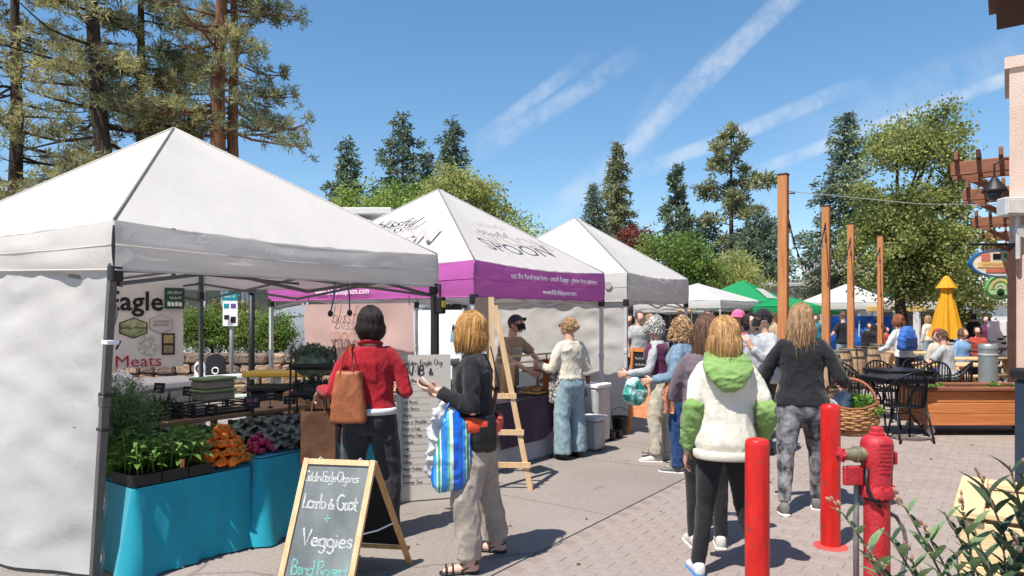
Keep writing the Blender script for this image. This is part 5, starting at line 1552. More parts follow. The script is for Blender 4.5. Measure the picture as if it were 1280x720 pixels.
M_kalep=mat('kale_purple',S(120,98,116),rough=.6,var=.3,nscale=14,bump=.3,transl=.2,col2=S(156,148,140))
for i,(t,s,z,lab) in enumerate(((1.24,.10,.07,'frilly grey green kale head at the front beside the radishes'),(1.34,.32,.10,'frilly kale head behind the front one'),(1.48,.04,.06,'purple tinged kale head next to the paper bag'),
         (1.52,.28,.10,'purple kale head at the back of the row'),(1.20,.36,.12,'pale kale head nearest the stacked boxes'),(1.70,.14,.07,'kale head behind the brown paper bag'))):
 kale(lab,ROW(t,s,TZ+z),.17 +.02 *(i % 2),200 +i,M_kale if i % 3 != 2 else M_kalep,M_kalep if i % 2 else M_kale)
# leek tops
r=np.random.default_rng(4)
lt=thing('leek_bunch','spiky dark leek tops standing on the shelf','leeks',ROW(.78,.95,.83))
c=r.normal(size=(70,3))*np.array([.05,.05,.015]);c[:,2]=np.abs(c[:,2])
d=r.normal(size=(70,3))*.55;d[:,2]=np.abs(d[:,2])+.7
put('leaves',quads('leaves',blades(c,d,r.uniform(.14,.26,70),.012,.15,r=r)),mat('leek_leaf',S(58,82,58),bump=0,island=.2,transl=.2),lt)
mb=MB();mb.lathe([(.06,0),(.075,.05),(.06,.07)],n=12);mb.build('bundle',mat('leek_white',S(196,200,170),bump=0),lt,smooth=True)
# stacked boxes with green lids
M_clear=mat('frosted_plastic',S(150,142,130),rough=.3,var=.2,nscale=20,transl=.2)
M_glid=mat('green_lid',S(120,140,96),rough=.4)
for i in range(2):
 b_=thing('lidded_box',['lower plastic box with green lid on the shelf','upper plastic box with green lid, on top of the other'][i],'box',ROW(1.22,.98,.925 +i*.095),ROT+.1 *i)
 mb=MB();mb.bbox((0,0,.035),(.2,.28,.07),.012);mb.build('tub',M_clear,b_)
 mb=MB();mb.bbox((0,0,.082),(.22,.30,.022),.006);mb.build('lid',M_glid,b_)
# price cards
M_slate=mat('slate_card',S(26,26,28),rough=.7)
M_chalk=mat('chalk_white',S(222,222,216),rough=1,var=.2,nscale=120,bump=0)
for i,(px,py,d,lab,w_) in enumerate(((199,485,5.55,'black price card leftmost above the spinach',.115),(236,489,5.75,'black price card beside the leek tops',.11),(264,512,5.5,'black price card low on the shelf below the leek tops',.10),
         (315,503,5.75,'black price card in front of the lidded boxes',.13),(362,500,6.0,'black price card at the right end of the shelf',.10),(338,494,6.0,'black price card leaning on the lidded boxes',.09))):
 p=P(px,py,d);s_=thing('price_card',lab,'price card',(p.x,p.y,.82),R(-20 +9 *i),'black price cards')
 zz=p.z - .82
 mb=MB();mb.bbox((0,0,zz),(w_,.006,w_*.72),.01,M=Matrix.Rotation(R(-12),4,'X'));cb=mb.build('card',M_slate,s_)
 if zz > .08:
  mb=MB();mb.tube([V((0,.01,0)),V((0,.01,zz - .03))],.004,5);mb.build('stem',M_black,s_)
  mb=MB();mb.lathe([(.025,0),(.022,.012),(0,.014)],n=10);mb.build('foot',M_black,s_)
 else:
  mb=MB();mb.box((0,.02,zz*.5 - .01),(.02,.03,max(.01,zz)));mb.build('foot',M_black,s_)
 hw=MB();Mh=Matrix.Translation((0,-.006,zz)) @ Matrix.Rotation(R(-12),4,'X') @ Matrix.Rotation(R(90),4,'X')
 if i == 3: handwriting(hw,'SALAD',Mh @ Matrix.Translation((0,.004,0)),.032,.0035,center=True)
 else: scribble(hw,Mh @ Matrix.Translation((-.03,.012,0)),.06,.008,.003,i)
 scribble(hw,Mh @ Matrix.Translation((-.025,-.018,0)),.05,.006,.003,i+9);hw.build('writing',M_chalk if i != 3 else mat('chalk_pink',S(206,130,160),bump=0),cb)
# white coolers and sacks behind
ck=thing('cooler','white cooler box behind the leek tops','cooler',ROW(1.05,1.75,0),ROT)
mb=MB();mb.bbox((0,0,.50),(.5,.85,.98),.03);mb.build('body',M_polew,ck)
mb=MB();mb.bbox((0,0,1.02),(.54,.9,.07),.025);mb.build('lid',M_white_p,ck)
sk=thing('white_sack','crumpled white sack behind the leftmost price cards','sack',ROW(.55,1.35,.82))
mb=MB();mb.ell((0,0,.13),(.2,.22,.2));mb.ell((.05,.1,.2),(.14,.16,.14));mb.ell((-.05,-.12,.16),(.15,.14,.16))
put('sack',union(mb,.018,2,folds(.05,9,9,2)),M_white_p,sk)
# black wire rack with trays of herbs
rk=thing('wire_rack','black wire display rack with two shelves left of the woman in red','rack',P(392,520,5.75))
p=GY(392,5.75);p.z=TZ+.062
rw=.17
for sx in (-1,1):
 for dy in (-1,1):
  mb=MB();mb.tube([p+V((sx*rw,dy*.13,0)),p+V((sx*rw,dy*.05,.72)),p+V((sx*rw,0,.745))],.008,6);mb.build('leg',M_black,rk,world=True)
for z_ in (.33,.56):
 mb=MB()
 for dy in (-.09,.09): mb.tube([p+V((-rw - .03,dy,z_)),p+V((rw+.03,dy,z_))],.006,5)
 for k in range(7):
  x=-rw+2 *rw*k/6;mb.tube([p+V((x,-.1,z_)),p+V((x,.1,z_))],.004,4)
 mb.build('shelf',M_black,rk,world=True)
def herb_tray(label,c,w_,d_,m,seed,h,n):
 r=np.random.default_rng(seed)
 root=thing('herb_tray',label,'herb tray',c)
 mb=MB();mb.bbox((0,0,.02),(w_,d_,.035),.008);mb.build('tray',M_tray,root)
 mb=MB();mb.ell((0,0,.04),(w_*.46,d_*.42,h*.8),14,8);put('core',union(mb,.012,1,folds(.03,22,22,seed,False)),m,root)
 u=r.uniform(-1,1,(n,3))*np.array([w_*.5,d_*.5,1]);e=1 - (u[:,0]/(w_*.55)) ** 2
 u[:,2]=.03 +h*np.sqrt(np.maximum(.05,e))*r.uniform(.5,1.05,n)
 d=r.normal(size=(n,3));d[:,2] += .8
 put('leaves',quads('leaves',blades(u,d,r.uniform(.4,1.1,n)*.05,.007,0,r=r)),m,root)
M_thyme=mat('thyme',S(84,100,82),bump=0,island=.35,transl=.2,var=.2,nscale=9,col2=S(122,136,112))
herb_tray('tray of grey green thyme on the top shelf of the wire rack',p+V((0,0,.565)),.36,.2,M_thyme,3,.15,900)
herb_tray('tray of darker herbs on the lower shelf of the wire rack',p+V((0,0,.335)),.36,.2,mat('dark_herb',S(62,66,60),bump=0,island=.35,var=.2),4,.09,500)
# yellow topped table further back
yt=thing('folding_table','yellow topped table behind the wire rack','table',GY(352,8.3))
p=GY(352,8.3)
mb=MB();mb.bbox(p+V((0,0,.93)),(.78,.5,.06),.02);mb.build('tabletop',mat('yellow_plastic',S(232,186,74),rough=.5),yt,world=True)
for a in (-1,1):
 for b in (-1,1):
  mb=MB();mb.tube([p+V((a*.33,b*.2,0)),p+V((a*.33,b*.2,.9))],.016,6);mb.build('leg',M_pole,yt,world=True)
cb=thing('cardboard_box','tan cardboard box behind the wire rack','box',GY(392,7.6))
p=GY(392,7.6);mb=MB();mb.bbox(p+V((0,0,.40)),(.55,.4,.8),.01);mb.build('carton',mat('cardboard',S(190,140,96),rough=.9),cb,world=True)
mb=MB();mb.box(p+V((0,-.203,.62)),(.06,.004,.36));mb.build('tape',M_plank,cb,world=True)
bk=thing('black_bin','black lidded bin under the yellow topped table','bin',GY(345,8.1))
p=GY(345,8.1);mb=MB();mb.bbox(p+V((0,0,.38)),(.5,.4,.74),.03);mb.build('body',M_black,bk,world=True)
mb=MB();mb.bbox(p+V((0,0,.78)),(.54,.44,.05),.02);mb.build('lid',M_black,bk,world=True)

# ================================================================ chalkboard A-frame
M_pine=wood('pale_pine',S(206,168,122),S(222,190,150),axis='Z',rough=.55)
M_pineo=wood('amber_pine',S(196,138,80),S(218,166,108),axis='Z',rough=.5)
M_slateb=mat('chalkboard_face',S(96,102,103),rough=.85,var=.22,nscale=3.2,stretch=(1,1,.5),bump=.05,col2=S(134,139,138))
ab=thing('chalkboard_sign','pine framed A-board with chalk lettering in front of the turquoise table','sign',GY(430,4.25))
BL,BR=G(350,735),G(437,741)
BL.z=BR.z=.02
xd=(BR - BL).normalized();TM=(P(472,584,4.27)+P(388,573,4.33))/2
yd=TM - (BL+BR)/2;yd=yd - xd*yd.dot(xd)*.35;TL,TR=BL+yd,BR+yd
yd=yd.normalized();zd=xd.cross(yd).normalized()
if zd.y > 0: zd=-zd
mb=MB();mb.add([q+zd*o for o in (-.006,.006) for q in (BL,BR,TR,TL)],[(0,3,2,1),(4,5,6,7),(0,1,5,4),(1,2,6,5),(2,3,7,6),(3,0,4,7)])
face=mb.build('slate',M_slateb,ab,world=True)
for (a,b,nm) in ((BL - yd*.02,TL+yd*.02,'stile'),(BR - yd*.02,TR+yd*.02,'stile'),(TL - xd*-.02,TR - xd*.02,'rail'),(BL+xd*.02 +yd*.03,BR - xd*.02 +yd*.03,'rail')):
 mb=MB();mb.beam(a+zd*.004,b+zd*.004,.034,.026,up=zd);mb.build(nm,M_pine,ab,world=True)
BB,BA=G(512,704),G(425,699)
tops=(TL+V((0,.03,-.0)),TR+V((0.0,.035,-.0)))
for a,b in ((BA,tops[0]),(BB,tops[1])):
 mb=MB();mb.beam(a,b,.034,.026,up=V((0,1,0)));mb.build('back_leg',M_pineo,ab,world=True)
mb=MB();mb.add([BA+V((0.02,-.01,.12)),BB+V((-.02,-.01,.12)),tops[1]+V((-.02,.0,-.03)),tops[0]+V((.02,.0,-.03))],[(0,1,2,3)]);mb.build('back_slate',M_black,ab,world=True)
mb=MB();mb.beam(BA+V((0,0,.1)),BB+V((0,0,.1)),.03,.02);mb.build('rail',M_pineo,ab,world=True)
a,b=BR.lerp(TR,.42),BB.lerp(tops[1],.42)
mb=MB();mb.tube([a,a.lerp(b,.5)- V((0,0,.012)),b],.005,6);mb.build('cord',M_white_p,ab,world=True)
a,b=BL.lerp(TL,.42),BA.lerp(tops[0],.42)
mb=MB();mb.tube([a,a.lerp(b,.5)- V((0,0,.012)),b],.005,6);mb.build('cord',M_white_p,ab,world=True)
for f in (.2,.8):
 q=TL.lerp(TR,f);mb=MB();mb.tube([q+V((-.015,.012,.01)),q+V((0,.015,.028)),q+V((.015,.02,.01))],.005,5);mb.build('hinge',M_polew,ab,world=True)
def chalkmat(name,c):
 m,nt,out=_new(name);nd,lk=nt.nodes,nt.links
 t=nd.new('ShaderNodeTexCoord');n1=nd.new('ShaderNodeTexNoise');n1.inputs['Scale'].default_value=260;lk.new(t.outputs['Object'],n1.inputs['Vector'])
 rp=nd.new('ShaderNodeValToRGB');rp.color_ramp.elements[0].position=.40;rp.color_ramp.elements[1].position=.60;lk.new(n1.outputs['Fac'],rp.inputs[0])
 d=nd.new('ShaderNodeBsdfDiffuse');d.inputs['Color'].default_value=(*c,1);tr=nd.new('ShaderNodeBsdfTransparent');mx=nd.new('ShaderNodeMixShader')
 lk.new(rp.outputs[0],mx.inputs[0]);lk.new(tr.outputs[0],mx.inputs[1]);lk.new(d.outputs[0],mx.inputs[2]);lk.new(mx.outputs[0],out.inputs[0])
 return m
M_chw=chalkmat('chalk_strokes',S(226,228,222));M_cht=chalkmat('teal_chalk_strokes',S(136,206,196))
W_=(TR - TL).length;H_=((TL+TR)/2 - (BL+BR)/2).length
Mb=frame(BL+zd*.0085,xd if zd.dot(xd.cross(yd))> 0 else xd,yd)
random.seed(17)
for s_,fx_,fy_,size,wdt,m_ in (('Golden Eagle Organics',.12,.835,.062,.009,M_chw),('Lamb & Goat',.15,.61,.094,.012,M_chw),('+',.50,.485,.08,.008,M_cht),('Veggies',.22,.31,.105,.012,M_chw),('Bend Raised',.13,.085,.088,.0105,M_cht)):
 hw=MB();sh=.10 *fy_
 tw=sum(GLY.get(c_,GLY['n'])[0] for c_ in s_)*size
 handwriting(hw,s_,Mb @ Matrix.Translation((W_*fx_,H_*fy_,0)),size,wdt,jit=.03,sp=min(1.0,W_*.80 /tw) if len(s_)> 4 else 1)
 hw.build('lettering',m_,face,world=True)
# ================================================================ price list on a white board
pl_=thing('price_list','tall white board with a handwritten meat price list','price list',GY(525,5.6))
q0,q1=GY(497,5.95),GY(566,6.1)
zt0=CAM_H - 50 /FPX*5.95
xd=(q1 - q0).normalized();nb_=V((xd.y,-xd.x,0))
lean_=-nb_*.10
mb=MB();mb.add([q0+V((0,0,.012)),q1+V((0,0,.012)),q1+V((0,0,zt0))+lean_,q0+V((0,0,zt0))+lean_,
    q0+V((0,0,.012))- nb_*.012,q1+V((0,0,.012))- nb_*.012,q1+V((0,0,zt0))+lean_ - nb_*.012,q0+V((0,0,zt0))+lean_ - nb_*.012],
    [(0,1,2,3),(4,7,6,5),(0,4,5,1),(1,5,6,2),(2,6,7,3),(3,7,4,0)])
M_wboard=mat('whiteboard_sheet',S(196,188,178),rough=.6,var=.06,nscale=2)
fb=mb.build('board',M_wboard,pl_,world=True)
yd=(V((0,0,zt0))+lean_).normalized();Mw=frame(q0+nb_*.004,xd,yd)
Wb=(q1 - q0).length;hw=MB();random.seed(3)
handwriting(hw,'Golden Eagle Org',Mw @ Matrix.Translation((.05,zt0 - .085,0)),.05,.005,jit=.02,slant=.1)
handwriting(hw,'LAMB &',Mw @ Matrix.Translation((.03,zt0 - .175,0)),.09,.011,jit=.02,slant=.1)
for i,s_ in enumerate(('Ground','Chops','Rack','Loin Roast','Osso Bucco','Shanks','Bone in Shoulder','Bone in Leg','Boneless Leg','Tongue','Liver','Heart','Kidney','Heart Kidney','Bones','Summer Saus')):
 yy=zt0 - .245 - i*.058
 handwriting(hw,s_,Mw @ Matrix.Translation((.045,yy,0)),.032,.0035,jit=.03,slant=.15)
 hw.add([Mw @ V((.04,yy - .013,-.001)),Mw @ V((.30,yy - .010,-.001)),Mw @ V((.30,yy - .008,-.001)),Mw @ V((.04,yy - .011,-.001))],[(0,1,2,3)])
hw.build('lettering',M_black_p,fb,world=True)

# ================================================================ easel and the bakery stall
ez=thing('easel','tall pine easel seen from behind, by the bakery stall','easel',GY(636,6.45))
A0,A1,T0=GY(616,6.45),GY(663,6.42),P(614,374,6.5)
mb=MB();mb.beam(A0,T0+V((0,0,.02)),.05,.035,up=V((0,1,0)));mb.build('leg',M_pine,ez,world=True)
mb=MB();mb.beam(A1,T0+V((.035,-.02,-.06)),.05,.035,up=V((0,1,0)));mb.build('leg',M_pine,ez,world=True)
A2=GY(600,7.2)
mb=MB();mb.beam(A2,T0+V((0,.05,-.05)),.045,.03,up=V((1,0,0)));mb.build('leg',M_pineo,ez,world=True)
for f in (.13,.30,.49):
 a=A0.lerp(T0,f);b=A1.lerp(T0,f)+V((.03,0,0))
 mb=MB();mb.beam(a+V((-.02,-.03,0)),b+V((.02,-.03,0)),.022,.05);mb.build('crossbar',M_pine,ez,world=True)
eb_=thing('easel_board','dark board resting on the easel seen nearly edge on','board',P(602,430,6.6))
a=P(594,372,6.75);b=P(611,372,6.55)
mb=MB();mb.add([V((a.x,a.y,z)) for z in (1.28,1.80)]+[V((b.x,b.y,z)) for z in (1.80,1.28)]+[V((a.x+.01,a.y+.03,z)) for z in (1.28,1.80)]+[V((b.x+.01,b.y+.03,z)) for z in (1.80,1.28)],
    [(0,1,2,3),(4,7,6,5),(0,4,5,1),(1,5,6,2),(2,6,7,3),(3,7,4,0)]);mb.build('panel',mat('brown_board',S(96,84,78)),eb_,world=True)
M_plum=mat('plum_cloth',S(58,44,60),rough=.8,var=.12)
M_gcloth=mat('pale_grey_cloth',S(176,172,178),rough=.85,var=.06)
tt0,tt1=row_t(612),row_t(722)
draped('tablecloth','pale grey cloth hanging to the ground on the bakery table',tt0,tt1,-.02,.72,.70,M_gcloth,11)
oc=thing('table_runner','dark plum cloth over the front of the bakery table','tablecloth',ROW(tt0,-.05),ROT)
mb=MB();Lr=tt1 - tt0
def fr(u,v):
 hh=.42 *(1 - max(0,u - .45)*1.75)+.05
 return V((.068 +.016 *noise.noise(V((u*9,v,1)))+.03 *v,u*Lr,.71 - hh*v))
mb.grid(fr,40,8);mb.build('hanging_cloth',M_plum,oc,smooth=True)
mb=MB();mb.grid(lambda u,v: V((.068 - .78 *v,u*Lr,.716 +.002 *math.sin(u*20))),12,6);mb.build('top_cloth',M_plum,oc,smooth=True)
fold_table('folding table of the bakery stall',tt0+.02,tt1 - .02,0,.70,.69)
# baked goods on wooden boards
M_dough=mat('baked_dough',S(150,92,50),rough=.6,var=.35,nscale=30,bump=.3,col2=S(190,134,80))
M_choc=mat('chocolate_glaze',S(70,40,28),rough=.3,var=.2)
def ring(mb,c,R_,r_,n=14,m=7,mi=0):
 vs=[V(c)+V(((R_+r_*math.cos(b))*math.cos(a),(R_+r_*math.cos(b))*math.sin(a),r_*.85 *math.sin(b))) for a in [2 *math.pi*i/n for i in range(n)] for b in [2 *math.pi*j/m for j in range(m)]]
 return mb.add(vs,[(i*m+j,((i+1) % n)*m+j,((i+1) % n)*m+(j+1) % m,i*m+(j+1) % m) for i in range(n) for j in range(m)],mi)
dm=ring(MB(),(0,0,0),.035,.02).mesh('doughnut',True);dm.materials.append(M_dough)
dm2=ring(MB(),(0,0,0),.035,.021).mesh('doughnut',True);dm2.materials.append(M_choc)
random.seed(44)
for i,(px,d,z,w_,lab) in enumerate(((672,8.0,.73,.42,'wooden tray of pastries at the front of the bakery table'),(690,8.45,.80,.30,'raised tray of pastries in the middle of the bakery table'),(672,8.5,.93,.30,'highest tray of pastries at the back of the bakery table'))):
 c=GY(px,d,z);tr=thing('pastry_tray',lab,'tray',c,ROT)
 mb=MB();mb.bbox((0,0,.012),(.26,w_,.022),.005);mb.build('board',M_pineo,tr)
 if i:
  mb=MB();mb.lathe([(.05,-(z - .72)),(.02,-(z - .72)+.01),(.02,0)],n=12);mb.build('stand',M_polew,tr)
 for k in range(8 if i == 0 else 5):
  o=bpy.data.objects.new('doughnut',dm if random.random()< .5 else dm2);COL.objects.link(o)
  off=Matrix.Rotation(ROT,3,'Z') @ V(((k % 2 - .5)*.12,(k // 2 - (1.5 if i == 0 else 1))*.095,.043))
  o.location=c+off;o.rotation_euler=(random.gauss(0,.2),random.gauss(0,.2),random.random()*6)
  tag(o,['glazed ring doughnut on the front pastry tray','glazed ring doughnut on the middle pastry tray','glazed ring doughnut on the highest pastry tray'][i],'doughnut',['doughnuts on the front tray','doughnuts on the middle tray','doughnuts on the high tray'][i])
# clear guard frame
gf=thing('display_guard','pale frame of the sneeze guard on the bakery table','display guard',ROW(tt0+.5,.1,.7),ROT)
for y0_ in (.0,.9):
 mb=MB();mb.tube([V((-.1,y0_,0)),V((-.1,y0_,.46))],.01,6);mb.build('post',M_pine,gf)
for z_,x_ in ((.46,-.1),(.40,.06)):
 mb=MB();mb.beam(V((x_,-.1,z_)),V((x_,1.0,z_)),.012,.02);mb.build('bar',M_pine,gf)
jr=thing('wooden_canister','tan wooden canister beside the vendor','canister',GY(634,7.9,.72))
mb=MB();mb.lathe([(.07,0),(.085,.01),(.085,.30),(.08,.31)],n=18);mb.build('body',M_pineo,jr,smooth=False)
mb=MB();mb.lathe([(.09,.31),(.09,.345),(.02,.35),(.02,.37),(0,.375)],n=18);mb.build('lid',M_pine,jr)
wbx=thing('wooden_box','reddish brown wooden box standing on end at the bakery table','box',GY(689,8.0,.72),ROT)
mb=MB();mb.bbox((0,0,.19),(.14,.16,.38),.01);mb.build('case',mat('cedar',S(150,84,50),rough=.5,var=.2),wbx)
mb=MB();mb.bbox((.0,0,.39),(.16,.18,.02),.005);mb.build('lid',mat('cedar_lid',S(130,72,44)),wbx)
gb=thing('waste_bin','pale grey plastic bin beside the woman in wide jeans','bin',GY(740,8.35),ROT)
mb=MB();mb.bbox((0,0,.19),(.26,.24,.36),.03);mb.build('body',mat('grey_plastic',S(172,170,172),rough=.5),gb)
mb=MB();mb.bbox((0,0,.39),(.29,.27,.05),.015);mb.build('lid',mat('grey_plastic_lid',S(192,190,192),rough=.5),gb)
wbox=thing('drinks_cooler','white drinks cooler on a stand behind the grey bin','cooler',GY(738,8.9),ROT)
mb=MB();mb.bbox((0,0,.36),(.4,.36,.70),.03);mb.build('body',M_polew,wbox)
mb=MB();mb.bbox((0,0,.73),(.42,.38,.05),.015);mb.build('lid',M_white_p,wbox)
cup=thing('cup','small brown cup on the white drinks cooler','cup',GY(735,8.8,.757))
mb=MB();mb.lathe([(.025,0),(.034,.09),(.030,.09),(.022,.008)],n=12);mb.build('cup',mat('brown_paper',S(120,84,60)),cup)
mb=MB();mb.lathe([(.036,.09),(.036,.1),(.0,.102)],n=12);mb.build('lid',M_black,cup)
bpot=thing('black_bucket','black bucket at the corner of the third stall','bucket',GY(775,9.4))
mb=MB();mb.lathe([(.09,0),(.12,.25),(.125,.25),(.11,.22),(.085,.02)],n=16);mb.build('pail',M_black,bpot,smooth=True)
mb=MB();mb.tube([V((-.12,0,.24)),V((-.1,0,.34)),V((0,0,.38)),V((.1,0,.34)),V((.12,0,.24))],.005,5);mb.build('handle',M_black,bpot)
# menu stand of the third stall
mn=thing('menu_stand','chalk menu in an orange wooden stand at the third stall','menu stand',GY(802,9.55))
a,b=GY(787,9.6),GY(818,9.3)
xd=(b - a).normalized();nn=V((xd.y,-xd.x,0))
for e in (a,b):
 mb=MB();mb.beam(e,e+V((0,0,1.16))- nn*.08,.05,.035,up=xd);mb.build('stile',mat('orange_wood',S(206,124,62),rough=.6,var=.15),mn,world=True)
mb=MB();mb.beam(a+V((0,0,1.15))- nn*.08,b+V((0,0,1.15))- nn*.08,.04,.05);mb.build('rail',mat('orange_wood',S(206,124,62)),mn,world=True)
def pan(z0_,z1_,m_,nm):
 mb=MB();l0,l1=-nn*.08 *z0_/1.16,-nn*.08 *z1_/1.16
 mb.add([a+xd*.02 +V((0,0,z0_))+l0,b - xd*.02 +V((0,0,z0_))+l0,b - xd*.02 +V((0,0,z1_))+l1,a+xd*.02 +V((0,0,z1_))+l1],[(0,1,2,3)]);return mb.build(nm,m_,mn,world=True)
cf=pan(.72,1.12,M_slate,'chalk_panel')
pan(.22,.70,mat('orange_check',S(206,110,70),var=.0,nscale=60,sharp=.05,col2=S(226,170,130),bump=0),'lower_panel')
hw=MB();Mm=frame(a+xd*.05 +V((0,0,.98))+nn*.01 - nn*.07,xd,V((0,0,1)))
[scribble(hw,Mm @ Matrix.Translation((0,.05 - .085 *k,0)),.22,.022,.008,k) for k in range(4)]
hw.build('lettering',M_chalk,cf,world=True)
# ================================================================ posts, barrels, lights
M_post=wood('orange_post_timber',S(178,112,66),S(202,138,88),axis='Z',rough=.6)
M_oak=wood('barrel_oak',S(150,122,96),S(184,156,126),axis='Z',rough=.7)
M_hoop=mat('barrel_hoop',S(96,92,88),metal=.7,rough=.5)
posts=[]
HP=3.69
for i,(px,d) in enumerate(((979,10.1),(1032.5,13.0),(1063.5,15.5),(1100.5,17.8))):
 p=GY(px,d);posts.append(p)
 lab=['nearest','second','third','farthest'][i]
 po_=thing('light_post',f'{lab} tall orange timber post carrying string lights','post',p,ROT,'timber posts along the street')
 mb=MB();mb.bbox((0,0,(HP+.3)/2),(.135,.135,HP - .3),.012);mb.build('shaft',M_post,po_)
 mb=MB();mb.bbox((0,0,HP+.004),(.15,.15,.022),.004);mb.build('cap',M_trim,po_)
 mb=MB();mb.lathe([(0,0),(.012,.0),(.012,.06),(.02,.06),(.02,.075),(0,.075)],(.085,0,HP - .28),8,M=Matrix.Rotation(R(90),4,'Y'));mb.build('eye_bolt',M_black,po_)
 for k,z_ in enumerate((HP - .55,HP - .75,HP - 1.1)):
  mb=MB();mb.bbox((.075,0,z_),(.016,.03,.05),.004);mb.build('cleat',M_black,po_)
def barrel(label,p,planted=False,seed=0):
 b_=thing('barrel',label,'barrel',p,seed,'oak barrels that hold the posts')
 Hb=.9;nst=16
 def rad(z): return .235 +.075 *math.sin(math.pi*z/Hb)
 for k in range(nst):
  a0,a1=2 *math.pi*(k+.03)/nst,2 *math.pi*(k+.97)/nst
  vs=[];zs=[Hb*j/6 for j in range(7)]
  for z_ in zs:
   r_=rad(z_)
   vs += [V((r_*math.cos(a0),r_*math.sin(a0),z_)),V((r_*math.cos(a1),r_*math.sin(a1),z_))]
  fs=[(2 *j,2 *j+1,2 *j+3,2 *j+2) for j in range(6)]
  MB().add(vs,fs).build('stave',M_oak,b_)
 for z_ in (.03,.2,.68,.85):
  r0,r1=rad(z_)+.004,rad(z_+.04)+.004
  MB().lathe([(r0,z_),(r1,z_+.04),(r1 - .006,z_+.04)],n=24).build('hoop',M_hoop,b_,smooth=False)
 MB().lathe([(0,Hb - .05),(.23,Hb - .05)],n=20).build('head',M_oak,b_)
 MB().lathe([(.0,.01),(.225,.01)],n=20).build('bottom',M_oak,b_)
 return b_
for i,p in enumerate(posts):
 barrel(['oak barrel at the foot of the nearest timber post','oak barrel at the foot of the second timber post','oak barrel at the foot of the third timber post','oak barrel at the foot of the farthest timber post'][i],p,seed=.2 *i)
barrel('oak barrel between the second and third timber posts',GY(1047,14.6));barrel('oak barrel between the third and farthest timber posts',GY(1083,16.4))
barrel('oak barrel right of the farthest timber post',GY(1116,17.6))
# string lights
M_bulb=mat('bulb_glass',S(190,180,160),rough=.1,bump=0)
def lights(label,a,b,sag,nb_):
 s_=thing('string_lights',label,'string lights',a)
 pts=[a.lerp(b,i/24)- V((0,0,sag*4 *(i/24)*(1 - i/24))) for i in range(25)]
 mb=MB();mb.tube(pts,.011,5);mb.build('cable',M_black,s_,world=True)
 for k in range(nb_):
  f=(k+.5)/nb_;i=int(f*24);q=pts[i].lerp(pts[min(24,i+1)],f*24 - i)
  mb=MB();mb.lathe([(.016,0),(.018,-.05),(.012,-.055)],q,7);so=mb.build('socket',M_black,s_,world=True)
  mb=MB();mb.ell(q - V((0,0,.085)),(.028,.028,.038),8,6);mb.build('bulb',M_bulb,so,smooth=True,world=True)
tp=[V((p.x,p.y,HP - .25)) for p in posts]
lights('string of bulbs sagging between the first and second timber posts',tp[0],tp[1],1.0,12)
lights('string of bulbs between the second and third timber posts',tp[1],tp[2],.8,9)
lights('string of bulbs between the third and farthest timber posts',tp[2],tp[3],.7,9)
wr=thing('guy_wire','thin straight wire from the nearest timber post to the building','wire',tp[0])
mb=MB();mb.tube([tp[0]+V((0,0,.02)),tp[0].lerp(FAC(14,.2,3.9),.5)- V((0,0,.08)),FAC(14,.2,3.9)],.006,5);mb.build('wire',M_polew,wr,world=True)
wr=thing('guy_wire','dark wire from the shade tree up to the second bracket','wire',P(1195,285,14))
mb=MB();mb.tube([P(1203,272,14.5),P(1231,222,14.5)],.010,5);mb.tube([P(1195,225,14.5),P(1231,219,14.5)],.010,5);mb.build('wire',M_black,wr,world=True)

# ================================================================ red bollards and the standpipe
M_red=mat('red_enamel',S(190,26,24),rough=.38,var=.2,nscale=5,stretch=(3,3,.7),bump=.12,bscale=40,coat=.1,col2=S(214,38,32),chips=(S(132,58,52),13,.60))
M_redw=mat('weathered_red_iron',S(176,34,44),rough=.5,var=.2,nscale=9,bump=.3,bscale=60,col2=S(196,52,60),chips=(S(112,54,50),18,.63))
for i,(px,d,h) in enumerate(((946.5,3.8,.945),(1038,4.84,1.0))):
 p=GY(px,d);b_=thing('bollard',['bright red steel bollard directly behind the girl in the green hood','bright red steel bollard beside the standpipe'][i],'bollard',p,0,'red bollards')
 r_=.0655
 mb=MB();mb.lathe([(r_,0),(r_,h - .035),(r_*.97,h - .018),(r_*.85,h - .006),(r_*.5,h),(0,h+.002)],n=32);mb.build('post',M_red,b_,auto=40)
 mb=MB();mb.lathe([(r_+.05,.001),(r_+.045,.006),(r_+.004,.012)],n=32);mb.build('paint_skirt',mat('red_drips',S(190,70,64),rough=.8,var=.2),b_)
 mb=MB();mb.box((r_*.0,r_+.001,h*.55),(.01,.004,h*.8));mb.build('weld_seam',M_redw,b_)
hy=thing('standpipe','red cast iron standpipe hydrant with a brass side outlet','hydrant',GY(1096,3.85),R(8))
mb=MB();mb.lathe([(.082,0),(.082,.03),(.068,.04),(.068,.60)],n=28);mb.build('lower_pipe',M_redw,hy,auto=40)
mb=MB();mb.lathe([(.07,.595),(.07,.612)],n=28);mb.build('gasket',M_black,hy)
mb=MB();mb.lathe([(.070,.612),(.089,.614),(.091,.625),(.091,.655),(.087,.668),(.078,.672)],n=28);mb.build('flange',M_redw,hy,auto=40)
mb=MB();mb.lathe([(.078,.672),(.079,.76),(.084,.80),(.085,.90),(.081,.925),(.066,.945),(.045,.955),(.035,.958)],n=28);ub=mb.build('upper_body',M_redw,hy,auto=40)
mb=MB();mb.lathe([(.035,.955),(.046,.958),(.046,.968),(.036,.972),(.036,.995),(.030,1.0),(.0,1.002)],n=6);mb.build('operating_nut',M_redw,hy)
random.seed(4)
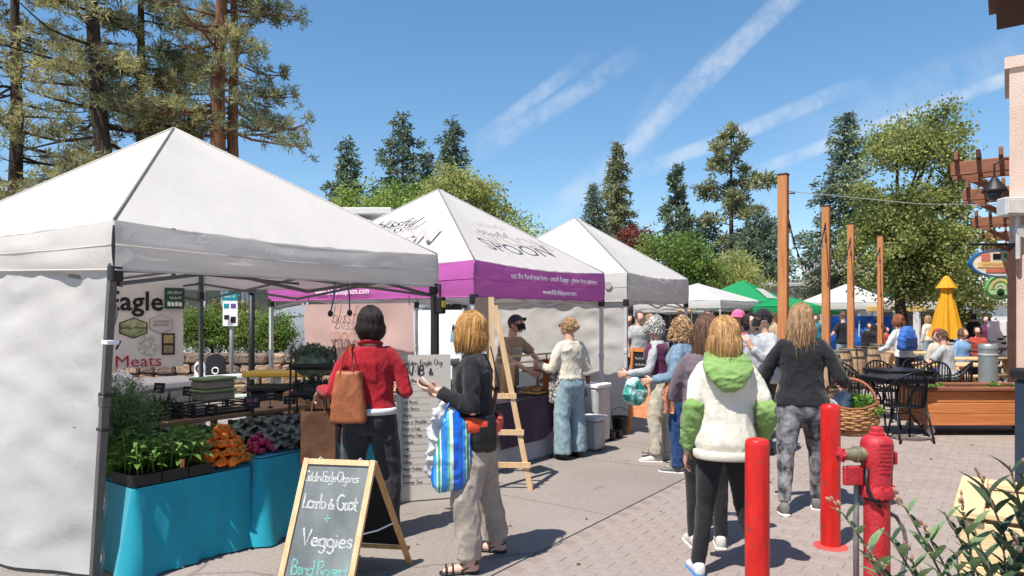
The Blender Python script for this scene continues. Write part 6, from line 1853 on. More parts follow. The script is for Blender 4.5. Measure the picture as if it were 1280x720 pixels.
for k in range(8): # raised casting marks
 z_=.915 - k*.022
 mb=MB();a0=-R(90)
 for j in range(-4,5):
  an=a0+j*.11 +random.uniform(-.02,.02);rr=.0855 if z_ > .8 else .081
  mb.bbox((rr*math.cos(an),rr*math.sin(an),z_),(.005,.006,.010),.001,M=Matrix.Rotation(an,4,'Z'))
 mb.build('cast_mark',M_redw,ub)
mb=MB();mb.bbox((.083,-.035,.83),(.02,.03,.07),.006);mb.build('sight_window',M_redw,hy)
for k in range(10):
 a=2 *math.pi*k/10;mb=MB();mb.lathe([(.009,.608),(.009,.68),(0,.683)],(.083 *math.cos(a)*.98,.083 *math.sin(a)*.98,0),6);mb.build('bolt',M_redw,hy)
M_brass=mat('dull_brass',S(150,138,112),metal=.6,rough=.45,var=.25,nscale=20)
Mz=Matrix.Rotation(R(-90),4,'Y')
def side(prof,z_,m_,nm,n=20): 
 mb=MB();mb.lathe(prof,(0,0,z_),n,M=Mz);return mb.build(nm,m_,hy,auto=40)
side([(.034,.07),(.040,.09),(.036,.10),(.046,.11),(.046,.135),(.036,.14),(.032,.19),(.030,.205)],.85,M_brass,'outlet')
side([(.030,.205),(.036,.207),(.036,.228),(.026,.232),(.014,.236),(.014,.25),(0,.252)],.85,M_redw,'cap',8)
for k in range(6):
 a=2 *math.pi*k/6;mb=MB();mb.ell((-.217,.036 *math.cos(a),.85 +.036 *math.sin(a)),(.012,.008,.008));mb.build('lug',M_redw,hy)
mb=MB();mb.bbox((-.152,-.01,.735),(.115,.03,.105),.006);mb.build('plate',M_redw,hy)
mb=MB();mb.bbox((-.088,0,.72),(.03,.03,.05),.004);mb.build('plate_bracket',M_black,hy)
mb=MB();mb.tube([V((-.10,.03,.76)),V((-.105,.03,.5)),V((-.105,.03,.0))],.016,10);mb.build('conduit',mat('grey_conduit',S(140,140,142),metal=.4,rough=.5),hy,smooth=True)
mb=MB();mb.tube([V((-.08,-.03,.78)),V((-.10,-.05,.70)),V((-.075,-.06,.62)),V((-.03,-.08,.575))],.010,7);mb.build('black_cable',M_black,hy,smooth=True)
mb=MB();mb.tube([V((.066,0,.52)),V((.12,0,.49)),V((.165,0,.42)),V((.185,0,.32)),V((.16,0,.18)),V((.13,0,.0))],.011,8);mb.build('grey_hose',mat('hose_grey',S(110,108,108),rough=.5),hy,smooth=True)

# ================================================================ patio furniture
M_iron=mat('black_iron',S(30,32,36),rough=.4,metal=.3,var=.15)
def patio_chair():
 c=thing('patio_chair','black wrought iron patio chair','chair',(0,0,0),0,'patio chairs')
 def arc(t): return V((.26 *math.cos(t),-.02 - .24 *math.sin(t) if math.sin(t)> 0 else -.02,0))
 n=16
 hoop=[V((.27 *math.cos(R(a)),-.24 *math.sin(R(a))*(1 if a > 0 else 1),.66 +.24 *max(0,math.sin(R(a))) ** 1.3)) for a in range(-20,201,11)]
 mb=MB();mb.tube(hoop,.014,7);mb.build('back_hoop',M_iron,c,smooth=True)
 low=[V((.24 *math.cos(R(a)),-.21 *math.sin(R(a)),.45)) for a in range(-20,201,11)]
 for k in range(2,len(hoop)- 2):
  mb=MB();mb.tube([low[k],(low[k]+hoop[k])/2 +V((0,-.015,0)),hoop[k]],.0065,5,flat=1.6);mb.build('back_slat',M_iron,c)
 mb=MB();mb.tube(low,.010,6);mb.build('seat_ring',M_iron,c,smooth=True)
 for k in range(9):
  x=-.2 +.05 *k;dpt=.21 *math.sqrt(max(0,1 - (x/.245) ** 2))
  mb=MB();mb.beam(V((x,-dpt,.452)),V((x,.22,.455)),.026,.005);mb.build('seat_slat',M_iron,c)
 mb=MB();mb.beam(V((-.23,.22,.45)),V((.23,.22,.45)),.02,.02);mb.build('seat_front',M_iron,c)
 for sx in (-1,1):
  mb=MB();mb.tube([V((sx*.25,.08,.66)),V((sx*.25,.2,.63)),V((sx*.24,.22,.45)),V((sx*.25,.25,0))],.013,6);mb.build('leg',M_iron,c,smooth=True)
  mb=MB();mb.tube([V((sx*.2,-.15,.45)),V((sx*.23,-.26,0))],.013,6);mb.build('leg',M_iron,c,smooth=True)
 return c
pc=patio_chair()
chairs=[(1072,9.7,-80,'patio chair with its back to the market basket, left of the near table'),(1104,10.9,175,'patio chair behind the patio tables facing the camera'),
  (1163,10.6,120,'patio chair right of the patio tables'),(1193,10.9,60,'patio chair rightmost behind the planter box'),(1130,8.95,5,'patio chair pushed under the near edge of the patio table'),
  (1057,11.2,-60,'patio chair farthest left behind the basket'),(1150,11.6,170,'patio chair behind the far patio table')]
for i,(px,d,rz,lab) in enumerate(chairs):
 if i == 0: pc.location=GY(px,d);pc.rotation_euler=(0,0,R(rz));pc['label']=lab
 else: dup(pc,GY(px,d),R(rz),lab)
def patio_table(label,p,z=.76):
 t_=thing('patio_table',label,'table',p,R(6),'patio tables')
 mb=MB();mb.bbox((0,0,z - .015),(.72,.72,.03),.008);mb.build('tabletop',M_iron,t_)
 mb=MB()
 for a in (-1,1): mb.beam(V((a*.34,-.34,z - .05)),V((a*.34,.34,z - .05)),.02,.05)
 for a in (-1,1): mb.beam(V((-.33,a*.34,z - .052)),V((.33,a*.34,z - .052)),.02,.05)
 mb.build('apron',M_iron,t_)
 for a in (-1,1):
  for b in (-1,1):
   mb=MB();mb.tube([V((a*.22,b*.22,z - .05)),V((a*.12,b*.12,z*.6)),V((a*.13,b*.13,.3)),V((a*.30,b*.28,.0))],.014,6);mb.build('leg',M_iron,t_,smooth=True)
 mb=MB();ring(mb,(0,0,.3),.17,.01,18,5);mb.build('stretcher_ring',M_iron,t_,smooth=True)
 return t_
patio_table('square black patio table nearest the planter box',GY(1118,9.5),.79)
patio_table('square black patio table behind the near one',GY(1122,10.75),.79)
# planter box on castors
M_cedar=wood('cedar_boards',S(190,112,62),S(216,142,88),axis='X',rough=.55)
pb_=thing('planter_box','long cedar planter box on castors at the right','planter',GY(1155,9.3))
p=GY(1155,9.3);Lp,Dp=1.75,.6
for k in range(3):
 mb=MB();mb.bbox((Lp/2,0,.14 +.155 *(k+.5)),(Lp,.03,.15),.006);mb.build('board',M_cedar,pb_)
 mb=MB();mb.bbox((Lp/2,Dp,.14 +.155 *(k+.5)),(Lp,.03,.15),.006);mb.build('board',M_cedar,pb_)
 mb=MB();mb.bbox((.016,Dp/2,.14 +.155 *(k+.5)),(.03,Dp - .034,.15),.006);mb.build('board',M_cedar,pb_)
 mb=MB();mb.bbox((Lp - .016,Dp/2,.14 +.155 *(k+.5)),(.03,Dp - .034,.15),.006);mb.build('board',M_cedar,pb_)
for x in (-.01,Lp+.01):
 mb=MB();mb.bbox((x,-.02,.37),(.06,.05,.50),.006);mb.build('corner_post',M_trim,pb_)
mb=MB();mb.bbox((Lp/2,-.012,.635),(Lp+.12,.11,.05),.008);mb.build('rim',M_timber,pb_)
mb=MB();mb.bbox((Lp/2,Dp+.012,.635),(Lp+.12,.11,.05),.008);mb.build('rim',M_timber,pb_)
for x in (-.01,Lp+.01):
 mb=MB();mb.bbox((x,Dp/2,.634),(.10,Dp - .09,.046),.008);mb.build('rim',M_timber,pb_)
mb=MB();mb.grid(lambda u,v: V((.03 +(Lp - .06)*u,.02 +(Dp - .04)*v,.56 +.02 *noise.noise(V((u*8,v*4,0))))),16,6);mb.build('soil',M_soil,pb_)
for x in (.12,Lp - .12):
 for y in (.06,Dp - .06):
  mb=MB();mb.lathe([(.03,-.02),(.055,-.02),(.055,.02),(.03,.02)],(x,y,.058),14,M=Matrix.Rotation(R(90),4,'X'));cs_=mb.build('castor',M_polew,pb_)
  mb=MB();mb.bbox((x,y,.105),(.06,.06,.05),.006);mb.build('fork',M_polew,cs_)
for i,(dx,lab) in enumerate(((.28,'small green sprout at the left end of the planter box'),(1.1,'small green sprout in the middle of the planter box'),(1.45,'small green sprout at the right end of the planter box'))):
 q=p+V((dx,.2,.56));leaf_heap(lab,q,.09,.07,.13,120,60 +i,M_sprout,L=.07,name='sprout',cat='plant',core=False)
# steel bollard
sb=thing('steel_bollard','brushed steel bollard behind the planter box','bollard',GY(1235,11.6))
mb=MB();mb.lathe([(.14,0),(.14,1.06),(.145,1.06),(.145,1.12),(.12,1.15),(0,1.155)],n=24);mb.build('post',mat('brushed_steel',S(140,148,148),metal=.4,rough=.5),sb,auto=40)
mb=MB();mb.lathe([(.147,.96),(.147,.99)],n=24);mb.build('band',M_polew,sb)
# blue bin at the right edge
bb_=thing('blue_bin','dark blue grey metal cabinet cut off by the right edge','cabinet',GY(1283,5.6))
q=GY(1313,5.6)
mb=MB();mb.bbox(q+V((.22,.2,.55)),(.48,.4,1.06),.03);mb.build('cabinet',mat('slate_blue_paint',S(50,66,84),rough=.4),bb_,world=True)
mb=MB();mb.bbox(q+V((.22,.2,1.12)),(.52,.44,.1),.04);mb.build('hood',M_black,bb_,world=True)
mb=MB();mb.bbox(q+V((.0,-.02,1.02)),(.12,.06,.12),.01);mb.build('handle_box',mat('grey_lid',S(150,152,150)),bb_,world=True)
# yellow parasol, closed
ys=thing('closed_umbrella','closed yellow parasol behind the patio','umbrella',GY(1183,17.2))
mb=MB();n=28
def up_(u,v):
 z=2.42 - v*1.34;r_=(.10 +.24 *v ** 1.1)*(1 +.16 *math.sin(u*2 *math.pi*8)*(.4 +v)+.08 *noise.noise(V((u*6,v*3,1))))
 return V((r_*math.cos(2 *math.pi*u),r_*math.sin(2 *math.pi*u),z+.04 *math.sin(u*2 *math.pi*8)*v))
mb.grid(up_,48,14);M_yc=canvas('yellow_canvas',S(228,170,44),transl=.25);mb.build('canopy',M_yc,ys,smooth=True)
mb=MB()
def uc(u,v):
 z=2.62 - v*.30;r_=.05 +.17 *v+.02 *math.sin(u*2 *math.pi*8)*v
 return V((r_*math.cos(2 *math.pi*u),r_*math.sin(2 *math.pi*u),z))
mb.grid(uc,32,5);mb.build('vent_cap',M_yc,ys,smooth=True)
mb=MB();mb.tube([V((0,0,0)),V((0,0,2.64))],.022,8);mb.build('pole',M_plank,ys)
mb=MB();mb.lathe([(.25,0),(.25,.06),(.05,.1),(.03,.3)],n=20);mb.build('base',M_black,ys)
# slatted benches and picnic table
M_palepine=wood('raw_pine',S(198,160,112),S(220,186,140),axis='X',rough=.65)
def picnic(label,p,rz):
 t_=thing('picnic_table',label,'table',p,rz,'raw pine picnic tables')
 for k in range(5):
  mb=MB();mb.bbox((0,(k - 2)*.145,.74),(1.5,.135,.035),.005);mb.build('top_plank',M_palepine,t_)
 for sy in (-1,1):
  for k in range(2):
   mb=MB();mb.bbox((0,sy*(.62 +k*.14),.44),(1.5,.13,.035),.005);mb.build('seat_plank',M_palepine,t_)
 for sx in (-.55,.55):
  for sy in (-1,1):
   mb=MB();mb.beam(V((sx,sy*.62,0)),V((sx,sy*.22,.72)),.04,.09,up=V((1,0,0)));mb.build('leg',M_palepine,t_)
  mb=MB();mb.beam(V((sx+.045,-.75,.40)),V((sx+.045,.75,.40)),.04,.09);mb.build('cross_beam',M_palepine,t_)
 return t_
picnic('raw pine picnic table where the man in grey sits',GY(1185,12.4),R(8));picnic('raw pine picnic table nearer the steel bollard',GY(1213,14.2),R(5));picnic('raw pine picnic table beyond the parasol',GY(1152,16.5),R(-5))
# bicycles
def bike(label,p,rz,m):
 b_=thing('bicycle',label,'bicycle',p,rz,'parked bicycles')
 for x in (-.52,.52):
  mb=MB();Mx=Matrix.Rotation(R(90),4,'X')
  t_=MB();ring(t_,(0,0,0),.32,.02,28,6);mb.join(t_,Matrix.Translation((x,0,.34)) @ Mx);wh=mb.build('wheel',M_black,b_,smooth=True)
  mb=MB()
  for k in range(10):
   a=2 *math.pi*k/10;mb.tube([V((x,0,.34)),V((x+.31 *math.cos(a),0,.34 +.31 *math.sin(a)))],.003,4)
  mb.build('spokes',M_polew,wh)
 mb=MB();
 for a,b in (((-.52,.34),(-.15,.30)),((-.52,.34),(-.22,.78)),((-.15,.30),(-.24,.86)),((-.15,.30),(.36,.76)),((-.22,.78),(.37,.82)),((.38,.90),(.52,.34))):
  mb.tube([V((a[0],0,a[1])),V((b[0],0,b[1]))],.018,7)
 mb.build('frame',m,b_,smooth=True)
 mb=MB();mb.bbox((-.25,0,.90),(.26,.13,.05),.02);mb.build('saddle',M_black,b_)
 mb=MB();mb.tube([V((.28,-.28,1.0)),V((.4,-.2,1.02)),V((.39,0,.95)),V((.4,.2,1.02)),V((.28,.28,1.0))],.012,6);mb.build('handlebar',M_black,b_,smooth=True)
 mb=MB();ring(mb,(0,0,0),.09,.012,14,5);o=mb.build('chainring',M_black,b_);o.location=(-.15,.05,.30);o.rotation_euler=(R(90),0,0)
 return b_
bike('dark bicycle parked right of the picnic tables',GY(1236,15.5),R(150),M_black);bike('dark bicycle leaning beside the brick pier',GY(1262,16.5),R(165),M_black);bike('bicycle with dark red frame behind the others',GY(1248,17.5),R(20),mat('wine_paint',S(96,30,40),rough=.3))
wsb=thing('poster_stand','white poster stand beside the brick pier','sign',GY(1252,17))
q=GY(1252,17);mb=MB();mb.bbox(q+V((0,0,.95)),(.68,.05,1.1),.01);o=mb.build('panel',M_white_p,wsb,world=True)
for dx in (-.28,.28):
 mb=MB();mb.tube([q+V((dx,.02,0)),q+V((dx,.02,.42))],.02,6);mb.build('leg',M_polew,wsb,world=True)
for dx,dz in ((-.05,.1),(.1,.16),(.05,0)):
 mb=MB();mb.ell(q+V((dx,-.03,.95 +dz)),(.09,.006,.03));mb.build('printed_leaf',M_dkgreen,o,world=True)
# distant cars at the end of the street
van('parked dark car at the far end of the street',GY(1207,44),R(60),mat('dark_car_paint',S(60,62,70),rough=.25,coat=.6,bump=0),Hm=1.5,Lm=4.3)
van('white car at the far end of the street',GY(1220,50),R(60),M_carwhite,Hm=1.5,Lm=4.3)
# ================================================================ foreground: pale crate planter and sage shrub
M_ply=wood('pale_plywood',S(212,180,128),S(228,202,156),axis='X',rough=.6)
cx=thing('wooden_planter','pale pine planter crate in the right foreground','planter',tuple(V((1.90,2.92,0))+N*.5 +U*.34),ROT)
W1,D1,Z1=1.0,.68,.79
for (x,y,w_,d_) in ((0,-D1/2,W1,.03),(0,D1/2,W1,.03)):
 for k in range(4):
  if k == 2 and y < 0:
   for xx in (-.41,.15):
    mb=MB();mb.bbox((xx if xx < 0 else .16,y,.04 +.18 *(k+.5)),(.18 if xx < 0 else .62,d_,.17),.004);mb.build('board',M_ply,cx)
   continue
  mb=MB();mb.bbox((x,y,.04 +.18 *(k+.5)),(w_,d_,.175),.004);mb.build('board',M_ply,cx)
for x in (-W1/2 +.012,W1/2 - .012):
 for k in range(4):
  mb=MB();mb.bbox((x,0,.04 +.18 *(k+.5)),(.03,D1 - .034,.175),.004);mb.build('board',M_ply,cx)
for x in (-1,1):
 mb=MB();mb.bbox((x*(W1/2 - .03),0,Z1),(.11,D1+.08,.03),.004);mb.build('rim',M_ply,cx)
for y in (-1,1):
 mb=MB();mb.bbox((0,y*(D1/2 - .02),Z1+.001),(W1 - .175,.09,.028),.004);mb.build('rim',M_ply,cx)
mb=MB();mb.bbox((-.21,0,Z1 - .035),(.38,D1 - .1,.02),.004);mb.build('lid_panel',M_ply,cx)
mb=MB();mb.bbox((-.0,0,Z1 - .012),(.05,D1 - .14,.03),.004);mb.build('divider',M_pineo,cx)
mb=MB();mb.box((.25,0,Z1 - .12),(.44,D1 - .1,.02));mb.build('inner_floor',mat('grey_boards',S(140,128,112),var=.2),cx)
for k in range(4):
 mb=MB();mb.bbox((.07 +.115 *k,0,Z1 - .1),(.018,D1 - .1,.02),.003);mb.build('batten',M_ply,cx)
# sage-like shrub, large leaves one by one
M_sage=mat('sage_leaf',S(108,134,88),rough=.5,var=.25,nscale=30,bump=.2,bscale=150,transl=.3,col2=S(144,166,120))
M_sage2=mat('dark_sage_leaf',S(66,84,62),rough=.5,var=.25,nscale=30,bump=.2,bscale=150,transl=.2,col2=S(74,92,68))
M_bud=mat('pink_bud',S(170,110,116),rough=.6,var=.3,nscale=40,col2=S(190,158,120))
M_stem=mat('sage_stem',S(96,84,66),rough=.7)
def leaf_mesh(L,w_,m,bend):
 mb=MB();k=6;vs=[]
 for i in range(k+1):
  t=i/k;ww=w_*math.sin(math.pi*min(.98,.08 +.9 *t)) ** .8;z=-bend*t*t
  vs += [V((ww,L*t,z+ww*.35)),V((0,L*t,z)),V((-ww,L*t,z+ww*.35))]
 fs=[f for i in range(k) for f in ((3 *i,3 *i+1,3 *i+4,3 *i+3),(3 *i+1,3 *i+2,3 *i+5,3 *i+4))]
 me=mb.add(vs,fs).mesh('leaf',True);me.materials.append(m);return me
LV=[leaf_mesh(.080,.014,M_sage,.015),leaf_mesh(.095,.016,M_sage,.025),leaf_mesh(.07,.013,M_sage2,.012),leaf_mesh(.11,.017,M_sage2,.025),leaf_mesh(.06,.011,M_sage,.008)]
sg=thing('sage_shrub','leggy sage shrub with pink buds in the right foreground corner','shrub',(1.25,1.75,0))
random.seed(77);nleaf=0
tips=[(1052,640,1.75),(1078,690,1.7),(1130,632,1.8),(1110,668,1.7),(1160,668,1.8),(1180,640,1.75),(1205,640,1.7),(1215,652,1.8),(1232,610,1.65),(1262,582,1.6),(1285,600,1.6),(1300,560,1.7),(1275,640,1.7),(1250,660,1.65),(1140,700,1.7),(1195,690,1.7),(1098,705,1.65),(1230,690,1.6),(1268,690,1.6),(1290,660,1.7)]
base0=V((1.25,1.75,0))
hid=MB();hm=[]
for i,(px,py,d) in enumerate(tips):
 tip=P(px,py,d)- base0
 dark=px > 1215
 root=V((tip.x*.35 +.15 +random.uniform(-.12,.12),tip.y*.3 +random.uniform(-.1,.1),0))
 ctrl=V((root.x+(tip.x - root.x)*.35,root.y+(tip.y - root.y)*.4,tip.z*.62))
 lean_=V((random.uniform(-.08,.02),0,0))
 pts=[(root*(1 - t) ** 2 +ctrl*2 *t*(1 - t)+tip*t*t) for t in [k/10 for k in range(11)]]
 mb=MB();mb.tube(pts,[.007 - .005 *k/10 for k in range(11)],6);mb.build('stem',M_stem,sg,smooth=True)
 for k in range(9): # pairs of leaves up the stem
  t=.62 +.36 *k/8
  q=root*(1 - t) ** 2 +ctrl*2 *t*(1 - t)+tip*t*t
  tg=(tip - ctrl).normalized()
  az=k*1.57 +random.uniform(-.3,.3)
  for sgn in (0,math.pi):
   a=az+sgn
   dirn=(V((math.cos(a),math.sin(a),.55 +.6 *(k/8)))+tg*.4).normalized()
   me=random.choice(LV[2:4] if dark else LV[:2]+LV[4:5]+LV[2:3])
   o=bpy.data.objects.new('leaf',me);COL.objects.link(o);o.parent=sg;o.location=q
   o.rotation_euler=dirn.to_track_quat('Y','Z').to_euler();s_=random.uniform(.75,1.25)*(1 - .35 *k/8);o.scale=(s_,)*3
   nleaf += 1
 if i % 2 == 0:
  mb=MB();tg=(tip - ctrl).normalized()
  for k in range(9):
   q=tip+tg*(.006 *k)+V([random.gauss(0,.004) for _ in range(3)])
   mb.ell(q,(.0032,.0032,.008),6,5,M=tg.to_track_quat('Z','Y').to_matrix().to_4x4())
  mb.build('flower_bud',M_bud,sg,smooth=True)

# leaf litter blown over the paving
r=np.random.default_rng(12);c=np.stack([r.uniform(-2,8,160),r.uniform(3.6,14,160),np.full(160,.006)],1)
d=r.normal(size=(160,3));d[:,2]=np.abs(d[:,2])*.08
lit=put('leaf_litter',quads('leaf_litter',blades(c,d,r.uniform(.015,.05,160),r.uniform(.003,.012,160),r=r)),mat('dry_leaf',S(104,84,60),bump=0,island=.4))
tag(lit,'dry leaves and grit scattered on the paving','leaves',kind='stuff')
# ================================================================ people
M_skin=mat('skin',S(206,158,134),rough=.5,var=.06,nscale=9,bump=.05,bscale=200,col2=S(214,168,146))
M_skin2=mat('skin_tan',S(186,134,108),rough=.5,var=.06,nscale=9,bump=.05,bscale=200)
def cloth(name,c,c2=None,nscale=5,var=.1,sharp=0,rough=.85,bump=.35,bscale=260):
 m=mat('cloth_' +name,c,rough=rough,var=var,nscale=nscale,col2=c2,sharp=sharp,bump=bump,bscale=bscale,sheen=.15,spec=.25)
 nt=m.node_tree;b1=[n for n in nt.nodes if n.type == 'BUMP'][0] # rumples over the weave
 t=nt.nodes.new('ShaderNodeTexCoord');nn=nt.nodes.new('ShaderNodeTexNoise');nn.inputs['Scale'].default_value=16;nn.inputs['Distortion'].default_value=1.4;nn.inputs['Detail'].default_value=3
 b2=nt.nodes.new('ShaderNodeBump');b2.inputs['Strength'].default_value=.3;b2.inputs['Distance'].default_value=.016
 nt.links.new(t.outputs['Object'],nn.inputs['Vector']);nt.links.new(nn.outputs['Fac'],b2.inputs['Height']);nt.links.new(b2.outputs[0],b1.inputs['Normal'])
 return m
def hairm(name,c,c2):
 return mat('hair_' +name,c,rough=.38,var=.3,nscale=9,stretch=(6,6,.5),col2=c2,bump=.6,bscale=60,island=.42,spec=.5)
H_blond=hairm('blond',S(176,124,70),S(218,174,116));H_ltbrown=hairm('light_brown',S(150,108,74),S(206,166,122));H_dark=hairm('dark',S(30,21,19),S(54,39,34))
H_brown=hairm('brown',S(92,62,46),S(126,92,70));H_white=hairm('white',S(196,192,184),S(226,222,214));H_curly=hairm('curly_blond',S(176,132,84),S(224,186,138));H_red=hairm('auburn',S(130,70,44),S(164,100,66))
H_ginger=hairm('golden',S(196,132,66),S(226,174,104))
M_eye=mat('eye_white',S(232,228,224),rough=.2,bump=0);M_iris=mat('iris',S(60,44,36),rough=.2,bump=0);M_lip=mat('lips',S(176,104,96),rough=.5,bump=0)
M_sole=mat('white_sole',S(222,218,210),rough=.7);M_lens=mat('sunglass_lens',S(22,20,22),rough=.08,bump=0,spec=.8)

def limb_tube(mb,pts,rad,n=14,sub=3,flat=False):
 """a limb with rounded ends through joints, radius easing between them"""
 P_,R_=[],[]
 for i in range(len(pts)- 1):
  for k in range(sub):
   t=k/sub;P_.append(pts[i].lerp(pts[i+1],t));R_.append(rad[i]+(rad[i+1]- rad[i])*t)
 P_.append(pts[-1]);R_.append(rad[-1])
 d0=(P_[0]- P_[1]).normalized();d1=(P_[-1]- P_[-2]).normalized()
 e1,r1=([],[]) if flat else ([P_[-1]+d1*R_[-1]*.55,P_[-1]+d1*R_[-1]*.9],[R_[-1]*.8,R_[-1]*.35])
 P_=[P_[0]+d0*R_[0]*.9,P_[0]+d0*R_[0]*.55]+P_+e1
 R_=[R_[0]*.35,R_[0]*.8]+R_+r1
 mb.tube(P_,R_,n)
def loft(mb,rings,n=22,power=2.3):
 """stack of super-elliptic rings: (centre, half width, half depth, axis x, axis y)"""
 vs=[]
 for c,a,b,ax,ay in rings:
  for j in range(n):
   th=2 *math.pi*j/n;cx,sy=math.cos(th),math.sin(th)
   vs.append(c+ax*a*math.copysign(abs(cx) ** (2 /power),cx)+ay*b*math.copysign(abs(sy) ** (2 /power),sy))
 k=len(rings)
 fs=[(i*n+j,i*n+(j+1) % n,(i+1)*n+(j+1) % n,(i+1)*n+j) for i in range(k - 1) for j in range(n)]
 fs += [tuple(range(n - 1,-1,-1)),tuple(range((k - 1)*n,k*n))]
 mb.add(vs,fs)

_hand_cache={}
def hand_mesh(curl,side):
 """a palm with four fingers and a thumb; palm faces -z, fingers run along +y; side -1 left, 1 right"""
 key=(round(curl,2),side)
 if key in _hand_cache: return _hand_cache[key]
 mb=MB()
 loft(mb,[(V((0,-.03,0)),.024,.018,V((1,0,0)),V((0,0,1))),(V((0,.0,0)),.028,.016,V((1,0,0)),V((0,0,1))),(V((0,.05,0)),.038,.014,V((1,0,0)),V((0,0,1))),(V((0,.088,0)),.039,.012,V((1,0,0)),V((0,0,1)))],16)
 for i,(x,L) in enumerate(((-.030,.060),(-.010,.074),(.010,.078),(.029,.070))):
  x *= side*-1 if False else 1
  p=V((x*side,.082,0));a=.12 +curl*.5;pts=[p]
  for s,f in enumerate((.46,.30,.24)):
   d=V((0.02 *(i - 1.5)*side,math.cos(a),-math.sin(a)));p=p+d*L*f*1.1;pts.append(p);a += curl*(.95 if s == 0 else .75)
  limb_tube(mb,pts,[.0098,.0092,.0083,.0072],8,2)
 th=[V((.026 *side,.012,-.004)),V((.050 *side,.040,-.014 - curl*.014)),V((.056 *side,.068,-.022 - curl*.03)),V((.050 *side,.090,-.030 - curl*.045))]
 limb_tube(mb,th,[.014,.012,.0105,.0085],8,2)
 me=union(mb,.0048,1)
 out=MB();out.v=[tuple(v.co) for v in me.vertices];out.f=[tuple(p.vertices) for p in me.polygons];out.mi=[0]*len(out.f)
 bpy.data.meshes.remove(me)
 _hand_cache[key]=out
 return out

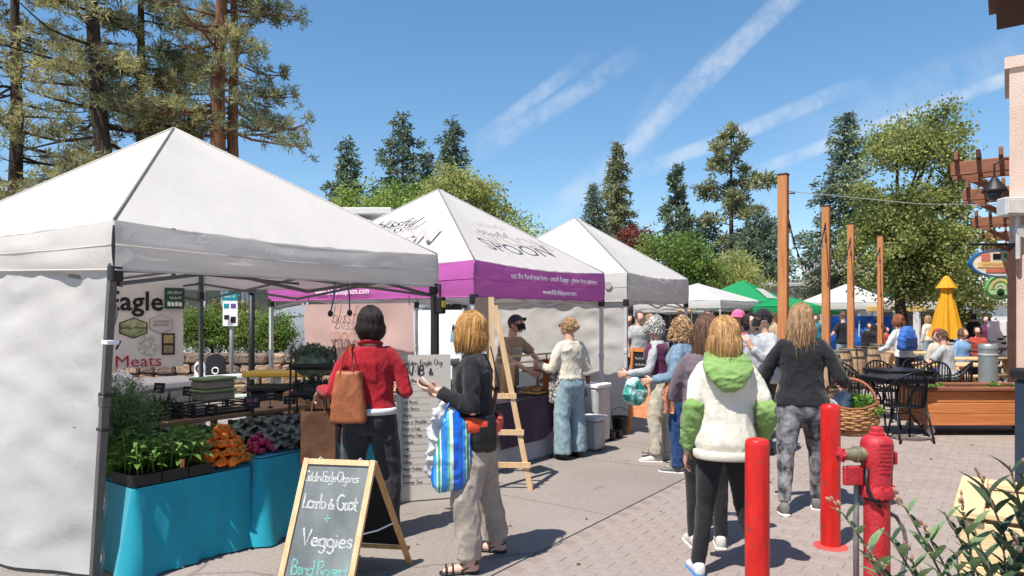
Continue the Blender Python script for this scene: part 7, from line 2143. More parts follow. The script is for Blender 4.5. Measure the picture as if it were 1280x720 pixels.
class Person:
 """local frame: x to the person's right, y forward, z up"""
 def __init__(s,label,loc,face,H=1.66,build=1.0,hip=1.0,lean=0.0,arms=None,legs=None,head_yaw=0.0,head_pitch=0.0,seat=None,vox=.012,skin=None,detail=True,twist=0.0,bust=.012,female=True,feet=True,scale_head=1.0):
  s.H,s.vox,s.detail=H,vox,detail
  s.skin=skin or M_skin
  fx=V((face[0],face[1],0)).normalized()
  rz=math.atan2(-fx.x,fx.y)
  s.root=thing('person',label,'person',loc,rz)
  h=s.h=H
  dz=0 if seat is None else (seat+.09)- .50 *h
  s.dz=dz
  ln=lambda z: V((0,math.sin(lean)*max(0,z - .52)*h,-(1 - math.cos(lean))*max(0,z - .52)*h+dz))
  s.lnf=ln
  def J(x,y,z): return V((x*h,y*h,z*h))+ln(z)
  sw=.106 *build*(1.0 if female else 1.1)
  s.sh={-1: J(-sw*.96,-.004,.797),1: J(sw*.96,-.004,.797)}
  s.hipj={-1: J(-.052 *hip,0,.505),1: J(.052 *hip,0,.505)}
  arms=arms or {}
  s.el,s.wr,s.hd={},{},{}
  for sd in (-1,1):
   a=arms.get(sd,{})
   e=a.get('e',(.028,-.012,-.178));e=V((e[0]*sd,e[1],e[2])).normalized()*.172 *h
   w_=a.get('w',(.0,.045,-.15));w_=V((w_[0]*sd,w_[1],w_[2])).normalized()*.148 *h
   s.el[sd]=s.sh[sd]+e;s.wr[sd]=s.el[sd]+w_
   s.hd[sd]=V((a['h'][0]*sd,a['h'][1],a['h'][2])).normalized() if 'h' in a else w_.normalized()
  s.arm=arms
  legs=legs or {}
  s.kn,s.an,s.toe={},{},{}
  for sd in (-1,1):
   l=legs.get(sd,{})
   k=l.get('k',(.004,.012,-.225));a=l.get('a',(.0,-.014,-.235))
   k=V((k[0]*sd,k[1],k[2])).normalized()*.228 *h;a=V((a[0]*sd,a[1],a[2])).normalized()*.236 *h
   s.kn[sd]=s.hipj[sd]+k;s.an[sd]=s.kn[sd]+a
   s.toe[sd]=l.get('toe',(.12 *sd,1.0,0))
  s.floor=min(s.an[-1].z,s.an[1].z)- .040 *h
  if seat is None: # stand on the ground
   sh=-s.floor
   for d_ in (s.sh,s.hipj,s.el,s.wr,s.kn,s.an):
    for k in d_: d_[k]=d_[k]+V((0,0,sh))
   s.up=sh
  else: s.up=0
  bw=build;hp=hip
  b0=bust if female else .004
  R_=lambda z,a,b,y=0: (J(0,y,z)+V((0,0,s.up)),a*h*bw,b*h,V((1,0,0)),V((0,1,0)))
  s.torso=[(.462,.070 *hp,.052,0),(.485,.092 *hp,.064,-.004),(.520,.102 *hp,.070,-.006),(.555,.100 *hp,.066,-.003),(.60,.086,.056,0),(.635,.081,.054,.002),(.68,.086,.058,.004),(.725,.093,.062 +b0*.5,.004 +b0*.4),(.765,.098,.060 +b0*.3,.002),(.795,.096,.050,-.003),(.815,.074,.040,-.006),(.832,.046,.034,-.006),(.845,.030,.030,-.004)]
  s.Rg=R_
  s.neck=J(0,-.004,.835)+V((0,0,s.up))
  s.head=J(0,.012,.932)+V((0,0,s.up))
  hs=s.hs=scale_head
  s.HM=Matrix.Translation(s.head) @ Matrix.Rotation(head_yaw,4,'Z') @ Matrix.Rotation(-head_pitch,4,'X')
  s.ha,s.hb,s.hc=.047 *h*hs,.058 *h*hs,.068 *h*hs
  s.build_body(feet)
 def build_body(s,feet):
  h=s.h;mb=MB()
  loft(mb,[s.Rg(z,a - .006,b - .006,y) for z,a,b,y in s.torso])
  limb_tube(mb,[s.neck - V((0,0,.02 *h)),s.neck+V((0,.006 *h,.05 *h))],[.034 *h,.031 *h],14)
  # head: skull, face, jaw, nose, ears
  a,b,c=s.ha,s.hb,s.hc
  hm=MB()
  hm.ell((0,-.008 *h,.012 *h),(a,b*.94,c*.80),18,12)
  hm.ell((0,.014 *h,-.016 *h),(a*.84,b*.72,c*.74),16,10)
  hm.ell((0,.026 *h,-.044 *h),(a*.52,b*.42,c*.34),12,8)
  hm.ell((0,.048 *h,.014 *h),(a*.72,b*.16,c*.12),12,6)
  hm.tube([V((0,.052 *h,.008 *h)),V((0,.062 *h,-.010 *h)),V((0,.068 *h,-.020 *h)),V((0,.054 *h,-.025 *h))],[.005 *h,.0065 *h,.0085 *h,.007 *h],8)
  for sx in (-1,1):
   hm.ell((sx*a*.98,-.006 *h,-.006 *h),(.006 *h,.012 *h,.019 *h),8,6,M=Matrix.Rotation(sx*.25,4,'Z'))
   hm.ell((sx*a*.55,.044 *h,-.012 *h),(a*.3,b*.18,c*.16),8,6)
  mb.join(hm,s.HM)
  for sd in (-1,1):
   limb_tube(mb,[s.sh[sd]+V((-sd*.018 *h,0,.002 *h)),s.sh[sd].lerp(s.el[sd],.3),s.el[sd]],[.026 *h,.024 *h,.020 *h])
   limb_tube(mb,[s.el[sd],s.el[sd].lerp(s.wr[sd],.3),s.wr[sd]+(s.wr[sd]- s.el[sd]).normalized()*.012 *h],[.0195 *h,.0200 *h,.0150 *h])
   limb_tube(mb,[s.hipj[sd]+V((0,0,.0)),s.hipj[sd].lerp(s.kn[sd],.4),s.kn[sd]],[.042 *h,.037 *h,.025 *h])
   limb_tube(mb,[s.kn[sd],s.kn[sd].lerp(s.an[sd],.3)+V((0,-.004 *h,0)),s.an[sd]],[.025 *h,.024 *h,.018 *h])
   t=V(s.toe[sd]).normalized();f0=s.an[sd]- V((0,0,.018 *h))
   limb_tube(mb,[f0 - t*.018 *h,f0+t*.04 *h - V((0,0,.004 *h)),f0+t*.095 *h - V((0,0,.010 *h))],[.020 *h,.020 *h,.012 *h])
  me=union(mb,s.vox,2)
  if s.detail: # hands with fingers, joined on at the wrists
   out=MB();out.v=[tuple(v.co) for v in me.vertices];out.f=[tuple(p.vertices) for p in me.polygons];out.mi=[0]*len(out.f)
   for sd in (-1,1):
    ar=s.arm.get(sd,{})
    y=s.hd[sd];pn=V(ar.get('palm',(-1 *sd,0,0))) # the way the palm faces
    pn=(pn - y*pn.dot(y))
    if pn.length < 1e-3: pn=y.orthogonal()
    z=-pn.normalized();x=y.cross(z)
    M=Matrix(((x.x,y.x,z.x,0),(x.y,y.y,z.y,0),(x.z,y.z,z.z,0),(0,0,0,1)))
    k=h/1.68
    # thumb points forward for a hanging arm
    side=ar.get('thumb',None)
    if side is None: side=1 if x.y > 0 or (abs(x.y)< .2 and x.z > 0) else -1
    hm=hand_mesh(ar.get('curl',.35),side)
    out.join(hm,Matrix.Translation(s.wr[sd]+y*.018 *h) @ M @ Matrix.Scale(k,4))
   bpy.data.meshes.remove(me)
   me=out.mesh('body',True)
  else:
   pass
  s.body=put('body',me,s.skin,s.root)
  s.body.data.polygons.foreach_set('use_smooth',[True]*len(s.body.data.polygons))
  if s.detail:
   for sx in (-1,1):
    e=MB();e.ell(s.HM @ V((sx*.019 *h,.0485 *h,.0)),(.0068 *h,)*3,10,8);s_e=e.build('eye',M_eye,s.body,smooth=True)
    e=MB();e.ell(s.HM @ V((sx*.019 *h,.0545 *h,.0)),(.0032 *h,)*3,8,6);e.build('iris',M_iris,s.body,smooth=True)
   e=MB();e.ell((0,.0,0),(.014 *h,.005 *h,.0045 *h),10,6,M=s.HM.to_3x3().to_4x4());o=e.build('mouth',M_lip,s.body,smooth=True);o.location=s.HM @ V((0,.054 *h,-.040 *h))
 # ---- clothes
 def top(s,m,hem=.50,sleeve=1.0,loose=.012,puff=None,amp=.007,name='sweater',cuff=.022,neck=.838,seed=0,m_sleeve=None,flare=.0,freq=11):
  h=s.h;mb=MB()
  rg=[]
  for z,a,b,y in s.torso:
   if z < hem - .02 or z > neck: continue
   t=max(0,(.64 - z)/.14)
   rg.append(s.Rg(max(z,hem),max(a,.088 if z < .66 else 0)+loose*(1.1 if z < .7 else .8)+flare*t,max(b,.060 if z < .66 else 0)+loose+flare*.6 *t,y))
  z0=[q for q in s.torso if q[0] >= hem - .02][0]
  rg.insert(0,s.Rg(hem - .004,max(z0[1],.088)+loose*1.0 +flare,max(z0[2],.060)+loose+flare*.6,z0[3]))
  loft(mb,rg)
  sl=MB() if m_sleeve else mb
  if sleeve > 0:
   for sd in (-1,1):
    r_=loose*.55 *h
    pts=[s.sh[sd]+V((-sd*.025 *h,0,.004 *h)),s.sh[sd].lerp(s.el[sd],.35)]
    rr=[.029 *h+r_,.027 *h+r_]
    if sleeve > .5:
     d=(sleeve - .5)*2
     pts += [s.el[sd]];rr += [.0235 *h+r_]
     limb_tube(sl if not m_sleeve else mb,pts[:2]+[pts[1].lerp(pts[2],.5)],rr[:2]+[.026 *h+r_]) if m_sleeve else None
     pts += [s.el[sd].lerp(s.wr[sd],.4 *d),s.el[sd].lerp(s.wr[sd],d)];rr += [.022 *h+r_+(puff or 0)*h,cuff*h+r_*.4 +(puff or 0)*.5 *h]
     if m_sleeve: pts,rr=[pts[1].lerp(pts[2],.7)]+pts[2:],[.028 *h+r_+(puff or 0)*.6 *h]+[rr[2]+(puff or 0)*h]+rr[3:]
    else:
     pts=[pts[0],s.sh[sd].lerp(s.el[sd],sleeve*2)];rr=[.030 *h+r_,.029 *h+r_*1.2]
    limb_tube(sl,pts,rr,flat=True)
  o=put(name,union(mb,s.vox,3,folds(amp,freq,freq*.55,seed+s.h*7)),m,s.root)
  s.topo=o
  if m_sleeve:
   k=len(sl.v) // 2;nf=len(sl.f) // 2
   for i in (0,1):
    q=MB();q.v=sl.v[i*k:(i+1)*k];q.f=[tuple(j - i*k for j in f) for f in sl.f[i*nf:(i+1)*nf]];q.mi=[0]*nf
    put('sleeve',union(q,s.vox,2,folds(amp*1.3,freq*1.6,freq*2,seed+3)),m_sleeve,o)
  return o
 def bottom(s,m,rise=.60,loose=.008,rad=(.060,.050,.036,.032,.028),length=1.0,amp=.006,name='trousers',seed=0,freq=12):
  h=s.h;mb=MB()
  rg=[s.Rg(z,max(a,.086)+loose,max(b,.058)+loose,y) for z,a,b,y in s.torso if z <= rise]
  zt=rg[-1];loft(mb,rg)
  for sd in (-1,1):
   an=s.kn[sd].lerp(s.an[sd],length)
   limb_tube(mb,[s.hipj[sd]+V((0,0,-.01 *h)),s.hipj[sd].lerp(s.kn[sd],.45),s.kn[sd],s.kn[sd].lerp(an,.4)+V((0,-.005 *h,0)),an],[r_*h+loose*.3 *h for r_ in rad],flat=True)
  o=put(name,union(mb,s.vox,2,folds(amp,freq,freq*.6,seed+s.h*3)),m,s.root)
  s.boto=o
  return o
 def shoes(s,m,sole=None,sandal=False):
  h=s.h
  for sd in (-1,1):
   t=V(s.toe[sd]);t=V((t.x,t.y,t.z)).normalized();side=t.cross(V((0,0,1))).normalized();up=side.cross(t)
   a=s.an[sd]- up*.022 *h
   mb=MB()
   if sandal:
    mb.add([],[])
    loft(mb,[(a+t*x*h - up*.012 *h,.001 +w_*h,.006 *h,side,up) for x,w_ in ((-.034,.012),(-.025,.019),(.02,.020),(.075,.024),(.105,.018),(.115,.008))])
    o=mb.build('sandal',M_black,s.root,smooth=True)
    st=MB()
    for x in (.03,.065,.09):
     st.tube([a+t*x*h+side*.024 *h - up*.01 *h,a+t*x*h+up*.016 *h+side*.01 *h,a+t*x*h+up*.016 *h - side*.01 *h,a+t*x*h - side*.024 *h - up*.01 *h],.0035 *h,6)
    st.tube([a+t*.03 *h+side*.02 *h,a - t*.03 *h+up*.02 *h+side*.01 *h,a - t*.03 *h+up*.02 *h - side*.01 *h,a+t*.03 *h - side*.02 *h],.003 *h,6)
    st.build('strap',M_black,o,smooth=True)
    continue
   loft(mb,[(a+t*x*h+up*z*h,w_*h,d*h,side,up) for x,z,w_,d in ((-.040,.004,.012,.014),(-.034,.008,.021,.026),(-.01,.010,.024,.032),(.02,.004,.024,.026),(.06,-.004,.027,.018),(.10,-.009,.024,.013),(.118,-.012,.012,.008))])
   o=put('shoe',union(mb,min(.010,s.vox),2),m,s.root)
   so=MB();loft(so,[(a+t*x*h - up*.0175 *h,w_*h,.006 *h,side,up) for x,w_ in ((-.043,.014),(-.036,.023),(.0,.025),(.06,.0285),(.10,.026),(.121,.013))])
   so.build('sole',sole or M_sole,o,smooth=False)
 # ---- hair and headgear
 def hair(s,m,length=.10,style='straight',n=260,vol=1.07,seed=1,front=1.05,curl=.0,bulge=.10,taper=.12):
  """a shell over the skull plus many separate locks; length is how far they fall below the head centre, in heights"""
  random.seed(seed);h=s.h;a,b,c=s.ha,s.hb,s.hc
  zc=.010 *h
  def surf(th,ph,k): # th from the crown, ph about z (0 = front)
   return V((math.sin(ph)*math.sin(th)*a*1.0 *k,-.006 *h+math.cos(ph)*math.sin(th)*b*.96 *k,zc+math.cos(th)*c*.84 *k))
  face=front # half width of the open face
  sh=MB();nr,nc=12,28;rows=[]
  for i in range(nr+1):
   q=i/nr
   row=[]
   for j in range(nc):
    ph=2 *math.pi*j/nc;pf=abs((ph+math.pi) % (2 *math.pi)- math.pi)
    if q <= .55:
     th=q/.55 *R(92);p=surf(th,ph,vol - .015)
     if pf < face and th > R(52): p=surf(th,ph,.86)
    else:
     f=(q - .55)/.45;p=surf(R(92),ph,vol - .02);p.z -= f*(length*h+zc)*.96
     kk=1 +bulge*math.sin(math.pi*min(1,f*1.15))- taper*f*f;p.x *= kk;p.y *= kk
     if pf < face: p=V((p.x*.55,min(p.y,0.0)- .012 *h,p.z))
    row.append(s.HM @ p)
   rows += row
  fs=[(i*nc+j,i*nc+(j+1) % nc,(i+1)*nc+(j+1) % nc,(i+1)*nc+j) for i in range(nr) for j in range(nc)]
  fs += [tuple(range(nr*nc+nc - 1,nr*nc - 1,-1))]
  sh.add(rows,fs)
  o=sh.build('hair',m,s.root,smooth=True)
  lk_=MB()
  if style in ('straight','wavy'):
   for i in range(int(n*(2.6 if s.detail else 1.2))):
    ph=face*.82 +(2 *math.pi - 2 *face*.82)*random.random()
    th0=R(random.choice((4,10,25,45))+random.uniform(-4,12));ln=length*h*random.choice((random.uniform(.6,.9),random.uniform(.9,1.1),random.uniform(.9,1.1)))
    k=vol+random.uniform(-.01,.035);pts=[]
    fly=random.random()< .12
    if fly: k += random.uniform(.01,.05)
    ph0=ph
    for t in (0,.35,.7,1.0):
     pts.append(surf(th0+(R(95)- th0)*t,ph0+random.gauss(0,.03),k))
    e=pts[-1];wob=random.uniform(0,6);lo=random.gauss(0,.05 if not fly else .22)
    for t in (.3,.6,.85,1.0):
     kk=1 +bulge*math.sin(math.pi*min(1,t*1.15))- taper*t*t+lo*t;q=V((e.x*kk,e.y*kk,e.z - t*(ln+zc)))
     if style == 'wavy': q += V((math.sin(wob+t*7),math.cos(wob+t*6),0))*.006 *h
     if curl: q=q+V((e.x,e.y,0)).normalized()*-curl*h*t ** 3
     pts.append(q)
    pts=[s.HM @ p for p in pts]
    w_=random.uniform(.0012,.0030)*h*(1 if s.detail else 1.7)*(.45 if fly else 1)
    lk_.tube(pts,[w_*.7,w_,w_,w_,w_,w_*.95,w_*.8,w_*.25],5,flat=.5)
  elif style == 'curly':
   for i in range(n):
    ph=face*.8 +(2 *math.pi - 2 *face*.8)*random.random();th=R(random.uniform(0,92));k=vol+random.uniform(0,.16)
    p=surf(th,ph,k)
    if random.random()< .45: p=surf(R(92),ph,k);p.z -= random.random()*length*h
    r_=random.uniform(.006,.011)*h;nrm=V((p.x,p.y,p.z*.5)).normalized();pts=[]
    ax=V([random.gauss(0,1) for _ in range(3)]).normalized()
    sx=nrm.cross(ax).normalized();w0=random.uniform(0,6)
    for t in range(9):
     an=w0+t*.95
     pts.append(s.HM @ (p+sx*math.cos(an)*r_+nrm*math.sin(an)*r_*.9 - V((0,0,t*.0035 *h))))
    lk_.tube(pts,[.0012 *h]+[.0030 *h]*7 +[.001 *h],5)
  elif style == 'short':
   for i in range(n):
    ph=face*.8 +(2 *math.pi - 2 *face*.8)*random.random();th=R(random.uniform(5,100));k=vol
    p0=surf(th,ph,k - .02);p1=surf(th+R(16),ph+random.gauss(0,.12),k+.03);p2=surf(th+R(30),ph+random.gauss(0,.18),k+.01)
    w_=.0045 *h;lk_.tube([s.HM @ p0,s.HM @ p1,s.HM @ p2],[w_,w_,w_*.3],5,flat=.5)
  lk_.build('locks',m,o,smooth=True)
  return o
 def bun(s,m):
  mb=MB();h=s.h;c=s.HM @ V((0,-.066 *h,.012 *h))
  random.seed(3)
  for i in range(40):
   ax=V([random.gauss(0,1) for _ in range(3)]).normalized();u=ax.orthogonal().normalized();v=ax.cross(u);r_=random.uniform(.014,.022)*h
   mb.tube([c+u*math.cos(t*.7)*r_+v*math.sin(t*.7)*r_ for t in range(7)],.0042 *h,5)
  mb.ell(c,(.017 *h,)*3)
  mb.build('bun',m,s.root,smooth=True)
 def cap(s,m,m_vis=None,back=False,wide=False):
  h=s.h;a,b,c=s.ha*1.12,s.hb*1.08,s.hc;mb=MB();n=24;rows=[];K=7
  for i in range(K+1):
   th=R(90)*i/K
   for j in range(n):
    ph=2 *math.pi*j/n;rows.append(s.HM @ V((math.sin(ph)*math.sin(th)*a,-.006 *h+math.cos(ph)*math.sin(th)*b,.022 *h+math.cos(th)*c*.82)))
  fs=[(i*n+j,i*n+(j+1) % n,(i+1)*n+(j+1) % n,(i+1)*n+j) for i in range(K) for j in range(n)]
  mb.add(rows,fs);o=mb.build('cap',m,s.root,smooth=True)
  v=MB();sg=-1 if back else 1
  if wide:
   v.lathe([(a,0),(a*1.75,-.02 *h),(a*1.77,-.024 *h),(a,-.006 *h)],(0,0,0),26)
   v2=MB();v2.join(v,s.HM @ Matrix.Translation((0,-.004 *h,.024 *h)) @ Matrix.Diagonal((1,1.15,1,1)));v=v2
  else:
   def fv(u,w_):
    ph=(u - .5)*2.2;r0=1.0 +.55 *w_*math.cos(ph*.75)
    return s.HM @ V((math.sin(ph)*a*(1 +.12 *w_),sg*(math.cos(ph)*b*r0),.024 *h - .016 *h*w_+.010 *h*math.cos(ph) ))
   v.grid(fv,12,5);v.grid(lambda u,w_: fv(u,w_)- V((0,0,.004 *h)),12,5)
  v.build('visor',m_vis or m,o,smooth=True)
  return o
 def mask(s,m):
  h=s.h;mb=MB()
  def fm(u,v):
   ph=(u - .5)*2.5;z=-.012 - .046 *v;k=1.03 +.10 *math.cos(ph)*math.sin(math.pi*(.25 +.5 *v))
   return s.HM @ V((math.sin(ph)*s.ha*.98 *(1 - .25 *v),.008 *h+math.cos(ph)*s.hb*.92 *k,z*h))
  mb.grid(fm,14,8);o=mb.build('face_mask',m,s.root,smooth=True)
  st=MB()
  for sx in (-1,1): st.tube([s.HM @ V((sx*s.ha*.92,.022 *h,-.02 *h)),s.HM @ V((sx*s.ha*1.04,-.004 *h,.0 *h))],.0016 *h,4)
  st.build('ear_loop',M_white_p,o)
 def glasses(s,m=None):
  h=s.h;mb=MB()
  for sx in (-1,1):
   mb.ell((0,0,0),(.0165 *h,.004 *h,.013 *h),12,8,M=Matrix.Translation(V((sx*.020 *h,.059 *h,.0))))
  m2=MB();m2.join(mb,s.HM);o=m2.build('sunglasses',m or M_lens,s.root,smooth=True)
  m2=MB()
  for sx in (-1,1): m2.tube([s.HM @ V((sx*.034 *h,.056 *h,.003 *h)),s.HM @ V((sx*s.ha*1.03,.02 *h,.003 *h)),s.HM @ V((sx*s.ha*1.02,-.012 *h,.0))],.0022 *h,5)
  m2.tube([s.HM @ V((-.006 *h,.062 *h,.003 *h)),s.HM @ V((.006 *h,.062 *h,.003 *h))],.002 *h,5);m2.build('temple',M_black,o)
 def world(s,p): return basis(s.root) @ p
 def part(s,name,mb,m,smooth=True): return mb.build(name,m,s.root,smooth=smooth)
GP=None
C_black=cloth('black',S(27,27,29),S(38,38,42));C_red=cloth('red',S(150,20,34),S(176,30,44));C_char=cloth('charcoal',S(44,42,44),S(66,62,64));C_khaki=cloth('khaki',S(150,138,128),S(176,162,150),nscale=8)
C_cream=cloth('cream',S(214,206,188),S(226,220,204));C_green=cloth('leaf_green',S(116,150,82),S(136,168,98));C_denim=cloth('denim',S(92,118,142),S(128,152,172),nscale=14);C_jean=cloth('indigo_jean',S(30,54,96),S(48,78,128),nscale=14)
C_ltjean=cloth('washed_jean',S(128,152,164),S(156,178,186),nscale=14);C_tie=cloth('grey_tie_dye',S(52,50,54),S(150,148,152),nscale=12,sharp=.12);C_ecru=cloth('ecru',S(210,198,176),S(224,214,196));C_purple=cloth('purple',S(84,34,66),S(104,46,82))
C_grey=cloth('grey_marl',S(164,166,168),S(184,186,188),nscale=20);C_white=cloth('white',S(216,216,214),S(228,228,226));C_blue=cloth('sky_blue',S(110,150,196),S(136,172,212));C_navy=cloth('navy',S(36,42,70),S(52,58,90));C_stone=cloth('stone',S(186,176,158),S(200,192,176));C_teal=cloth('teal',S(40,110,120),S(60,130,140));C_pinkc=cloth('pink',S(206,72,130),S(224,110,156));C_tan=cloth('tan',S(170,140,110),S(186,158,128));C_brick=cloth('brick',S(160,60,50),S(180,80,66))
L_tan=mat('tan_leather',S(158,92,58),rough=.4,var=.15,nscale=6,bump=.25,bscale=120);L_black=mat('black_leather',S(28,26,26),rough=.35,bump=.2,bscale=120)
M_shoe_b=mat('black_shoe',S(34,32,34),rough=.5);M_shoe_g=mat('grey_shoe',S(108,106,104),rough=.7,bump=.3,bscale=200);M_shoe_w=mat('pale_shoe',S(196,190,182),rough=.7);M_shoe_br=mat('brown_shoe',S(110,80,60),rough=.6)

# ---- woman in khaki trousers, facing left, phone in hand
K=Person('woman in black top and khaki trousers with a blue striped bag looking at her phone',G(596,703),(-1,.10),H=1.665,hip=1.06,lean=.05,head_pitch=-.12,
  arms={-1: dict(e=(.03,-.015,-.17),w=(-.04,.28,.15),h=(-.15,1,.12),palm=(.35,.1,.9),curl=.75,thumb=1),1: dict(e=(.02,-.005,-.17),w=(-.22,.28,.10),h=(-.35,1,.1),palm=(-.35,.1,.9),curl=.75)},
  legs={-1: dict(k=(.06,.03,-.225),a=(.0,-.02,-.235),toe=(-.25,1,0)),1: dict(k=(.05,-.02,-.225),a=(.02,-.05,-.235),toe=(.2,1,0))},vox=.011)
K.top(C_black,hem=.535,loose=.011,amp=.008,name='cardigan',flare=.006);K.bottom(C_khaki,rise=.58,rad=(.066,.060,.052,.047,.045),length=.93,amp=.010,loose=.010,freq=9);K.shoes(M_black,sandal=True)
K.hair(H_ginger,length=.088,n=340,vol=1.16,seed=3,front=.72,bulge=.14,taper=.25);K.glasses();K.mask(mat('blue_mask',S(110,160,190),rough=.8))
h=K.h
mb=MB();mb.tube([K.Rg(.565,.112 +.024,.078 +.020)[0]+V((math.sin(t)*(.112 +.016)*h,math.cos(t)*(.078 +.016)*h,.012 *math.sin(3 *t))) for t in [2 *math.pi*j/24 for j in range(25)]],.014 *h,8,flat=2.2);K.part('waist_wrap',mb,cloth('orange_red',S(206,62,36),S(222,84,50)))
mb=MB();mb.tube([K.sh[1]+V((-.02,.03,.075)),V((.0,-.135,1.12))+V((0,K.lnf(.68).y,0)),V((-.13,-.10,.86))],.012,6,flat=.3);K.part('shoulder_strap',mb,mat('brown_strap',S(84,52,40)))
def bag_blob(name,label,cat,loc,rz,build,m,vox=.014,amp=.012,freq=9,seed=0):
 root=thing(name,label,cat,loc,rz);mb=MB();build(mb);put('body',union(mb,vox,2,folds(amp,freq,freq,seed)),m,root);return root
wr=K.world(K.wr[-1])
M_stripebag=stripes('striped_bag',[(0,S(24,92,190)),(.34,S(60,150,200)),(.44,S(206,216,204)),(.48,S(70,150,120)),(.56,S(206,216,204)),(.60,S(40,120,190)),(.80,S(90,170,160)),(.88,S(200,214,200))],5.6,axis=0,rough=.35)
def bb(mb):
 loft(mb,[(V((.02 *math.sin(z*9),0,-z)),a,b,V((1,0,0)),V((0,1,0))) for z,a,b in ((.0,.035,.03),(.05,.07,.045),(.12,.095,.06),(.24,.115,.07),(.36,.12,.075),(.45,.115,.07),(.49,.09,.05))])
bg=bag_blob('shopping_bag','blue bag with green and white stripes hanging from the arm of the woman in khaki','bag',K.world(K.el[-1].lerp(K.wr[-1],.62))- V((0,.03,.075)),R(12),bb,M_stripebag,amp=.016,seed=4)
mb=MB()
for dx in (-.05,.05): mb.tube([V((dx,0,-.05)),V((dx*.6,0,.03)),V((0,.02,.08)),V((-dx*.3,.05,.02))],.009,6)
mb.build('handle',mat('bag_strap_blue',S(40,100,170)),bg)
def wb_(mb):
 loft(mb,[(V((.0,0,-z)),a,b,V((1,0,0)),V((0,1,0))) for z,a,b in ((.0,.03,.025),(.06,.06,.04),(.2,.105,.05),(.36,.12,.055),(.50,.11,.04))])
pbag=bag_blob('plastic_bag','white plastic bag hanging behind the blue striped bag','bag',K.world(K.wr[1])+V((-.03,-.02,-.04)),R(5),wb_,mat('white_polythene',S(226,226,228),rough=.3,transl=.3,bump=.1),amp=.03,freq=13,seed=8)
def hb(mb):
 loft(mb,[(V((0,0,z)),a,b,V((1,0,0)),V((0,1,0))) for z,a,b in ((0,.075,.04),(.03,.09,.05),(.17,.085,.045),(.23,.07,.03))],power=3.5)
hbg=bag_blob('handbag','black leather handbag at the hip of the woman in khaki','bag',V((-.18,4.36,.76)),R(25),hb,L_black,amp=.006)
mb=MB();mb.bbox((0,-.048,.13),(.09,.012,.07),.004);mb.build('pocket',L_black,hbg);mb=MB();mb.tube([V((.06,0,.2)),V((.12,.03,.42)),V((.10,.12,.66))],.008,6,flat=.4);mb.build('strap',L_black,hbg)
hp=K.wr[-1]+K.hd[-1]*.11
phn=thing('phone','dark phone in the hand of the woman in khaki','phone',K.world(hp+V((.03,.02,.028))),R(100));mb=MB();mb.bbox((0,0,0),(.072,.148,.010),.004,M=Matrix.Rotation(R(24),4,'X'));mb.build('case',mat('phone_case',S(74,64,58)),phn)
mb=MB();mb.bbox((0,-.001,.006),(.064,.138,.002),.001,M=Matrix.Rotation(R(24),4,'X'));mb.build('screen',M_lens,phn)

# ---- woman in red, from behind
RW=Person('woman in red cardigan with dark bob and tan leather tote, seen from behind',GY(463,5.0),(-.15,1),H=1.69,hip=1.0,head_pitch=-.1,head_yaw=.1,
   arms={-1: dict(e=(.06,-.03,-.17),w=(.07,.16,.0),h=(.3,.9,-.5),curl=.9,palm=(.2,0,-.9)),1: dict(e=(.055,-.02,-.17),w=(-.05,.30,.0),curl=.5)},legs={-1: dict(k=(.03,.02,-.225)),1: dict(k=(.03,.01,-.225))},vox=.011)
RW.top(C_red,hem=.56,loose=.010,amp=.008,name='cardigan');RW.bottom(C_char,rise=.62,rad=(.062,.056,.047,.043,.040),amp=.008);RW.shoes(M_shoe_b);RW.hair(H_dark,length=.066,n=320,vol=1.17,seed=5,front=.8,bulge=.16,taper=.30)
h=RW.h
mb=MB() # folded collar
mb.tube([RW.neck+V((math.sin(t)*.075,math.cos(t)*.066 - .004,.012 - .02 *math.cos(t))) for t in [2 *math.pi*j/20 for j in range(21)]],.020,8,flat=.55);RW.part('collar',mb,C_red)
mb=MB();loft(mb,[RW.Rg(z,.100 +k,.070 +k,-.004) for z,k in ((.545,.012),(.558,.016),(.572,.012))]);RW.part('shirt_tail',mb,C_white)
tote=thing('tote_bag','tan leather tote on the left shoulder of the woman in red','bag',V((-1.15,4.84,.87)),R(-3))
mb=MB();loft(mb,[(V((0,0,z)),a,b,V((1,0,0)),V((0,1,0))) for z,a,b in ((0,.12,.05),(.012,.13,.056),(.18,.115,.052),(.34,.092,.046),(.36,.09,.044))],power=4.5)
put('body',union(mb,.012,2,folds(.006,9,6,3)),L_tan,tote)
mb=MB();mb.tube([V((-.05,-.04,.33)),V((-.035,-.02,.46)),V((-.01,.04,.54)),V((.0,.12,.545)),V((.03,.12,.45)),V((.05,.05,.34))],.011,6,flat=.4);mb.build('handle',L_tan,tote)
mb=MB();mb.tube([V((.05,-.04,.33)),V((.03,-.03,.47)),V((-.0,.04,.545))],.011,6,flat=.4);mb.build('handle',L_tan,tote)
kb=thing('paper_bag','brown paper carrier bag beside the woman in red','bag',RW.world(RW.wr[-1]+RW.hd[-1]*.08)- V((0,0,.52)),R(8))
M_kraft=mat('kraft_paper',S(96,64,44),rough=.8,var=.12,nscale=4,bump=.2,bscale=20,col2=S(116,80,56))
mb=MB()
def pbx(u,v):
 t=u*4;i=int(min(3,t));f=t - i;a,b=.13,.075
 cs_=[(-a,-b),(a,-b),(a,b),(-a,b),(-a,-b)];x=cs_[i][0]+(cs_[i+1][0]- cs_[i][0])*f;y=cs_[i][1]+(cs_[i+1][1]- cs_[i][1])*f
 k=1 - .06 *v;cr=.010 *noise.noise(V((x*14,y*14,v*5)))
 if i in (1,3): x *= 1 - .25 *math.sin(math.pi*f)*v
 return V((x*k+cr,y*k+cr,v*.40))
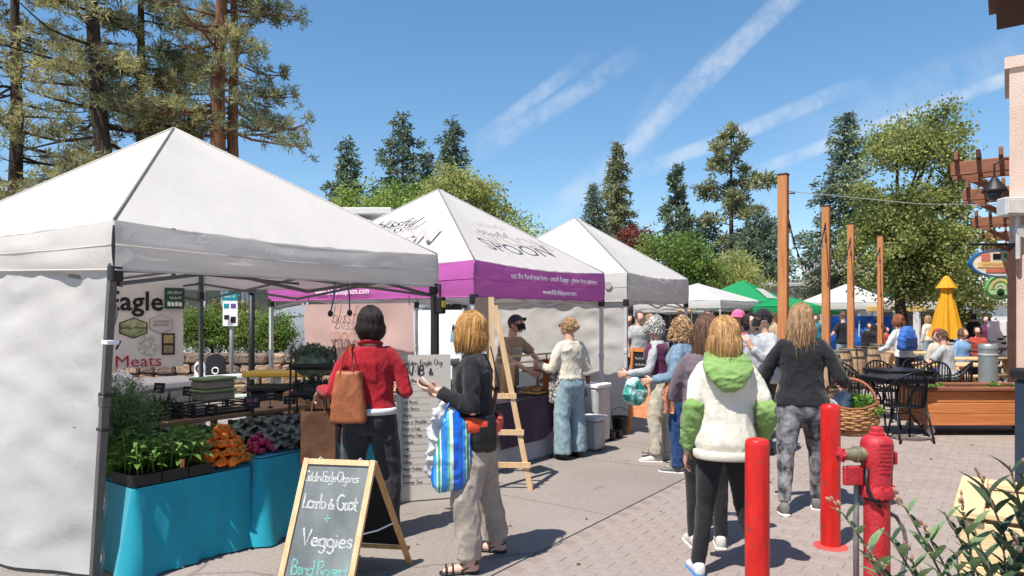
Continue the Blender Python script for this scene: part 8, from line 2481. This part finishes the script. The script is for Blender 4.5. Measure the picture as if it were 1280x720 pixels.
mb.grid(pbx,40,10);mb.add([V((-.13,-.075,.002)),V((.13,-.075,.002)),V((.13,.075,.002)),V((-.13,.075,.002))],[(0,1,2,3)]);mb.build('bag',M_kraft,kb,auto=40)
for y in (-.07,.07):
 mb=MB();mb.tube([V((-.05,y,.38)),V((-.04,y*.7,.47)),V((0,y*.4,.50)),V((.04,y*.7,.47)),V((.05,y,.38))],.006,6);mb.build('handle',M_kraft,kb)

# ---- girl in cream hoodie with green hood and sleeves
GG=Person('girl in cream hoodie with green hood and sleeves, seen from behind',GY(906,4.30),(.12,1),H=1.615,hip=.98,build=.92,scale_head=1.05,
   arms={-1: dict(e=(.03,-.02,-.17),w=(.015,.06,-.15),curl=.4),1: dict(e=(.06,-.03,-.17),w=(.01,.12,-.13),curl=.4)},legs={-1: dict(k=(.02,.012,-.225),a=(.03,-.01,-.235)),1: dict(k=(.02,.012,-.225),a=(.06,-.01,-.235))},vox=.011)
GG.top(C_cream,hem=.475,loose=.020,amp=.009,name='hoodie',m_sleeve=C_green,puff=.004,flare=.004,freq=7);GG.bottom(C_black,rise=.56,rad=(.055,.047,.034,.030,.026),amp=.004);GG.shoes(mat('white_sneaker',S(210,212,216),rough=.6),sole=mat('blue_sole',S(60,120,190)))
GG.hair(H_blond,length=.090,n=420,vol=1.15,seed=7,front=.8,bulge=.10,taper=.08)
h=GG.h;mb=MB()
loft(mb,[(GG.neck+V((0,y*h,z*h)),a*h,b*h,V((1,0,0)),V((0,1,.35)).normalized()) for z,y,a,b in ((.030,-.014,.066,.060),(.012,-.026,.086,.066),(-.018,-.058,.092,.046),(-.052,-.080,.080,.034),(-.085,-.088,.055,.024),(-.112,-.086,.026,.014))])
put('hood',union(mb,.008,2,folds(.010,8,22,5)),C_green,GG.root)
mb=MB();loft(mb,[GG.Rg(z,.128 +k,.098 +k,-.004) for z,k in ((.463,.0),(.468,.004),(.49,.004),(.496,.0))]);GG.part('hem_band',mb,C_cream)
# ---- her friend, mostly hidden
GF_=Person('girl with long brown hair and black leggings half hidden behind the girl in the hoodie',GY(884,4.85),(.1,1),H=1.63,arms={-1: dict(e=(.03,.06,-.17),w=(-.2,.3,.05)),1: dict(e=(.03,.06,-.17),w=(-.2,.3,.05))},vox=.012)
GF_.top(cloth('plum_grey',S(110,96,104)),hem=.52,loose=.012);GF_.bottom(C_black,rad=(.055,.047,.034,.030,.026),amp=.004);GF_.shoes(M_shoe_w);GF_.hair(H_brown,length=.15,n=260,vol=1.12,seed=8,front=.8)

# ---- woman walking away with the market basket
BW=Person('woman in black sweater and grey tie-dye leggings walking with a basket',GY(1002,5.72),(.30,1),H=1.735,hip=1.05,build=1.0,lean=.05,
   arms={-1: dict(e=(.07,.02,-.17),w=(.02,.08,-.14)),1: dict(e=(.075,-.05,-.165),w=(.07,.24,-.05),curl=.9,h=(.15,.8,-.3))},
   legs={-1: dict(k=(.02,-.035,-.225),a=(.01,-.05,-.235),toe=(-.05,1,-.12)),1: dict(k=(.02,.05,-.22),a=(.0,.02,-.235),toe=(.1,1,.0))},vox=.011)
BW.top(C_black,hem=.52,loose=.011,amp=.008,flare=.002);BW.bottom(C_tie,rise=.58,rad=(.064,.054,.038,.033,.025),length=.92,amp=.004,name='leggings');BW.shoes(M_shoe_g);BW.hair(H_ltbrown,length=.195,n=420,vol=1.14,seed=9,front=.8,style='wavy',bulge=.16,taper=.02)
# basket on her right arm
bq=BW.world(BW.el[1].lerp(BW.wr[1],.7))+V((.05,.03,0))
bk_=thing('market_basket','round wicker market basket carried by the woman in black','basket',V((bq.x,bq.y,.63)),R(-15))
M_wick=mat('wicker',S(170,118,72),rough=.6,var=.25,nscale=20,bump=.6,bscale=90,island=.15,col2=S(200,150,100));M_wick2=mat('wicker_dark',S(132,82,50),rough=.6,var=.2,nscale=20,island=.15)
prof=[(.10,.0),(.15,.02),(.19,.06),(.205,.12),(.20,.18),(.19,.235)]
for i in range(13): # woven coils
 z=.008 +i*.0185;r_=np.interp(z,[p_[1] for p_ in prof],[p_[0] for p_ in prof])
 mb=MB();nseg=44;mb.tube([V((r_*1.1 *math.cos(t)+.005 *math.cos(11 *t+i*math.pi)*math.cos(t),r_*.85 *math.sin(t)+.005 *math.cos(11 *t+i*math.pi)*math.sin(t),z+(.055 *abs(math.cos(t)) ** 2 *(z/.24)))) for t in [2 *math.pi*j/nseg for j in range(nseg+1)]],.0115,6)
 mb.build('coil',M_wick2 if i % 5 == 2 else M_wick,bk_,smooth=True)
mb=MB();mb.lathe([(0,.02),(.12,.02),(.17,.06)],n=24);o=mb.build('bottom',M_wick2,bk_);o.scale=(1.1,.85,1)
mb=MB();mb.tube([V((.205 *math.cos(R(a)),0,.26 +.205 *math.sin(R(a)))) for a in range(0,181,12)],.012,8);mb.build('handle',mat('handle_leather',S(176,104,72),rough=.5),bk_,smooth=True)
leaf_heap('leafy carrot tops spilling out of the market basket',V((bq.x+.10,bq.y - .02,.80)),.13,.14,.14,900,91,M_sprout,L=.055,W=.3,name='leafy_greens',cat='greens')
def pk_(mb): mb.ell((0,0,.05),(.09,.08,.08));mb.ell((.04,.03,.1),(.06,.06,.06))
bag_blob('produce_bag','clear plastic produce bag in the market basket','bag',V((bq.x - .08,bq.y,.82)),0,pk_,mat('clear_film',S(206,210,214),rough=.15,transl=.4,bump=0),amp=.03,freq=18)

# ---- customer in white blouse at the bakery
WB=Person('woman in cream blouse and wide washed jeans standing at the bakery table',GY(712,7.85),(-.55,.84),H=1.61,hip=.98,head_yaw=.35,head_pitch=-.15,
   arms={-1: dict(e=(.04,.02,-.16),w=(.0,.26,.04),curl=.6),1: dict(e=(.05,-.01,-.17),w=(-.10,.26,.0),curl=.5)},legs={-1: dict(k=(.02,.0,-.225)),1: dict(k=(.03,.02,-.225))},vox=.013)
WB.top(C_ecru,hem=.565,loose=.011,amp=.010,name='blouse',puff=.003);WB.bottom(C_ltjean,rise=.61,rad=(.060,.058,.056,.058,.060),length=1.0,amp=.007,name='jeans');WB.shoes(M_shoe_b,M_black);WB.hair(H_ltbrown,length=.03,n=220,vol=1.06,seed=10,style='short',front=.8);WB.bun(H_ltbrown);WB.glasses(mat('tortoise',S(70,46,34),rough=.2,bump=0))
sc_=thing('shoulder_bag','black patterned shoulder bag hanging at the left side of the woman in the cream blouse','bag',V((.50,7.80,.62)),ROT)
mb=MB();loft(mb,[(V((0,0,z)),a,b,V((1,0,0)),V((0,1,0))) for z,a,b in ((0,.07,.025),(.02,.09,.04),(.25,.085,.04),(.36,.06,.03))],power=3.5);put('body',union(mb,.014,2,folds(.008,9,9,2)),cloth('floral',S(44,38,42),S(190,180,176),nscale=30,sharp=.06),sc_)
mb=MB();mb.tube([V((-.04,0,.34)),V((.02,.02,.52)),V((.12,.06,.66)),V((.18,.1,.6))],.008,6,flat=.5);mb.build('strap',M_black,sc_)
# ---- vendor
VD=Person('bakery vendor in navy cap and black mask behind the table',GY(630,8.55),(.75,-.66),H=1.66,lean=.28,head_pitch=-.35,female=False,build=.98,
   arms={-1: dict(e=(.05,.14,-.15),w=(-.05,.25,-.18)),1: dict(e=(.05,.14,-.15),w=(-.08,.28,-.14))},vox=.014)
VD.top(C_tan,hem=.50,loose=.014,sleeve=.35,name='shirt');VD.bottom(C_char);VD.shoes(M_shoe_b,M_black);VD.hair(H_brown,length=.01,style='short',n=120,vol=1.03,seed=11,front=1.0);VD.cap(C_navy);VD.mask(C_black)
mb=MB();loft(mb,[VD.Rg(z,a,b,.004) for z,a,b in ((.46,.122,.094),(.6,.108,.080),(.74,.085,.092),(.76,.07,.09))]);VD.part('apron',mb,C_stone)

# ---- the pair at the third stall
P1=Person('white haired shopper in purple vest over grey sleeves with pale trousers',GY(826,7.75),(-.9,.35),H=1.62,lean=.10,head_pitch=-.2,
   arms={-1: dict(e=(.04,.03,-.16),w=(-.05,.24,-.04),curl=.6),1: dict(e=(.04,.01,-.16),w=(-.1,.22,-.06))},legs={-1: dict(k=(.02,.03,-.225)),1: dict(k=(.02,-.02,-.225))},vox=.013)
P1.top(C_grey,hem=.55,loose=.010,name='shirt');P1.bottom(C_stone,rad=(.062,.057,.048,.044,.042),amp=.008,length=.95);P1.shoes(M_shoe_w);P1.hair(H_white,length=.035,style='curly',n=300,vol=1.16,seed=12,front=.8)
mb=MB();loft(mb,[P1.Rg(z,a+.024,b+.024,y) for z,a,b,y in P1.torso if .56 <= z <= .82]);put('vest',union(mb,.013,2,folds(.006,12,12,1)),C_purple,P1.root)
P2=Person('curly haired woman in denim jacket and dark blue jeans at the third stall',GY(852,7.22),(-.85,.5),H=1.60,head_pitch=-.15,hip=1.02,
   arms={-1: dict(e=(.04,.01,-.16),w=(-.03,.22,-.05),curl=.5),1: dict(e=(.05,.0,-.165),w=(-.12,.22,-.06),curl=.5)},legs={-1: dict(k=(.02,.02,-.225)),1: dict(k=(.02,.01,-.225))},vox=.012)
P2.top(C_denim,hem=.515,loose=.020,amp=.010,name='denim_jacket');P2.bottom(C_jean,rad=(.060,.054,.044,.040,.038),amp=.008,name='jeans');P2.shoes(M_shoe_g);P2.hair(H_curly,length=.075,style='curly',n=480,vol=1.22,seed=13,front=.75)
P2b=thing('scarf','red brown patterned scarf hanging from the bag of the woman in denim','scarf',V((1.60,7.05,.62)),0)
mb=MB();mb.grid(lambda u,v: V(((u - .5)*(.08 +.03 *v)+.012 *math.sin(v*9),.03 *math.sin(u*9 +v*3),.36 *(1 - v))),10,12);mb.build('cloth',cloth('paisley',S(150,72,50),S(196,150,120),nscale=40,sharp=.08),P2b,smooth=True)
def tb_(mb): loft(mb,[(V((0,0,-z)),a,b,V((1,0,0)),V((0,1,0))) for z,a,b in ((.0,.04,.03),(.08,.12,.07),(.18,.15,.09),(.26,.12,.08),(.31,.06,.04))])
bag_blob('shopping_bag','turquoise and white shopping bag held by the white haired shopper','bag',P1.world(P1.wr[-1])+V((.06,-.03,-.03)),.4,tb_,cloth('turquoise_print',S(30,150,140),S(190,220,214),nscale=9,sharp=.08,rough=.4),amp=.02)
# ---- man in grey sweatshirt and others around him
MS=Person('man in grey sweatshirt and black cap with dark mask holding a phone',GY(955,8.1),(-.95,-.1),H=1.70,female=False,build=1.05,head_pitch=-.2,
   arms={-1: dict(e=(.05,.05,-.165),w=(-.05,.22,.20),curl=.6,h=(-.1,.4,.8)),1: dict(e=(.06,.06,-.16),w=(-.1,.3,.05))},vox=.013)
MS.top(C_grey,hem=.50,loose=.024,amp=.010,name='sweatshirt');MS.bottom(C_char);MS.shoes(M_shoe_b,M_black);MS.hair(H_dark,length=.015,style='short',n=140,vol=1.04,seed=14,front=.9);MS.cap(C_black);MS.mask(C_black)
mb=MB();mb.lathe([(0,0),(.06,0),(.065,.004),(0,.006)],n=16,M=Matrix.Rotation(R(-90),4,'Y'));o=MS.part('print',mb,C_navy);o.location=(-.195,.02,1.30);o.scale=(1,.7,1)
PK=Person('person in pink cap behind the girl in the hoodie',GY(923,9.3),(-.6,-.8),H=1.70,vox=.018,detail=False)
PK.top(C_brick,hem=.5);PK.bottom(C_navy);PK.shoes(M_shoe_b);PK.hair(H_brown,length=.05,n=100,seed=15);PK.cap(C_pinkc)
SG=Person('woman in sunglasses and pale blue shirt facing the camera beside the pink cap',GY(938,8.9),(.2,-1),H=1.66,vox=.016,detail=False)
SG.top(C_blue,hem=.5,name='shirt');SG.bottom(C_jean);SG.shoes(M_shoe_g);SG.hair(H_dark,length=.06,n=120,seed=16);SG.glasses()
CM=Person('tall man in beige cap and dark mask behind the curly haired woman',GY(854,12.5),(.5,-.9),H=1.80,female=False,vox=.018,detail=False)
CM.top(C_navy,hem=.5);CM.bottom(C_char);CM.shoes(M_shoe_b);CM.hair(H_brown,length=.01,style='short',n=80,seed=17);CM.cap(C_tan);CM.mask(C_black)
BM=Person('short haired man far behind between the curly haired woman and the hoodie girl',GY(884,15),(.1,-1),H=1.74,female=False,vox=.02,detail=False)
BM.top(C_stone,hem=.5,name='shirt');BM.bottom(C_jean);BM.shoes(M_shoe_b);BM.hair(H_brown,length=.0,style='short',n=60,seed=18)
# ---- people far under the canopies: few details at that distance
def far(label,px,d,face,top,bot,hair,H=1.68,style='straight',ln=.05,seat=None,cap=None,lean=0.0,arms=None,legs=None,sleeve=1.0,fem=True,skin=None):
 if isinstance(px,V): loc=px
 else: loc=GY(px,d)
 if seat is not None and legs is None: legs={sd: dict(k=(.15,1,-.08),a=(.0,-.1,-1)) for sd in (-1,1)}
 p=Person(label,loc,face,H=H,vox=.022,detail=False,seat=seat,lean=lean,arms=arms,legs=legs,female=fem,skin=skin)
 p.top(top,hem=.50,loose=.016,sleeve=sleeve,name='shirt');p.bottom(bot);p.shoes(M_shoe_b,M_black);p.hair(hair,length=ln,style=style,n=70,seed=int(abs(loc.x)*10))
 if cap: p.cap(cap)
 return p
far('man in grey shirt standing under the third canopy near the menu',799,13.5,(.3,-1),C_grey,C_char,H_brown,H=1.72,style='short',ln=0,sleeve=.35,fem=False)
far('person in dark clothes beyond the menu stand',788,14.5,(-.5,-.8),C_black,C_char,H_dark,H=1.66)
far('person in pale top behind the white haired shopper',812,16,(.6,-.6),C_white,C_jean,H_ltbrown,H=1.68)
far('man in orange shirt in the crowd right of the grey sweatshirt',968,16,(-.9,.1),C_tan,C_jean,H_brown,H=1.7,style='short',ln=0,fem=False)
far('person in navy jacket in the far crowd beside the first post',990,18,(-.8,-.3),C_navy,C_char,H_dark,H=1.72,style='short',ln=0,fem=False)
far('man in black polo and pale jeans beside the third post',1054,18.5,(-.3,1),C_black,C_ltjean,H_brown,H=1.74,style='short',ln=0,fem=False,sleeve=.35,arms={-1: dict(e=(.1,.0,-.17),w=(.0,.2,-.1)),1: dict(e=(.12,.0,-.15),w=(-.1,.1,.2))})
far('person in dark clothes in front of the blue tarpaulin',1086,21,(-.2,-1),C_black,C_char,H_dark,H=1.42)
far('child in red by the blue tarpaulin',1108,21,(.3,-1),C_brick,C_navy,H_dark,H=1.3)
far('person in black beside the fourth post',1097,22,(.3,1),C_black,C_black,H_dark,H=1.62)
# woman with the blue backpack
BP=Person('woman in white top and black trousers wearing a blue backpack',GY(1131,12.3),(-.35,.9),H=1.66,lean=.18,vox=.016,arms={-1: dict(e=(.03,.06,-.16),w=(-.1,.3,-.1)),1: dict(e=(.08,.0,-.17),w=(-.1,.25,.0))},detail=False)
BP.top(C_white,hem=.54,loose=.014,name='blouse');BP.bottom(C_black);BP.shoes(M_shoe_b);BP.hair(H_red,length=.06,n=140,style='wavy',seed=21,vol=1.12)
bpk=thing('backpack','bright blue backpack worn by the woman in white','backpack',GY(1133,12.08,1.02),R(10))
mb=MB();loft(mb,[(V((0,-.02,z)),a,b,V((1,0,0)),V((0,1,0))) for z,a,b in ((0,.13,.07),(.03,.17,.10),(.2,.165,.105),(.34,.12,.085),(.42,.06,.05))],power=3);put('sack',union(mb,.016,2,folds(.014,8,8,2)),cloth('royal_blue',S(40,86,168),S(66,118,196),rough=.6),bpk)
mb=MB();mb.bbox((0,-.125,.14),(.22,.03,.16),.012);mb.build('pocket',cloth('dark_blue',S(30,56,110)),bpk)
mb=MB();mb.tube([V((0,-.02,.42)),V((0,-.04,.48)),V((0,.02,.44))],.01,6);mb.build('handle',M_black,bpk)
# seated man in grey at the picnic table
far('man in grey t-shirt seated at the picnic table',GY(1186,11.75),0,(-.75,.66),C_grey,C_char,H_brown,H=1.72,style='short',ln=0,seat=.45,sleeve=.4,fem=False,lean=.15,arms={-1: dict(e=(.03,.12,-.15),w=(-.1,.35,-.03)),1: dict(e=(.03,.12,-.15),w=(-.1,.35,-.03))})
far('person in red and white cap seated beyond the man in grey',GY(1172,13.4),0,(.3,-.9),C_stone,C_jean,H_dark,H=1.66,seat=.45,cap=C_brick)
far('person in blue seated on the far side of the picnic table',GY(1203,15.0),0,(.4,-.9),C_blue,C_navy,H_brown,H=1.64,seat=.45)
far('person in dark red top seated near the bicycles',GY(1222,17.0),0,(-.5,-.8),C_brick,C_navy,H_dark,H=1.66,seat=.45)
far('person in maroon top standing by the poster stand',1234,19,(-.8,-.4),C_purple,C_char,H_dark,H=1.64)
far('person in black top walking at the far end of the street',1217,26,(.2,1),C_black,C_jean,H_dark,H=1.7)
far('woman in pale pink top walking beyond the parasol',1160,22,(-.3,1),C_ecru,C_ltjean,H_ltbrown,H=1.64,ln=.1)
far('person in teal top at the far canopies',1019,24,(-.2,-1),C_teal,C_jean,H_brown,H=1.66)
bpy.data.scenes.remove(TMP)
